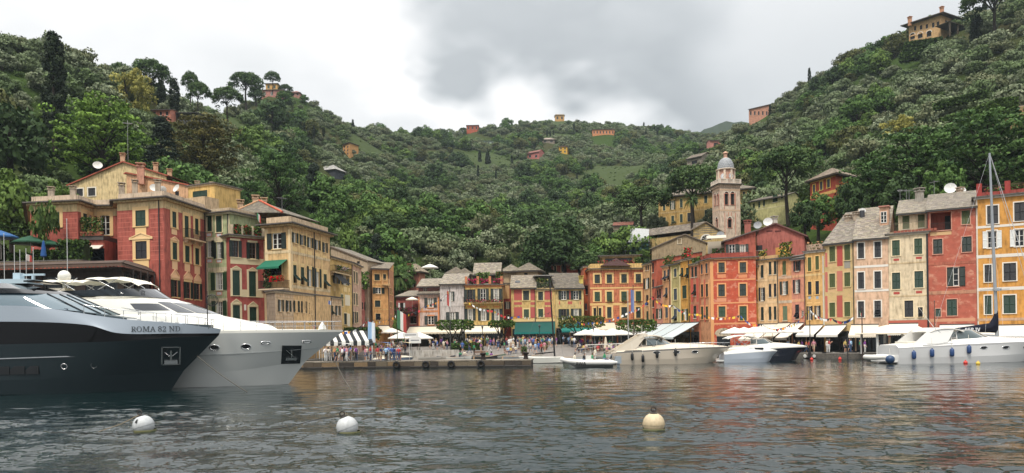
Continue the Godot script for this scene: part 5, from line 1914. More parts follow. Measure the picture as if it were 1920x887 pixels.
func make_right_houses()->void:
	var H:Dictionary
	H=row_house("cream_row_house","narrow cream house first in the right-hand row by the square",1206,497,1222,{
		k="#cfa06c",roof=["flat",0.0],shop=[[0,3.0]],
		x=[[0,1211.5,502,2.5,11,"kC"],[0,1215.5,501,2.5,11,"kC"],[0,1212.5,531.5,5,20,"gO"],[0,1213.6,563,4,20,"kC"],[0,1214,592.5,4,18,"nC"]],pipes=[[0,1220.6,540]],
	})
	H=row_house("red_row_house","slim orange-red house second in the right-hand row by the square",1222,489,1231,{
		k="#b9593f",roof=["shed",1.5,1.0],rk="#a8a094",shop=[[0,3.0]],
		x=[[0,1224.5,502,2.6,18,"kC"],[0,1224.5,531.5,3,15,"kC"],[0,1224.8,566,3,20,"kC"],[0,1225,594,3,12,"kC"]],
	})
	H=row_house("low_pink_house","low pink house under a slate canopy in the right-hand row",1231,538,1241.6,{
		k="#cf8a72",deep=4.0,roof=["shed",1.0,1.0],rk="#8d877e",over=0.6,shop=[[0,3.0]],
		x=[[0,1233.3,552,2.6,16,"kC"],[0,1237.6,551,2.8,18,"kP"],[0,1236.5,588,5,19,"nO"]],
	})
	H=row_house("coral_row_house","coral upper house behind the low pink one",1229,492,1243,{
		k="#c66f52",deep=5.0,away=[1.0,-0.16],roof=["flat",0.0],x=[[0,1234,517,5,14,"kC"]],
	})
	H.root.position+=V3(3.4,0,0)
	H=row_house("orange_row_house","pale orange house with blue-grey shutters beside the green house",1241.6,500.5,1257,{
		k="#d79a68",roof=["flat",0.0],shop=[[0,3.0]],su=[0.06,"#dcae80"],
		x=[[0,1246.7,517,4,20,"bP"],[0,1253,515,3.4,20,"bP"],[0,1249.7,549,4.5,20,"bP"],[0,1250,584.5,5,23,"bC"]],pipes=[[0,1256.4,550]],
	})
	roof_plants(H,0.0,1.0,1.6)
	H=row_house("green_row_house","olive green house with cream corner trim in the right-hand row",1257,497,1275.5,{
		k="#b3a566",roof=["side",1.2,0.7],rk="#a39b90",shop=[[0,3.2]],su=[0.14,"#d6c795"],
		x=[[0,1266.4,511.5,5,16,"bC"],[0,1266.5,552,6,21.5,"bC"],[0,1266.5,590.5,6,22.5,"bP"]],
		p=[[0,1257.4,500,1259.4,620,"#d3c190"],[0,1273.4,498,1275.2,620,"#d3c190"]],
	})
	H=row_house("ochre_row_house","ochre house with propped green shutters in the right-hand row",1275.5,489,1293,{
		k="#cc9238",roof=["flat",0.0],shop=[[0,3.2]],su=[0.08,"#d9a95e"],
		x=[[0,1279.3,511,4.5,18,"nP"],[0,1288.6,512,4.5,20,"nP"],[0,1283.5,547.5,8,25,"nC"],[0,1285,590,5,21.5,"vO"]],pipes=[[0,1292.6,540]],
	})
	roof_plants(H,0.0,0.8,1.8,260,Color(0.5,0.02,0.03),0.35)
	H=row_house("red_strip_house","narrow red house with cream strips against the big red house",1294,497,1310,{
		k="#c07a58",roof=["flat",0.0],shop=[[0,3.2]],
		x=[[0,1298.3,510.6,3.6,19,"gC"],[0,1304.6,509.6,4,19,"gC"],[0,1302.6,544,4.5,22,"gP"],[0,1303,585,4.8,23,"gC"]],
		p=[[0,1294.6,522,1299.5,566,"#b5503e"],[0,1305.6,522,1309.6,566,"#b5503e"],[0,1294.6,571,1299.5,606,"#b5503e"],[0,1306,571,1309.6,606,"#b5503e"]],
	})
	roof_plants(H,0.1,0.9,0.9,200)
	var R:=house("big_red_house","big weathered red house with cream corner strips facing the harbour",{
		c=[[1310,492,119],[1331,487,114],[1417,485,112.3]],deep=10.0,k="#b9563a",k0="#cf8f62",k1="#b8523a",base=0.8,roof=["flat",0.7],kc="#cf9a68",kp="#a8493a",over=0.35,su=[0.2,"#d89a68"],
		x=[[1,1353,501.6,11.5,19,"gC"],[1,1393,501.6,12,20,"gC"],[1,1353,544.4,12,22.5,"gC"],[1,1393,543.5,12,23,"gC"],[1,1353.7,584.5,12.6,20,"vC"],[1,1393.4,587.5,13,27,"vC"],
			[0,1316,504.7,3.6,18.5,"bC"],[0,1325,503.2,4,19,"bC"],[0,1316.5,545,4,23.5,"gC"],[0,1325.6,544.4,4,24,"gC"],[0,1316.7,586.8,4.2,24,"vC"],[0,1325.7,586.6,4.2,24,"vC"]],
		p=[[1,1331.3,490,1337,650,"#d39a66"],[1,1345,514,1361,521,"#d08860"],[1,1385,514,1401,521,"#d08860"],[1,1344,557.5,1362,566,"#cf8f6c"],[1,1385,557.5,1402,566,"#cf8f6c"],
			[1,1337.5,523,1416.8,525.5,"#d39466"],[1,1337.5,566.5,1416.8,569,"#d39466"],[1,1337.5,605,1416.8,608,"#d39466"],[0,1310.4,524,1313.6,572,"#bb5a42"],[0,1319.6,524,1322.4,604,"#bb5a42"],[0,1328.4,524,1330.6,604,"#d9a06c"]],
		pipes=[[0,1311,550]],
	})
	R.root.get_node("wall2").material_override=worn_plaster("#b8523a",0.11)
	var w:Wall=R.walls[1]
	var dv:=on_wall(w,1354,646)
	var s:=SN()
	var a0:=on_wall(w,1343.5,640).x
	var a1:=on_wall(w,1370,640).x
	var av:=on_wall(w,1356,627).y
	var ar:=(a1-a0)/2.0
	for k in 12:
		var t0:=PI*k/12.0
		var t1:=PI*(k+1)/12.0
		var c:=V3((a0+a1)/2.0,av,0.04)
		s.quad(c+V3(cos(t1),sin(t1)*0.75,0)*ar,c+V3(cos(t0),sin(t0)*0.75,0)*ar,c+V3(cos(t0),sin(t0)*0.75,0)*(ar+0.25),c+V3(cos(t1),sin(t1)*0.75,0)*(ar+0.25))
		s.tri(c-V3(0,0,0.02),c+V3(cos(t0),sin(t0)*0.75,-0.02)*ar,c+V3(cos(t1),sin(t1)*0.75,-0.02)*ar)
	s.block(V3(a0,av-0.28,0.0),V3(a1,av,0.08))
	piece("lunette",s.mesh(),plaster("#c2b196"),R.root,T3(w.xf.basis,w.xf.origin-R.o))
	s=SN()
	s.block(V3(a0+0.05,0.8,0.0),V3(a1-0.05,av-0.28,0.03))
	piece("doorway",s.mesh(),glass_dark(),R.root,T3(w.xf.basis,w.xf.origin-R.o))
	lettering("CA'",w.xf*V3((a0+a1)/2.0,av+0.38,0.05)-R.o,w.xf.basis,0.42,"#4a4136",R.root)
	lettering("MARE",w.xf*V3((a0+a1)/2.0,av+0.06,0.05)-R.o,w.xf.basis,0.32,"#4a4136",R.root)
	merge_into(R,house("upper_storey","upper storey",{
		c=[[1359,470,113.7],[1417.3,470,112.5]],deep=9.0,k="#b35a48",base=R.top,top=at(1359,454,113.7).y,tops0=tops_on([[1359,470,113.7],[1417.3,470,112.5]],[[1359,453],[1417.3,433]]),roof=["front",1416.8,433.2],over=0.5,vk="#5a4a48",rk="#9a948b",su=[0.06,"#c2705c"],
		x=[[0,1372.6,467,11.5,18,"gO"],[0,1392.6,467,10.5,18,"gO"]],
	},"storey"))
	roof_plants(R,0.0,1.0,0.8,220)
	w=R.walls[1]
	piece("terrace_plants",blooms(w.xf*V3(0.4,R.top+0.9,-0.7)-R.o,w.xf*V3(2.2,R.top+0.9,-0.7)-R.o,0.7,0.5,Color(0.3,0.1,0.1),0.1,0.12,160),leaf_mat(),R.root)
	s=SN()
	s.box(T3(Basis(Vector3.RIGHT,0.28),V3(1.0,R.top+3.4,-0.6)),V3(2.9,0.08,2.6))
	s.block(V3(-0.3,R.top+0.6,-3.0),V3(2.3,R.top+3.0,-2.9))
	piece("terrace_awning",s.mesh(),paint("#b5aa98"),R.root,T3(w.xf.basis,w.xf.origin-R.o))
	H=house("pink_gable_house","broad pink gable rising behind the yellow row houses",{
		c=[[1417.5,436,120],[1508,440,117]],deep=14.0,k="#b5665a",base=3.0,top=at(1508,441,117).y,tops0=tops_on([[1417.5,436,120],[1508,440,117]],[[1417.5,434.5],[1454.5,419.5],[1508,441]]),roof=["front",1454.5,419.5],over=0.5,vk="#6a4540",rk="#a3746a",
		x=[[0,1423.5,464.8,12,9.5,"kC"]],
		p=[[0,1437,432,1448.5,435,"#5a2e2a"],[0,1453,432,1464.5,435,"#5a2e2a"]],
	})
	for c in [[1421,423,120,1.3],[1440,417,122,1.5],[1351,441,118,1.2]]:
		piece("dish_aerial",parts.dish,paint("#8b8d90" if c[0]<1430 else "#c5c5c2"),H.root,T3(Basis.from_euler(V3(1.2,-0.4,0)).scaled(Vector3.ONE*c[3]),at(c[0],c[1],c[2])-H.o))
	add_chimney(H,at(1402,427,120),1.0,"#b5685a")
	add_chimney(H,at(1452,419,122),1.0,"#c4bdb2")
	H=row_house("ochre_sliver_house","ochre sliver of a house squeezed against the big red house",1417.5,500,1420.5,{k="#c98f45",deep=5.0,roof=["flat",0.0],x=[[0,1419,515,1.5,20,"kC"],[0,1419,555,1.5,22,"kC"]]})
	H=row_house("yellow_row_house","cream-yellow house with three dark shutters per floor beside the big red house",1420.5,489,1459,{
		k="#e2ba88",roof=["flat",0.5],kc="#d9b078",kp="#cfa670",rk="#8f8d8c",
		f=[[0,1443,[[1429.2,4.8],[1443.7,5],[1453.2,5]],[[491,515,"gC"],[532.5,557,"kC"],[575,600,"gC"]],{"0,0":"-","1,0":"-","2,0":"-"}]],
		x=[[0,1429,509,4.8,24,"gC"],[0,1429,551.7,5.2,25,"kO"],[0,1429.4,588.3,4.8,25,"gC"]],s=[[0,1440,525,0.3,"!e3bf90"],[0,1440,567,0.3,"!e3bf90"]],pipes=[[0,1458.6,540]],
	})
	roof_plants(H,0.0,0.35,1.4,160,Color(0.4,0.3,0.05))
	w=H.walls[0]
	s=SN()
	s.block(V3(w.len*0.45,H.top,-3.4),V3(w.len,H.top+2.0,-2.6))
	piece("terrace_wall",s.mesh(),plaster("#d49a45"),H.root,T3(w.xf.basis,w.xf.origin-H.o))
	H=row_house("peach_row_house","peach house with a small white awning at its window",1459,485,1483.7,{
		k="#d69763",roof=["shed",1.2,1.0],rk="#8d8985",
		x=[[0,1470.5,502.6,6.5,26,"oC"],[0,1470.4,540,7,25,"gO"],[0,1472,587.5,8,27,"yC"]],s=[[0,1471,520,0.4,"!cfa98c"],[0,1471,566,0.4,"!c9b49a"]],
	})
	roof_plants(H,0.0,0.9,2.2,260,Color(0.45,0.35,0.05),0.25)
	H=row_house("salmon_row_house","salmon pink house with open dark shutters in the right-hand row",1483.7,486,1509,{
		k="#d28a70",roof=["shed",1.4,1.0],rk="#8d8985",kc="#d9d0c4",
		x=[[0,1494.8,498.7,6,19,"kB"],[0,1494,537,6,25,"kO"],[0,1494.8,584.5,7,27,"kP"],[0,1505,588,4,12,"wD"]],s=[[0,1496,518,0.4,"!dca078"],[0,1496,563.5,0.4,"!dca078"]],
	})
	H=row_house("amber_row_house","amber house with green and black shutters and a railed roof terrace",1509,473,1545,{
		k="#dbaa66",roof=["flat",0.9],kc="#cfc6b8",kp="#b79a84",su=[0.1,"#dfb878"],
		x=[[0,1518.1,495.6,6.5,26,"oC"],[0,1532.4,493,6.5,26,"oC"],[0,1518.4,540.5,6.5,25,"kC"],[0,1532.5,539.3,6.5,25,"kC"],[0,1518.3,587,5,26,"kO"],[0,1533.3,586,5,26,"kO"]],
		s=[[0,1527,515,0.3,"!e0bd80"]],p=[[0,1516,555.5,1520.5,560.5,"#8fa3b5"],[0,1530,555.5,1534.8,560.5,"#8fa3b5"],[0,1513,567,1523,569,"#e0b97c"],[0,1527,567,1538,569,"#e0b97c"],[0,1541.8,480,1544.6,610,"#b9b4a4"]],pipes=[[0,1509.4,540]],
	})
	roof_plants(H,0.1,0.9,1.2,240,Color(0.4,0.2,0.1))
	H=row_house("faded_panel_house","mottled ochre house with faded red arched panels between olive shutters",1545.3,457,1601,{
		k="#c6aa78",worn="#c6aa78",roof=["side",5.0,0.6],rk="#a8a096",deep=12.0,su=[0.1,"#cdb98c"],
		f=[[0,1560.5,[[1560.5,11],[1588.7,11.3]],[[461.5,490.5,"oC"],[513,539,"oC"],[567.5,594.5,"oC"]],{}]],
		p=[[0,1547.2,474,1551.2,501,"#b5655a"],[0,1569.3,461,1579.6,499,"#a8473f"],[0,1547.2,510,1551.6,548,"#b5655a"],[0,1569.3,508,1579.6,546,"#b8705f"],[0,1547.2,555,1551.6,600,"#b5655a"],[0,1569,554,1579.6,595,"#a85548"],[0,1583,489,1594.3,503,"#8f8a80"]],
		pipes=[[0,1600.6,520]],
	})
	var q:Wall=H.walls[0]
	for z in [[0.28,3.2,1.0],[0.55,3.6,0.9],[0.8,2.0,0.8]]:
		add_chimney(H,q.xf*V3(q.len*z[0],H.top+z[1],-5.0)-Vector3.ZERO,z[2],"#b8a48e")
	H=row_house("peach_white_framed_house","peach house with black shutters in white frames",1601,447.5,1665,{
		k="#e0b898",roof=["side",5.0,0.6],rk="#b5ac9f",deep=12.0,su=[0.14,"#dcd6cc"],kc="#cdc6bb",over=0.4,
		f=[[0,1614.3,[[1614.3,11.5],[1645.6,12.2]],[[455.5,484.5,"kC"],[510.5,541.5,"kC"],[565,595,"kC"]],{"2,1":"kP"}]],s=[[0,1630,499.5,0.3,"#d8d3ca"],[0,1630,545,0.3,"#d8d3ca"]],
	})
	q=H.walls[0]
	s=SN()
	s.block(V3(q.len*0.72,H.top+0.9,-4.4),V3(q.len*0.98,H.top+4.3,-2.4))
	piece("dormer",s.mesh(),plaster("#d9a888"),H.root,T3(q.xf.basis,q.xf.origin-H.o))
	s=SN()
	s.block(V3(q.len*0.69,H.top+4.3,-4.6),V3(q.len*1.01,H.top+4.45,-2.1))
	s.block(V3(q.len*0.69,H.top+4.45,-4.6),V3(q.len*1.01,H.top+4.55,-3.2))
	piece("dormer_roof",s.mesh(),paint("#b0796a"),H.root,T3(q.xf.basis,q.xf.origin-H.o))
	piece("dormer_window",parts.pane,glass_dark(),H.root,T3(q.xf.basis*BS(V3(0.7,1.5,1)),q.xf*V3(q.len*0.84,H.top+2.9,-2.38)-H.o))
	piece("dormer_casement",parts.casement,paint("#d8d6cf"),H.root,T3(q.xf.basis*BS(V3(0.75,1.55,1)),q.xf*V3(q.len*0.84,H.top+2.9,-2.36)-H.o))
	piece("dish_aerial",parts.dish,paint("#c9c9c6"),H.root,T3(Basis.from_euler(V3(1.2,-0.5,0)).scaled(Vector3.ONE*0.9),at(1617,396,107)-H.o))
	piece("flue",parts.pole,paint("#3a3b3f",0.4),H.root,T3(BS(V3(0.7,1.6,0.7)),at(1617,416,106)-H.o))
	H=row_house("cream_terrace_house","cream house with green shutters and a railed top-floor terrace",1665.3,440.5,1739,{
		k="#dfcba8",roof=["flat",0.0],deep=12.0,su=[0.12,"#e2d0ae"],kc="#cfc4b0",over=0.4,
		x=[[0,1680,465,14,29,"vC"],[0,1721.8,461.8,14.6,29.5,"vC"],[0,1680.4,526.8,15,31,"nC"],[0,1723,523.8,16,31,"nC"],[0,1704.3,579,16,31,"kC"],[0,1725.8,585,8.5,18,"kP"]],
		p=[[0,1675.5,485,1686,489,"#a8473f"],[0,1717.5,481.5,1728.5,485.5,"#a8473f"],[0,1675.5,547.5,1687,552,"#a8473f"],[0,1717.5,545.5,1729,550,"#a8473f"],[0,1665.8,600,1738.8,632,"#b05c4c"]],
		s=[[0,1702,493,0.15,"!d2b88e"],[0,1702,555,0.15,"!d2b88e"],[0,1702,599,0.2,"!cdbfa6"]],pipes=[[0,1738.4,510]],
	})
	q=H.walls[0]
	var deep_in:Vector3=-q.out*1.6
	var U:=house("top_floor","top floor",{
		c=[[1684,399.5,row_d(1684)+1.4],[1738.5,393,row_d(1738.5)+1.4]],deep=9.0,k="#ddc8a4",base=H.top,top=at(1711,398,row_d(1711)+1.4).y,roof=["side",2.6,0.7],rk="#b0a89b",over=0.5,
		x=[[0,1698.7,417,12.5,25,"oC"],[0,1727.5,414.5,12.5,25,"oC"]],
	},"storey")
	merge_into(H,U)
	balcony(H,0,1668,1738.5,437,0.25,1.2,"#cdb493","#6a5a4c","terrace_edge")
	s=SN()
	for k in 12:
		s.block(V3(0.7+k*0.42,H.top+0.1,0.02),V3(1.05+k*0.42,H.top+0.42,0.3))
	piece("flower_pot",s.mesh(),paint("#8f4a38"),H.root,T3(q.xf.basis,q.xf.origin-H.o))
	add_chimney(H,q.xf*V3(q.len*0.75,H.top+5.6,-6.5),1.1,"#a39c92")
	for x in [1688,1700,1705,1752]:
		piece("television_aerial",parts.aerial,paint("#7d7d7f"),H.root,T3(Basis(Vector3.UP,x*1.0).scaled(Vector3.ONE*0.9),at(x,386.0 if x<1720 else 370.0,row_d(minf(x,1738))+7.0)-H.o))
	H=row_house("peeling_red_house","peeling red house with a top-floor loggia left of the orange house",1739.3,394,1829,{
		k="#b05e4c",worn="#b05e4c",roof=["side",3.2,0.7],rk="#a59d92",deep=12.0,su=[0.1,"#c9937e"],over=0.5,
		x=[[0,1758.4,462.3,17,28,"gC"],[0,1812.8,458,18,29,"gC"],[0,1787,518.8,22,36,"gH"],[0,1785,576.5,18.5,31,"nC"],[0,1759,586.3,10,15,"nC"],[0,1811,407.5,15.5,26,"oC"],[0,1764,415,38,34,"gL"]],
		s=[[0,1784,548,0.45,"!c58a6c"],[0,1784,493,0.35,"!b8654f"]],p=[[0,1739.6,597,1828.8,603,"#c08a6c"],[0,1744,434.5,1784,441,"#c9a478"]],pipes=[[0,1740,510]],
	})
	add_chimney(H,at(1800,366,103),0.9,"#c2a890")
	for d in [[1782,354,107,1.6],[1804,358,107,1.0]]:
		piece("dish_aerial",parts.dish,paint("#d2d2cf"),H.root,T3(Basis.from_euler(V3(1.25,-0.5,0)).scaled(Vector3.ONE*d[3]),at(d[0],d[1],d[2])-H.o))
	H=row_house("orange_house","bright orange house with white string courses at the right edge",1829.3,371.5,1990,{
		k="#dc9a44",roof=["flat",0.5],deep=12.0,su=[0.14,"#ddd5c8"],kc="#cfc6ba",kp="#a0453c",over=0.45,
		x=[[0,1861.3,402.5,20,34,"kC"],[0,1912.7,396.8,21,35,"kC"],[0,1860.5,449,17,32,"wO"],[0,1911.5,446,17,32,"wO"],[0,1852.7,512.8,12.4,32,"kC"],[0,1893.6,509.8,23,33,"kC"],[0,1853,571.7,12,35,"nC"],[0,1893,570.5,22,34,"nC"],[0,1945,508,14,32,"kC"],[0,1945,570,14,33,"nC"]],
		s=[[0,1875,423.5,0.3,"#d8d2c8"],[0,1875,479.5,0.4,"#d8d2c8"],[0,1875,541.5,0.4,"#d8d2c8"],[0,1875,599,0.35,"!c9a484"]],p=[[0,1829.5,373,1832.5,640,"#cfc3b4"]],
	})
	q=H.walls[0]
	for k in 4:
		piece("terrace_pillar",parts.box,plaster("#a53c36"),H.root,T3(q.xf.basis*BS(V3(0.6,1.7,0.5)),q.xf*V3(0.4+k*3.0,H.top+0.95,-0.3)-H.o))
	s=SN()
	rail_shape(s,[V3(0.7,H.top+0.2,-0.3),V3(9.4,H.top+0.2,-0.3)],1.2,0.2)
	piece("terrace_rail",s.mesh(),paint("#5a3a34"),H.root,T3(q.xf.basis,q.xf.origin-H.o))
	piece("terrace_plants",blooms(q.xf*V3(1.0,H.top+0.4,-0.4)-H.o,q.xf*V3(9.0,H.top+0.4,-0.4)-H.o,0.8,0.5,Color(0.3,0.08,0.05),0.3,0.12,420),leaf_mat(),H.root)
# raised letters, facing +z of basis b
func lettering(text:String,p:Vector3,b:Basis,high:float,color:String,parent:Node3D,font:="Droid Sans",called:="lettering",weight:=700)->void:
	var t:=TextMesh.new()
	var f:=SystemFont.new()
	f.font_names=PackedStringArray([font])
	f.font_weight=weight
	t.font=f
	t.text=text
	t.font_size=48
	t.pixel_size=high/34.0
	t.depth=0.015
	t.horizontal_alignment=HORIZONTAL_ALIGNMENT_CENTER
	piece(called,t,paint(color),parent,T3(b,p))
# ---------------------------------------------------------------- quays and the square
func make_quays()->void:
	var stone:=mat("quay_stone",Color(0.44,0.42,0.39),{tex="stone",scale=0.35,rough=0.95})
	var paving:=mat("paving",Color(0.50,0.475,0.45),{tex="ground",scale=0.22,rough=0.95})
	var rows:=[]
	for r in [[96.0,-1.0],[104.0,0.05],[112.0,0.62],[120.0,1.25],[128.0,1.75],[132.0,1.86],[152.0,1.92]]:
		var line:=[]
		for k in 26:
			line.append(col(620.0+k*26.0,r[0]+3.0*sin(k*0.7)*(1.0 if r[0]<105 else 0.0),r[1]))
		rows.append(line)
	var s:=SN()
	s.sheet(rows,true)
	structure("pavement",s.mesh(),paving)
	var pl:=PackedVector2Array()
	var outer:=[]
	for x in [1300.0,1340.0,1419.0,1510.0,1601.0,1760.0,1920.0,2100.0]:
		var p:=col(x,row_d(x),0)
		var q:=col(x,row_d(x)-(9.0 if x<1600 else 7.5),0)
		if x==1340.0:
			p=col(x,109,0)
			q=col(x,99.5,0)
		if x==1300.0:
			p=col(x,118,0)
			q=col(x-40,108,0)
		pl.append(Vector2(p.x,p.z))
		outer.append(Vector2(q.x,q.z))
	outer.reverse()
	for q in outer:
		pl.append(q)
	s=SN()
	s.prism(pl,-2.5,0.66)
	structure("quay",s.mesh(),stone)
	s=SN()
	pl=PackedVector2Array()
	for c in [[-260,82],[240,78],[330,84],[520,86],[640,100],[742,124],[742,150],[500,130],[-260,130]]:
		var p:=col(c[0],c[1],0)
		pl.append(Vector2(p.x,p.z))
	s.prism(pl,-2.5,0.95)
	structure("quay",s.mesh(),stone)
	make_jetty()
# the stone jetty in front of the square: rubble core, a course of big worn blocks and a paved top
func make_jetty()->void:
	var a:=col(548,87.5,0)
	var b:=col(996,84.0,0)
	var dir:=(b-a).normalized()
	var back:=dir.cross(Vector3.UP)*-1.0
	var L:=a.distance_to(b)
	var o:=thing("jetty","low stone jetty of worn blocks running across the harbour in front of the square","jetty",a,atan2(-dir.z,dir.x))
	var core:=SN()
	core.block(V3(0.1,-2.5,-3.3),V3(L-0.1,0.22,-0.1))
	core.block(V3(0.1,0.22,-3.3),V3(L-0.1,0.78,-0.5))
	piece("core",core.mesh(),mat("wet_stone",Color(0.085,0.075,0.06),{tex="stone",scale=0.6,rough=0.5}),o)
	var tones:=[Color(0.60,0.50,0.37),Color(0.38,0.33,0.27),Color(0.50,0.45,0.37),Color(0.28,0.25,0.22)]
	var blocks:=[]
	for v in 4:
		var s:=SN()
		s.block(V3(-0.5,-0.5,-0.5),V3(0.5,0.44,0.5))
		s.quad(V3(-0.5,0.44,0.5),V3(0.5,0.44,0.5),V3(0.47,0.5,0.42),V3(-0.47,0.5,0.42))
		s.quad(V3(-0.47,0.5,0.42),V3(0.47,0.5,0.42),V3(0.47,0.5,-0.5),V3(-0.47,0.5,-0.5))
		blocks.append(s.mesh())
	var r:=RandomNumberGenerator.new()
	r.seed=8
	var x:=0.0
	while x<L-0.6:
		var wd:=minf(r.randf_range(0.9,1.9),L-x)
		var h:=r.randf_range(0.46,0.54)
		piece("stone_block",blocks[r.randi() % 4],mat("block%d" % (int(x*7.0) % 4),tones[int(x*7.0) % 4],{tex="stone",scale=0.7,rough=0.9}),o,T3(Basis(Vector3.UP,r.randf_range(-0.015,0.015)).scaled(V3(wd-0.03,h,0.6)),V3(x+wd/2,0.48+r.randf_range(-0.02,0.02),-0.3+r.randf_range(-0.05,0.04))))
		x+=wd
	x=0.0
	while x<L-0.6:
		var wd:=minf(r.randf_range(1.2,2.6),L-x)
		piece("footing_stone",blocks[r.randi() % 4],mat("footing",Color(0.17,0.145,0.115),{tex="stone",scale=0.7,rough=0.45}),o,T3(BS(V3(wd-0.04,0.7,0.5)),V3(x+wd/2,-0.14+r.randf_range(-0.03,0.03),-0.2+r.randf_range(-0.06,0.06))))
		x+=wd
	x=0.0
	while x<L-0.6:
		var wd:=minf(r.randf_range(1.6,2.8),L-x)
		piece("coping_slab",parts.box,mat("coping%d" % (int(x) % 3),Color(0.60,0.56,0.50)*(0.85+0.1*(int(x) % 3)),{tex="stone",scale=0.5,rough=0.9}),o,T3(BS(V3(wd-0.02,0.12,3.2)),V3(x+wd/2,0.80+r.randf_range(-0.015,0.015),-1.62)))
		x+=wd
# ---------------------------------------------------------------- church and palazzo on the mound
func make_church()->void:
	var T:=house("bell_tower","cream and pink church bell tower with a clock and a scaled dome",{
		c=[[1335.2,352,168.6],[1349.4,350,164.6],[1387.6,350,165.6]],k="#dcc4ae",k0="#d2b69e",base=18.0,roof=["flat",0.0],over=0.55,kc="#c9ae96",su=[0.12,"#bf7d6a"],
		x=[[1,1362.3,373.5,6.6,21,"dA"],[1,1373.8,373.5,6.6,21,"dA"],[0,1341,376,2.6,19,"dA"],[0,1346,375,2.6,19,"dA"],[1,1368.5,419,7,16,"dA"],[0,1344,419,3.4,15,"dA"]],
		s=[[1,1368,394.5,0.35,"#c9ab90"],[0,1342,395.5,0.35,"#c9ab90"],[1,1368,356,0.3,"#c9ab90"],[0,1342,357.5,0.3,"#c9ab90"]],
		p=[[1,1357.4,361,1358.6,392,"#c07f6c"],[1,1378,361,1379.2,392,"#c07f6c"],[1,1360,386.5,1365,391.5,"#d9c4ae"],[1,1371,386.5,1376,391.5,"#d9c4ae"],[1,1358.4,399,1359.6,440,"#c07f6c"],[1,1378.5,399,1379.7,440,"#c07f6c"],[1,1365.4,398,1366.6,405,"#c07f6c"],[1,1370.6,398,1371.8,405,"#c07f6c"],[0,1338.4,362,1339.2,392,"#c07f6c"],[0,1347.6,360,1348.3,392,"#c07f6c"]],
	})
	var c:=Vector3.ZERO
	for p in T.poly:
		c+=V3(p.x,0,p.y)/4.0
	c.y=T.top
	var local:Vector3=c-T.o
	var s:=SN()
	var w1:Wall=T.walls[1]
	var w0:Wall=T.walls[0]
	for w in [w0,w1]:
		for k in 12:
			s.box(T3(w.xf.basis,w.xf*V3(w.len*(k+0.5)/12.0,T.top-0.42,0.14)-T.o),V3(0.2,0.3,0.26))
	piece("dentils",s.mesh(),paint("#c9ae96",0.9),T.root)
	s=SN()
	for w in [w0,w1]:
		for k in 19:
			s.box(T3(w.xf.basis,w.xf*V3(w.len*k/18.0,T.top+0.62,0.1)-T.o),V3(0.13 if k % 6 else 0.34,0.95,0.13 if k % 6 else 0.34))
		s.box(T3(w.xf.basis,w.xf*V3(w.len/2,T.top+1.12,0.1)-T.o),V3(w.len+0.3,0.14,0.26))
		s.box(T3(w.xf.basis,w.xf*V3(w.len/2,T.top+0.2,0.1)-T.o),V3(w.len+0.3,0.14,0.26))
	piece("balustrade",s.mesh(),paint("#cfc3b4",0.9),T.root)
	s=SN()
	s.lathe(local,[Vector2(1.9,0.0),Vector2(1.9,3.4)],8,true)
	piece("drum",s.mesh(),plaster("#cf9c86"),T.root)
	s=SN()
	for k in 8:
		var a:=TAU*k/8.0+TAU/16.0
		s.box(T3(Basis(Vector3.UP,-a),local+V3(cos(a),0,sin(a))*1.9+V3(0,1.75,0)),V3(0.3,3.3,0.42))
	s.lathe(local+V3(0,3.4,0),[Vector2(1.95,0.0),Vector2(2.2,0.12),Vector2(2.2,0.28),Vector2(1.8,0.3)],16)
	piece("drum_trim",s.mesh(),paint("#d5c2ae",0.9),T.root)
	s=SN()
	var prof:=[]
	for k in 11:
		var a:=PI/2*k/10.0
		prof.append(Vector2(1.78*pow(cos(a),0.8)+0.01,2.6*sin(a)))
	s.lathe(local+V3(0,3.68,0),prof,24)
	piece("dome",s.mesh(),paint("#7d8186",0.6),T.root)
	s=SN()
	for k in 9:
		var a:=PI/2*(k+0.3)/10.0
		var rr:=1.80*pow(cos(a),0.8)
		for j in 28:
			var b:=TAU*(j+0.5*(k % 2))/28.0
			var p:=local+V3(cos(b)*rr,3.68+2.62*sin(a),sin(b)*rr)
			s.box(T3(Basis(Vector3.UP,-b)*Basis(Vector3.BACK,a*0.8-0.1),p),V3(0.05,0.24,TAU*rr/28.0*0.62))
	var sc:=piece("dome_scales",s.mesh(),paint("#a5a8aa",0.6),T.root)
	sc.set_meta("kind","stuff")
	s=SN()
	s.lathe(local+V3(0,6.2,0),[Vector2(0.62,0.0),Vector2(0.5,0.15),Vector2(0.42,0.2),Vector2(0.42,1.0),Vector2(0.6,1.08),Vector2(0.6,1.2),Vector2(0.35,1.45),Vector2(0.02,1.6)],10)
	piece("lantern",s.mesh(),plaster("#c99c84"),T.root)
	for e in [[0.34,1.0],[-0.55,1.0]]:
		var a:float=e[0]
		var out:=V3(sin(a),0,cos(a))
		var bs:=Basis(Vector3.UP,a)
		var dial:=SN()
		var ring:=SN()
		for k in 24:
			var t0:=TAU*k/24.0
			var t1:=TAU*(k+1)/24.0
			var e0:=V3(cos(t0),sin(t0),0)
			var e1:=V3(cos(t1),sin(t1),0)
			dial.tri(Vector3.ZERO,e0*0.62,e1*0.62)
			ring.quad(e0*0.36,e0*0.62,e1*0.62,e1*0.36)
		var d:=piece("clock",dial.mesh(),paint("#d9dadb"),T.root,T3(bs,local+V3(0,1.9,0)+out*1.98))
		for k in 12:
			var t:=TAU*k/12.0
			ring=SN()
		for k in 12:
			var t:=TAU*k/12.0
			ring.bar(V3(cos(t),sin(t),0.02)*0.40,V3(cos(t),sin(t),0.02)*0.58,0.10,0.03)
		piece("numerals",ring.mesh(),paint("#1b1c22"),d)
		ring=SN()
		ring.bar(V3(0,0,0.04),V3(0.30,0.12,0.04),0.06,0.02)
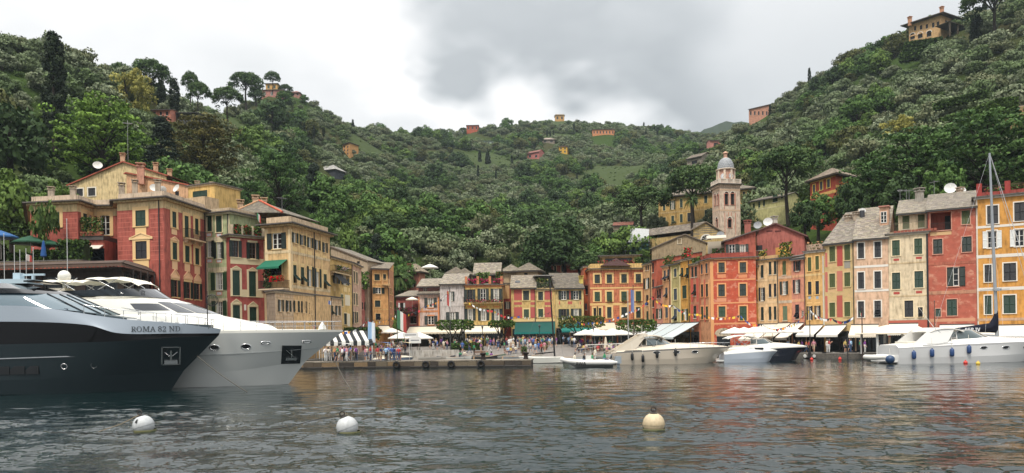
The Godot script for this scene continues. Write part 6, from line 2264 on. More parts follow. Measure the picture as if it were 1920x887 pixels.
		ring.bar(V3(0,0,0.05),V3(-0.1,-0.42,0.05),0.05,0.02)
		piece("hands",ring.mesh(),paint("#1b1c22"),d)
	var H:=house("church","church with a grey and yellow striped gable front below the bell tower",{
		c=[[1298,432,158],[1355,434,156]],deep=16.0,away=[-0.72,-0.69],k="#bfa268",base=14.0,top=at(1355,435,156).y,tops0=tops_on([[1298,432,158],[1355,434,156]],[[1298,431],[1324.5,416.3],[1355,434.5]]),roof=["front",1324.5,416.3],over=0.5,rk="#9c9286",vk="#7a6b58",
		p=[[0,1314,424.5,1335,425.8,"#6a665e"],[0,1309,428,1340,429.4,"#6a665e"],[0,1304,431.6,1346,433,"#6a665e"],[0,1299,435.4,1354,436.8,"#6a665e"],[0,1299,439.4,1312,440.8,"#6a665e"],[0,1337,439.4,1354,440.8,"#6a665e"],[0,1299,444,1311,445.4,"#6a665e"],[0,1338,444,1354,445.4,"#6a665e"]],
	})
	var cw:Wall=H.walls[0]
	var rose:=on_wall(cw,1324.4,447)
	s=SN()
	var s2:=SN()
	for k in 16:
		var t0:=PI*k/16.0
		var t1:=PI*(k+1)/16.0
		var m:=V3(rose.x,rose.y-0.3,0.03)
		s.tri(m,m+V3(cos(t0),sin(t0),0)*1.0,m+V3(cos(t1),sin(t1),0)*1.0)
		s2.quad(m+V3(cos(t1),sin(t1),0.02)*1.0,m+V3(cos(t0),sin(t0),0.02)*1.0,m+V3(cos(t0),sin(t0),0.02)*1.25,m+V3(cos(t1),sin(t1),0.02)*1.25)
		if k % 4==2:
			s2.bar(m+V3(0,0,0.02),m+V3(cos(t0),sin(t0),0.02)*1.0,0.14,0.05)
	piece("lunette_window",s.mesh(),paint("#17181b"),H.root,T3(cw.xf.basis,cw.xf.origin-H.o))
	piece("lunette_tracery",s2.mesh(),paint("#cfc9bd"),H.root,T3(cw.xf.basis,cw.xf.origin-H.o))
	house("grey_gable_house","bare grey-plastered gabled house below the church front",{
		c=[[1222,466,150],[1324,455,148]],deep=10.0,k="#a08c6c",base=8.0,top=at(1222,466,150).y,tops0=tops_on([[1222,466,150],[1324,455,148]],[[1222,466],[1284,439.5],[1324,455]]),roof=["front",1284,439.5],over=0.35,rk="#a29a90",vk="#6b5f52",x=[[0,1274,452.4,6,9,"nC"]],su=[0.12,"#c9bda4"],
	})
	house("palazzo","long yellow palazzo with tall green shutters behind the bell tower",{
		c=[[1234.5,371,197],[1412,349,186]],deep=9.0,k="#cfa75f",base=24.0,roof=["hip",2.2],rk="#94897b",over=0.8,
		x=[[0,1245.3,387,4.6,16,"nC"],[0,1261,384.4,4.4,17,"nO"],[0,1277.5,381,5,17,"nC"],[0,1305.6,375,5,16,"nC"],[0,1323.4,372,6,18,"nC"],[0,1246,415,5,15,"nC"],[0,1261.4,412,5,15,"nC"],[0,1277.5,409.3,5,15.5,"nC"],[0,1292,407.4,6,17,"kC"],[0,1324.4,401.6,6,16,"nC"],[0,1395,365,5,12,"kC"],[0,1403,364,5,12,"kC"]],
		s=[[0,1270,397,0.4,"!d6b478"],[0,1270,371,0.3,"!d6b478"]],su=[0.12,"#dcc48e"],pipes=[[0,1267.5,400]],
	})
	house("pale_green_villa","long pale yellow-green villa right of the bell tower",{
		c=[[1407,378,178],[1472,357,171]],deep=7.0,k="#c3bd80",base=22.0,roof=["side",1.2,0.6],rk="#7e7468",over=0.5,
		x=[[0,1413.5,387,3.5,11,"vC"],[0,1423.6,384,3.5,11,"vC"],[0,1432.6,381,3.5,11,"vC"],[0,1453.5,372,9,14,"vC"],[0,1466,367,3.5,11,"vC"]],s=[[0,1440,390,0.3,"!cfc794"]],
	})
	house("red_villa","red villa with yellow-framed arched windows and a tiled hip roof on the right slope",{
		c=[[1519,341,153],[1567,325,146],[1601.5,322,150]],k="#b24a34",k1="#b8553a",base=20.0,roof=["hip",2.3],rk="#a39382",over=0.9,su=[0.2,"#d9b45e"],
		x=[[0,1526.4,354,4,15,"bC"],[0,1540,348.5,4.5,16,"bC"],[0,1553.6,344,5,16,"bC"],[1,1582.5,337,6,13,"bC"]],s=[[0,1540,365,0.6,"!d3a85a"],[0,1540,336,0.5,"!d3a85a"],[1,1584,352,0.5,"!d3a85a"]],
	})
	var o:=thing("scaffold","white-wrapped scaffold around a chimney over the yellow wall","scaffold",at(1198,476,165))
	var k:=165.0/F
	s=SN()
	s.quad(V3(-20,22,3)*k,V3(19,22,3)*k,V3(19,46,3)*k,V3(-12,48,3)*k)
	s.quad(V3(19,22,3)*k,V3(19,22,-26)*k,V3(19,46,-26)*k,V3(19,46,3)*k)
	s.quad(V3(-20,22,-26)*k,V3(-20,22,3)*k,V3(-12,48,3)*k,V3(-12,48,-26)*k)
	s.quad(V3(-12,48,3)*k,V3(19,46,3)*k,V3(19,46,-26)*k,V3(-12,48,-26)*k)
	piece("white_sheeting",s.mesh(),mat("sheeting",Color("#e8eaec"),{tex="plaster",scale=0.5,rough=0.5}),o)
	s=SN()
	for x in [-26,-10,6,20]:
		for z in [3,-24]:
			s.bar(V3(x,0,z)*k,V3(x,24,z)*k,0.08)
	for y in [6,14,21]:
		s.block(V3(-27,y,-25)*k,V3(21,y+0.7,4)*k)
	piece("scaffold_tubes",s.mesh(),paint("#4a4f52"),o)
	s=SN()
	s.block(V3(-18,0.5,-22)*k,V3(18,19,2.4)*k)
	piece("debris_net",s.mesh(),paint("#3f5f58",0.95),o)
	house("yellow_wall_house","flat-roofed ochre house under the wrapped scaffold",{c=[[1179,474,166],[1222,474,165]],deep=5.0,k="#b39245",base=8.0,roof=["flat",0.0],over=0.15})
	house("tiled_shed","low pink house with a red tiled roof under the left umbrella pine",{c=[[1150,423,186],[1186,423,185]],deep=5.0,k="#c0a48e",base=18.0,roof=["side",1.2,0.7],rk="#a3634f",over=0.4})
	house("canopied_terrace_house","house with a pale canopy over its roof terrace behind the big orange house",{c=[[1129,481,152],[1196,481,151]],deep=5.0,k="#c9a872",base=6.0,roof=["flat",0.0],over=0.9,x=[[0,1160,490,50,12,"dD"]]})
# ---------------------------------------------------------------- houses scattered on the hills
# x0..x1 front in pixels, eave and foot rows, distance, wall colour, roof kind and colour, windows [columns, rows, letter]
func hill_house(called:String,label:String,x0:float,x1:float,eave:float,foot:float,d:float,wall:String,roof_color:String,rise:float,win:Array,kind:="hip",skew:=0.0,side:=0.0)->Dictionary:
	var S:={c=[[x0,eave,d+skew],[x1,eave,d]],deep=7.0,k=wall,base=at((x0+x1)/2,foot,d).y-3.0,roof=[kind,rise,0.5],rk=roof_color,over=0.6,x=[]}
	if side>0.0:
		S.c.append([x1+side,eave+side*0.12,d+7.0])
	for i in win[0]:
		for j in win[1]:
			S.x.append([0,lerpf(x0,x1,(i+0.5)/win[0]),lerpf(eave,foot,(j+0.55)/win[1]),(x1-x0)/win[0]*0.36,(foot-eave)/win[1]*0.55,win[2]])
	var H:=house(called,label,S)
	grove_clear.append([at((x0+x1)/2,foot,d-2.0),(x1-x0)/F*d*0.5+3.0])
	for k in 6:
		grove_clear.append([at((x0+x1+side)/2,foot,d-7.0-6.0*k),(x1-x0+side)/F*d*0.55])
	return H
func make_hill_houses()->void:
	hill_house("pink_hillside_house","pink three-storey house on the wooded slope above the yellow corner house",617,640,368,397,290,"#b8736c","#7a5548",1.6,[2,2,"gO"],"hip",6.0,28.0)
	hill_house("orange_gabled_house","tall narrow orange house alone on the left slope",643,655,272,291,400,"#d39a5c","#9a7a5e",1.4,[2,3,"kC"],"hip",5.0,17.0)
	hill_house("teal_cabin","small teal and white cabin on a terrace of the left slope",558,581,270,280,385,"#a9b8b8","#35635c",2.2,[2,1,"kC"],"side")
	hill_house("pink_cottage","little pink cottage half hidden on the middle slope",749,768,313,322,480,"#cf8370","#b06a55",1.2,[1,1,"kC"],"side",4.0)
	hill_house("pink_hilltop_house","pink hilltop house below the yellow one on the left ridge",489,530,169,181,425,"#bd8076","#cdb9aa",0.5,[3,1,"kD"],"hip")
	hill_house("yellow_hilltop_house","yellow house at the very top of the left ridge",498,520,157,168,438,"#cfa05c","#b8ac9c",1.2,[2,1,"nC"],"hip")
	hill_house("red_roofed_cottage","red-roofed cottage on the left ridge right of the hilltop houses",546,562,174,180,450,"#a9796c","#a5695a",1.8,[2,1,"kC"],"hip")
	hill_house("salmon_cottage","long salmon cottage under the airy yellow-green tree",272,319,206,219,232,"#c97c66","#bdb0a0",0.9,[4,1,"kC"],"side")
	hill_house("glass_terrace_house","low house with dark glass walls right of the salmon cottage",330,370,212,226,236,"#4a4c48","#5a5850",0.4,[5,1,"dD"],"side")
	hill_house("white_roofed_scaffold","building site under a white sheet roof on the left slope",592,628,322,342,318,"#3c4048","#d5d6d8",3.0,[0,0,"kC"],"hip",4.0)
	hill_house("long_orange_house","long orange house with seven windows on the far hill",1111,1152,243,252,630,"#d68a58","#b5796a",1.0,[7,1,"kC"],"hip")
	hill_house("small_yellow_house","small yellow house with a green shutter on the far hill",1048,1063,275,287,560,"#dba632","#b06a48",1.0,[2,2,"nC"],"hip",0.0,6.0)
	hill_house("pink_barn","pink barn with a long roof on the far hill",988,1011,288,297,540,"#b96a62","#a86a5e",2.0,[2,1,"kC"],"side",6.0)
	hill_house("grey_roofed_house","grey-roofed house among cypresses on the far hill",1016,1040,262,268,600,"#8a7d70","#c9b8b0",2.2,[2,1,"kC"],"hip")
	hill_house("pale_green_house","long pale green house at the far hill's left",901,926,264,273,630,"#9fb0a0","#a9b2ae",0.6,[4,1,"kC"],"side")
	hill_house("red_ridge_house","rust-red house on the far saddle ridge",875,897,235,244,660,"#b5583c","#a0503c",0.8,[3,1,"kC"],"hip")
	hill_house("ridge_tower_house","small yellow house alone at the far hill's summit",1041,1058,216,225,705,"#c99a5c","#8a6a50",0.8,[2,1,"kC"],"flat")
	hill_house("pink_slope_house","pink house behind the ridge left of the bell tower",1331,1354,263,281,410,"#c98378","#b5a696",0.8,[1,1,"kC"],"side")
	hill_house("long_pink_house","long pinkish house on the skyline of the right hill",1404,1449,205,218,430,"#c48a70","#b09a8a",0.6,[6,1,"kC"],"side",10.0)
	hill_house("stone_barn","grey stone barn on the slope left of the bell tower",1288,1316,298,310,285,"#8f8578","#8a7d70",1.8,[1,1,"kC"],"side",5.0)
	var V:=house("hilltop_villa","arcaded cream villa with a broad hip roof on the right hilltop",{
		c=[[1704,47,318],[1764,36,308],[1801,40,315]],k="#d2a873",k1="#dbb07a",base=at(1764,82,308).y-4.0,roof=["hip",3.4],rk="#a8927c",over=2.2,
		x=[[0,1716,53,4,8,"kC"],[0,1727,51.5,4,8,"kC"],[0,1738,49.5,4,8,"kC"],[0,1750,47,4.5,9,"kC"],[0,1759,45,4.5,9,"kC"],[1,1778,44,7,10,"kO"],[1,1791,45.5,6,9,"kC"],
			[0,1711,70,9,7,"dA"],[0,1725.5,68,9,7,"dA"],[0,1742,65,9,7,"dA"]],
		s=[[0,1735,59,0.5,"#c9a070"]],
	})
	add_chimney(V,at(1706,40,316),1.6,"#c9906c")
	add_chimney(V,at(1766,21,316),1.6,"#c9906c")
	var s:=SN()
	var vw:Wall=V.walls[1]
	var f:=on_wall(vw,1762,52)
	s.block(V3(-4.0,f.y-0.2,0.0),V3(vw.len*0.95,f.y,6.0))
	for x in [-3.5,2.0,vw.len*0.9]:
		s.block(V3(x,f.y-6.0,5.3),V3(x+0.5,f.y-0.2,5.8))
	piece("pergola",s.mesh(),paint("#463c2e",0.9),V.root,T3(vw.xf.basis,vw.xf.origin-V.o))
	grove_clear.append([at(1750,80,306),12.0])
	grove_clear.append([at(1730,88,299),7.0])
	for q in [[1368,158,9],[1355,150,8],[1290,182,9],[1270,174,9],[1310,172,9],[1250,186,8],[1440,166,10],[1455,158,8],[1415,160,8],[1555,142,8],[1575,138,7],[1540,134,7]]:
		grove_clear.append([col(q[0],q[1]),q[2]])
	for h in [[1697,90,1766,80,302,1.8,"dark clipped hedge right under the hilltop villa"],[1693,106,1768,94,296,2.4,"long climbing hedge on the middle terrace under the hilltop villa"],[1686,118,1764,104,288,3.0,"dark pergola hedge on the lowest terrace under the hilltop villa"]]:
		hedge(at(h[0],h[1],h[4]),at(h[2],h[3],h[4]-4),h[5],2.6,h[6],900,0.42)
	var W:=house("ivy_terrace_wall","tall ochre terrace wall hung with ivy on the right slope",{c=[[1762,232,182],[1866,206,172],[1990,206,166]],bk=[[1990,206,172],[1762,232,186]],k="#a8835a",base=at(1900,240,170).y-6.0,roof=["flat",0.0],over=0.1,top=at(1866,205,172).y})
	for i in 2:
		var iw:Wall=W.walls[i]
		piece("ivy",blooms(iw.xf*V3(0,W.top-(2.4 if i==0 else 1.0),0.3)-W.o,iw.xf*V3(iw.len*(1.0 if i==0 else 0.35),W.top-1.2,0.3)-W.o,3.2,0.7,Color(0.1,0.16,0.03),0.3,0.3,1200),leaf_mat(),W.root)
	grove_clear.append([at(1810,215,176),9.0])
	grove_clear.append([at(1900,215,168),10.0])
	hedge(at(1752,208,190),at(1850,182,180),1.6,1.6,"hedge of climbing roses above the ivy-covered terrace wall",900,0.3)
# a clipped hedge from p to q
func hedge(p:Vector3,q:Vector3,high:float,deep:float,label:String,n:=600,leaf:=0.16,called:="hedge")->Node3D:
	var o:=thing(called,label,"hedge",p)
	var r:=RandomNumberGenerator.new()
	r.seed=hash(label)
	var e:=q-p
	var out:=e.cross(Vector3.UP).normalized()
	var s:=SN()
	for i in n:
		var u:=r.randf()
		var side:=r.randi() % 5
		var pos:=Vector2(r.randf_range(-0.5,0.5)*deep,r.randf()*high)
		if side<2:
			pos.y=high*r.randf_range(0.9,1.06)
		elif side<4:
			pos.x=deep*r.randf_range(0.42,0.56)*(1 if side==3 else -1)*(-1 if r.randf()<0.3 else 1)
		var c:=e*u+out*pos.x+Vector3.UP*pos.y
		var d:=V3(r.randfn(),r.randfn()+0.6,r.randfn()).normalized()
		var a:=d.cross(V3(r.randfn(),r.randfn(),r.randfn())).normalized()*leaf*r.randf_range(0.7,1.4)
		var b:=d.cross(a).normalized()*leaf*0.8
		s.tint=Color(0.022,0.045,0.012).lerp(Color(0.085,0.140,0.034),r.randf())
		s.quad(c-a-b,c+a-b,c+a+b,c-a+b)
	piece("foliage",s.mesh(),leaf_mat(),o)
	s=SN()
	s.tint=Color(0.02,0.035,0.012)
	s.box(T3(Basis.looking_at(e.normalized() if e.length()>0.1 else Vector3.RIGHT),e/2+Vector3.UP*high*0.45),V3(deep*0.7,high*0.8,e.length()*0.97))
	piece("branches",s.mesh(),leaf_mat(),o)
	return o
# ---------------------------------------------------------------- boats
# Hulls are lofted through lines of points (x along the boat, bow ahead; y up; b half breadth), mirrored.
func sample(line:Array,t:float)->Vector3:
	var n:=line.size()
	var f:=clampf(t,0.0,1.0)*(n-1)
	var i:=mini(int(f),n-2)
	var u:=f-i
	var g:=func(k:int)->Vector3:
		var q:Array=line[clampi(k,0,n-1)]
		return V3(q[0],q[1],q[2])
	var p0:Vector3=g.call(i-1) if i>0 else g.call(i)*2.0-g.call(i+1)
	var p1:Vector3=g.call(i)
	var p2:Vector3=g.call(i+1)
	var p3:Vector3=g.call(i+2) if i<n-2 else g.call(i+1)*2.0-g.call(i)
	var r:=p1.cubic_interpolate(p2,p0,p3,u)
	r.z=maxf(0.0,r.z)
	return r
func skin(lines:Array,n:=28,between:=3,bulge:=0.0,out:=0.0)->ArrayMesh:
	var s:=SN()
	for k in lines.size()-1:
		for side in [1.0,-1.0]:
			var rows:=[]
			for m in between+1:
				var row:=[]
				var f:=float(m)/between
				for j in n+1:
					var t:=float(j)/n
					var p:=sample(lines[k],t).lerp(sample(lines[k+1],t),f)
					p.z+=sin(f*PI)*bulge*smooth(0.0,0.6,p.z)+(out if p.z>0.02 else 0.0)
					row.append(V3(p.x,p.y,p.z*side))
				rows.append(row)
			s.sheet(rows,side<0)
	return s.mesh()
# closes the stern between the first points of the lines
func transom(lines:Array)->ArrayMesh:
	var s:=SN()
	for k in lines.size()-1:
		var a:=sample(lines[k],0.0)
		var b:=sample(lines[k+1],0.0)
		s.quad(V3(a.x,a.y,-a.z),V3(a.x,a.y,a.z),V3(b.x,b.y,b.z),V3(b.x,b.y,-b.z))
	return s.mesh()
# half breadth of the loft at (x, y)
func breadth(lines:Array,x:float,y:float)->float:
	for k in lines.size()-1:
		var pa:=Vector3.ZERO
		var pb:=Vector3.ZERO
		for e in 2:
			var lo:=0.0
			var hi:=1.0
			for it in 18:
				var mid:=(lo+hi)/2
				if sample(lines[k+e],mid).x<x:
					lo=mid
				else:
					hi=mid
			if e==0:
				pa=sample(lines[k],lo)
			else:
				pb=sample(lines[k+1],lo)
		if y>=minf(pa.y,pb.y)-0.001 and y<=maxf(pa.y,pb.y)+0.001:
			return lerpf(pa.z,pb.z,clampf((y-pa.y)/(pb.y-pa.y+1e-6),0,1))
	return 0.0
# a frame lying on the starboard side of a loft at (x, y): x aft to bow, y up, z outward
func on_hull(lines:Array,x:float,y:float,proud:=0.02)->Transform3D:
	var p:=V3(x,y,breadth(lines,x,y))
	var px:=V3(x+0.2,y,breadth(lines,x+0.2,y))-p
	var py:=V3(x,y+0.1,breadth(lines,x,y+0.1))-p
	var ex:=px.normalized()
	var ez:=px.cross(py).normalized()
	return T3(Basis(ex,ez.cross(ex),ez),p+ez*proud)
func rails(o:Node3D,pts:Array,high:float,m:Material,every:=1.4,mid:=true,called:="guard_rail")->void:
	var s:=SN()
	var top:=[]
	var rad:=[]
	for p in pts:
		top.append(p+Vector3.UP*high)
		rad.append(0.022)
	s.tube(top,rad,5)
	if mid:
		for i in pts.size()-1:
			s.bar(pts[i]+Vector3.UP*high*0.5,pts[i+1]+Vector3.UP*high*0.5,0.02)
	for i in pts.size()-1:
		var n:=maxi(1,int(pts[i].distance_to(pts[i+1])/every))
		for k in n:
			var b:Vector3=pts[i].lerp(pts[i+1],float(k)/n)
			s.bar(b,b+Vector3.UP*high,0.032)
	piece(called,s.mesh(),m,o)
func steel()->StandardMaterial3D:
	return mat("stainless_steel",Color(0.78,0.78,0.78),{rough=0.18,metal=1.0})
func ring(r:float,t:float)->ArrayMesh:
	var key:="ring%s_%s" % [r,t]
	if not parts.has(key):
		var pts:=[]
		var rad:=[]
		for k in 17:
			var a:=TAU*k/16.0
			pts.append(V3(cos(a),sin(a),0)*r)
			rad.append(t)
		var s:=SN()
		s.tube(pts,rad,6,false)
		parts[key]=s.mesh()
	return parts[key]
func disc(r:float,squash:=1.0)->ArrayMesh:
	var s:=SN()
	for k in 18:
		var a:=TAU*k/18.0
		var b:=TAU*(k+1)/18.0
		s.tri(Vector3.ZERO,V3(cos(a),sin(a)*squash,0)*r,V3(cos(b),sin(b)*squash,0)*r)
	return s.mesh()
func fender(p:Vector3,long:float,radius:float,color:String,label:String,group:String)->void:
	var o:=thing("fender",label,"fender",p-V3(0,long*0.5,0),0.0,group)
	var key:="fender%s" % long
	if not parts.has(key):
		var s:=SN()
		s.lathe(Vector3.ZERO,[Vector2(0.0,0.0),Vector2(radius*0.7,0.04),Vector2(radius,0.16),Vector2(radius,long-0.16),Vector2(radius*0.7,long-0.04),Vector2(0.06,long),Vector2(0.05,long+0.1),Vector2(0.0,long+0.1)],12)
		parts[key]=s.mesh()
		s=SN()
		s.bar(V3(0,long+0.1,0),V3(0,long+1.1,-0.1),0.03)
		parts[key+"rope"]=s.mesh()
	piece("body",parts[key],paint(color,0.45),o)
	piece("rope",parts[key+"rope"],paint("#d8d4c8",0.9),o)
func make_boats()->void:
	make_dark_yacht()
	make_white_yacht()
	make_cruisers()
	make_small_boats()
	make_buoys()
func make_dark_yacht()->void:
	var root:=thing("dark_yacht","big dark blue-grey motor yacht with a silver bulwark, its bow pointing right","yacht",V3(-20.9,0,-53.5))
	var wl:=[[-26,0,2.9],[-14,0,2.85],[-9,0,2.15],[-5.6,0,0.95],[-3.55,0,0]]
	var chine:=[[-26,1.0,3.05],[-14,1.0,3.0],[-8.5,1.1,2.35],[-4.8,1.25,1.1],[-2.65,1.35,0]]
	var knuckle:=[[-26,3.35,3.15],[-14,3.42,3.15],[-6.5,3.5,2.6],[-2.6,3.72,1.35],[-0.12,3.82,0]]
	var lip:=[[-26,5.0,3.12],[-14,4.97,3.05],[-8.3,4.70,2.8],[-5.9,4.06,2.5],[-2.6,4.0,1.36],[-0.05,3.98,0]]
	var top:=[[-26,6.15,3.0],[-14,6.06,2.95],[-10.5,5.80,2.75],[-6.0,5.06,2.3],[-2.6,4.72,1.35],[0.06,4.27,0]]
	var keel:=[[-26,-0.9,0.3],[-14,-0.9,0.2],[-8,-0.8,0.1],[-5,-0.6,0.05],[-3.9,-0.3,0]]
	var hull_m:=mat("yacht_dark_paint",Color(0.115,0.155,0.17),{rough=0.2,spec=0.45})
	var silver:=mat("yacht_silver_paint",Color(0.56,0.60,0.64),{rough=0.28,coat=0.7,metal=0.2})
	var black:=mat("yacht_black_glass",Color(0.03,0.03,0.035),{rough=0.04,spec=0.35})
	piece("hull",skin([keel,wl,chine,knuckle],36,4,0.0),hull_m,root)
	piece("hull_windows",skin([knuckle,lip],36,2,0.0,-0.03),black,root)
	piece("bulwark",skin([lip,top],36,3,0.0),silver,root)
	var inner:=[]
	var mid:=[]
	for p in top:
		inner.append([p[0]-0.15,p[1]-0.25,maxf(0.0,p[2]-0.35)])
		mid.append([p[0]-0.15,p[1]-0.02,0.0])
	piece("foredeck",skin([top,inner,mid],30,2),silver,root)
	piece("transom",transom([keel,wl,chine,knuckle,lip,top]),hull_m,root)
	var s:=SN()
	for k in 20:
		var x0:=-15.5+7.6*k/20.0
		var x1:=-15.5+7.6*(k+1)/20.0
		s.bar(V3(x0,2.42+0.14*k/20.0,breadth([chine,knuckle],x0,2.45)+0.02),V3(x1,2.42+0.14*(k+1)/20.0,breadth([chine,knuckle],x1,2.45)+0.02),0.05,0.07)
	piece("rub_strake",s.mesh(),steel(),root)
	s=SN()
	for x in [-14.6,-13.6,-12.6,-11.7]:
		s.box(T3(Basis(),V3(x,2.0-0.35,breadth([chine,knuckle],x,1.65)-0.02)),V3(1.0,0.55,0.1))
	piece("air_intake",s.mesh(),paint("#101214",0.3),root)
	for q in [[-9.6,1.85],[-7.75,1.9],[-6.2,2.4]]:
		var f:=on_hull([chine,knuckle],q[0],q[1],0.0)
		var h:=piece("porthole",ring(0.19,0.045),steel(),root,f)
		piece("pane",disc(0.18),black,h,shift(V3(0,0,0.02)))
	var f:=on_hull([chine,knuckle],-3.15,2.45,0.0)
	s=SN()
	for b in [[-0.62,-0.72,-0.54,0.72],[0.54,-0.72,0.62,0.72],[-0.62,0.64,0.62,0.72],[-0.62,-0.72,0.62,-0.64]]:
		s.block(V3(b[0],b[1],-0.05),V3(b[2],b[3],0.06))
	var pocket:=piece("anchor_pocket",s.mesh(),steel(),root,f)
	s=SN()
	s.block(V3(-0.55,-0.65,-0.02),V3(0.55,0.65,0.03))
	piece("pocket_plate",s.mesh(),paint("#1b2022",0.3),pocket)
	s=SN()
	s.tube([V3(0,0.45,0.08),V3(0,-0.3,0.14)],[0.07,0.09],8)
	s.tube([V3(-0.42,0.3,0.06),V3(-0.1,0.02,0.1),V3(0,-0.1,0.12)],[0.03,0.04,0.05],6)
	s.tube([V3(0.42,0.3,0.06),V3(0.1,0.02,0.1),V3(0,-0.1,0.12)],[0.03,0.04,0.05],6)
	s.box(T3(Basis(Vector3.RIGHT,-0.3),V3(0,-0.45,0.12)),V3(0.85,0.26,0.10))
	piece("anchor",s.mesh(),steel(),pocket)
	for q in [["ROMA 82 ND",-3.75]]:
		var fr:=on_hull([lip,top],q[1],4.40,0.03)
		lettering(q[0],fr.origin-V3(0,0.08,0),fr.basis,0.36,"#30373c",root,"Droid Serif","registration",400)
	var base:=[[-26,6.0,2.45],[-14.2,6.0,2.4],[-10.2,5.75,1.9],[-7.9,5.45,1.0],[-7.2,5.38,0]]
	var brow:=[[-26,7.05,2.1],[-14.6,7.0,2.0],[-12.4,6.95,1.6],[-10.9,6.88,0.8],[-10.5,6.86,0]]
	piece("windscreen",skin([base,brow],30,3,0.05),mat("yacht_windscreen",Color(0.30,0.38,0.42),{rough=0.03,coat=1.0}),root)
	s=SN()
	for k in [0.62,0.74,0.86]:
		for side in [1.0,-1.0]:
			var a:=sample(base,k)
			var b:=sample(brow,k)
			s.bar(V3(a.x,a.y+0.03,(a.z+0.03)*side),V3(b.x,b.y+0.03,(b.z+0.03)*side),0.10,0.06)
			s.bar(V3(a.x,a.y+0.05,(a.z+0.05)*side),V3(lerpf(a.x,b.x,0.6)-0.3,lerpf(a.y,b.y,0.6)+0.05,(lerpf(a.z,b.z,0.6)+0.1)*side),0.05,0.05)
	piece("windscreen_pillars",s.mesh(),paint("#22272a",0.3),root)
	var b2:=[[-26,6.95,2.3],[-14.6,6.95,2.2],[-12.2,6.92,1.7],[-10.5,6.88,0]]
	var b3:=[[-26,7.35,2.35],[-15,7.3,2.25],[-12.6,7.2,1.7],[-10.9,7.05,0]]
	var b4:=[[-26,7.75,2.0],[-15.5,7.7,1.8],[-13.6,7.55,1.2],[-12.3,7.4,0]]
	piece("hardtop",skin([b2,b3,b4],24,2),mat("yacht_black_paint",Color(0.07,0.075,0.085),{rough=0.15,coat=1.0}),root)
	var c2:=[[-26,7.75,0.0],[-15.5,7.72,0.0],[-13.6,7.58,0.0],[-12.3,7.4,0]]
	piece("hardtop_roof",skin([b4,c2],20,2),mat("yacht_black_paint"),root)
	s=SN()
	s.block(V3(-15.6,7.7,-0.9),V3(-13.2,8.02,0.9))
	s.lathe(V3(-13.2,8.0,0.2),[Vector2(0.12,0),Vector2(0.12,0.3)],8)
	s.bar(V3(-13.9,8.36,0.2),V3(-12.4,8.36,0.2),0.16,0.14)
	s.block(V3(-14.6,8.0,-0.2),V3(-14.1,8.5,0.3))
	piece("radar",s.mesh(),paint("#a9bcc6",0.4),root)
	s=SN()
	s.block(V3(-13.0,7.75,-1.4),V3(-12.2,7.85,1.6))
	piece("fly_visor",s.mesh(),black,root)
	s=SN()
	for q in [[-10.4,5.75,1.35],[-8.5,5.36,1.25],[-9.2,5.55,0.2]]:
		s.box(T3(Basis(Vector3.BACK,-0.10),V3(q[0],q[1],q[2])),V3(1.1,0.26,0.9))
	piece("navy_cushions",s.mesh(),paint("#18233a",0.9),root)
	s=SN()
	for q in [[-7.4,5.2,1.3],[-6.6,5.12,0.5],[-4.4,4.86,0.5],[-3.3,4.75,0.4],[-9.6,5.62,-0.5],[-5.6,5.0,1.2]]:
		s.box(T3(Basis(Vector3.BACK,-0.08),V3(q[0],q[1],q[2])),V3(0.8,0.16,0.6))
	piece("white_cushions",s.mesh(),paint("#d5d5d2",0.9),root)
	s=SN()
	s.box(T3(Basis(Vector3.BACK,-0.16),V3(-7.6,5.33,0.9)),V3(3.4,0.16,1.6))
	piece("foredeck_hatch",s.mesh(),paint("#3a454a",0.35),root)
	s=SN()
	s.box(T3(Basis(Vector3.BACK,-0.06),V3(-1.6,4.5,0.0)),V3(1.9,0.3,0.8))
	piece("foredeck_hatch",s.mesh(),paint("#3a454a",0.35),root)
	var line:=[]
	for k in 9:
		var t:=0.50+0.46*k/8.0
		var p:=sample(top,t)
		line.append(V3(p.x-0.1,p.y,maxf(0.0,p.z-0.12)))
	line.append(V3(0.5,4.3,0.0))
	rails(root,line,0.62,steel(),1.5,false)
	var far:=[]
	for p in line:
		far.append(V3(p.x,p.y,-p.z))
	rails(root,far,0.62,steel(),1.5,false)
	s=SN()
	s.tube([V3(-0.9,4.3,0),V3(-0.9,6.9,0)],[0.04,0.03],6)
	piece("bow_staff",s.mesh(),paint("#1c1c1e"),root)
	s=SN()
	s.tube([V3(-0.9,6.1,0),V3(-0.9,7.0,0)],[0.03,0.02],6)
	for k in 6:
		var a:=PI*k/6.0
		var pts:=[]
		var rad:=[]
		for j in 15:
			var t:=TAU*j/14.0
			pts.append(V3(-0.55+cos(t)*0.42*cos(a),6.35+sin(t)*0.42,cos(t)*0.42*sin(a)))
			rad.append(0.014)
		s.tube(pts,rad,4,false)
	piece("day_shape",s.mesh(),paint("#1c1c1e"),root)
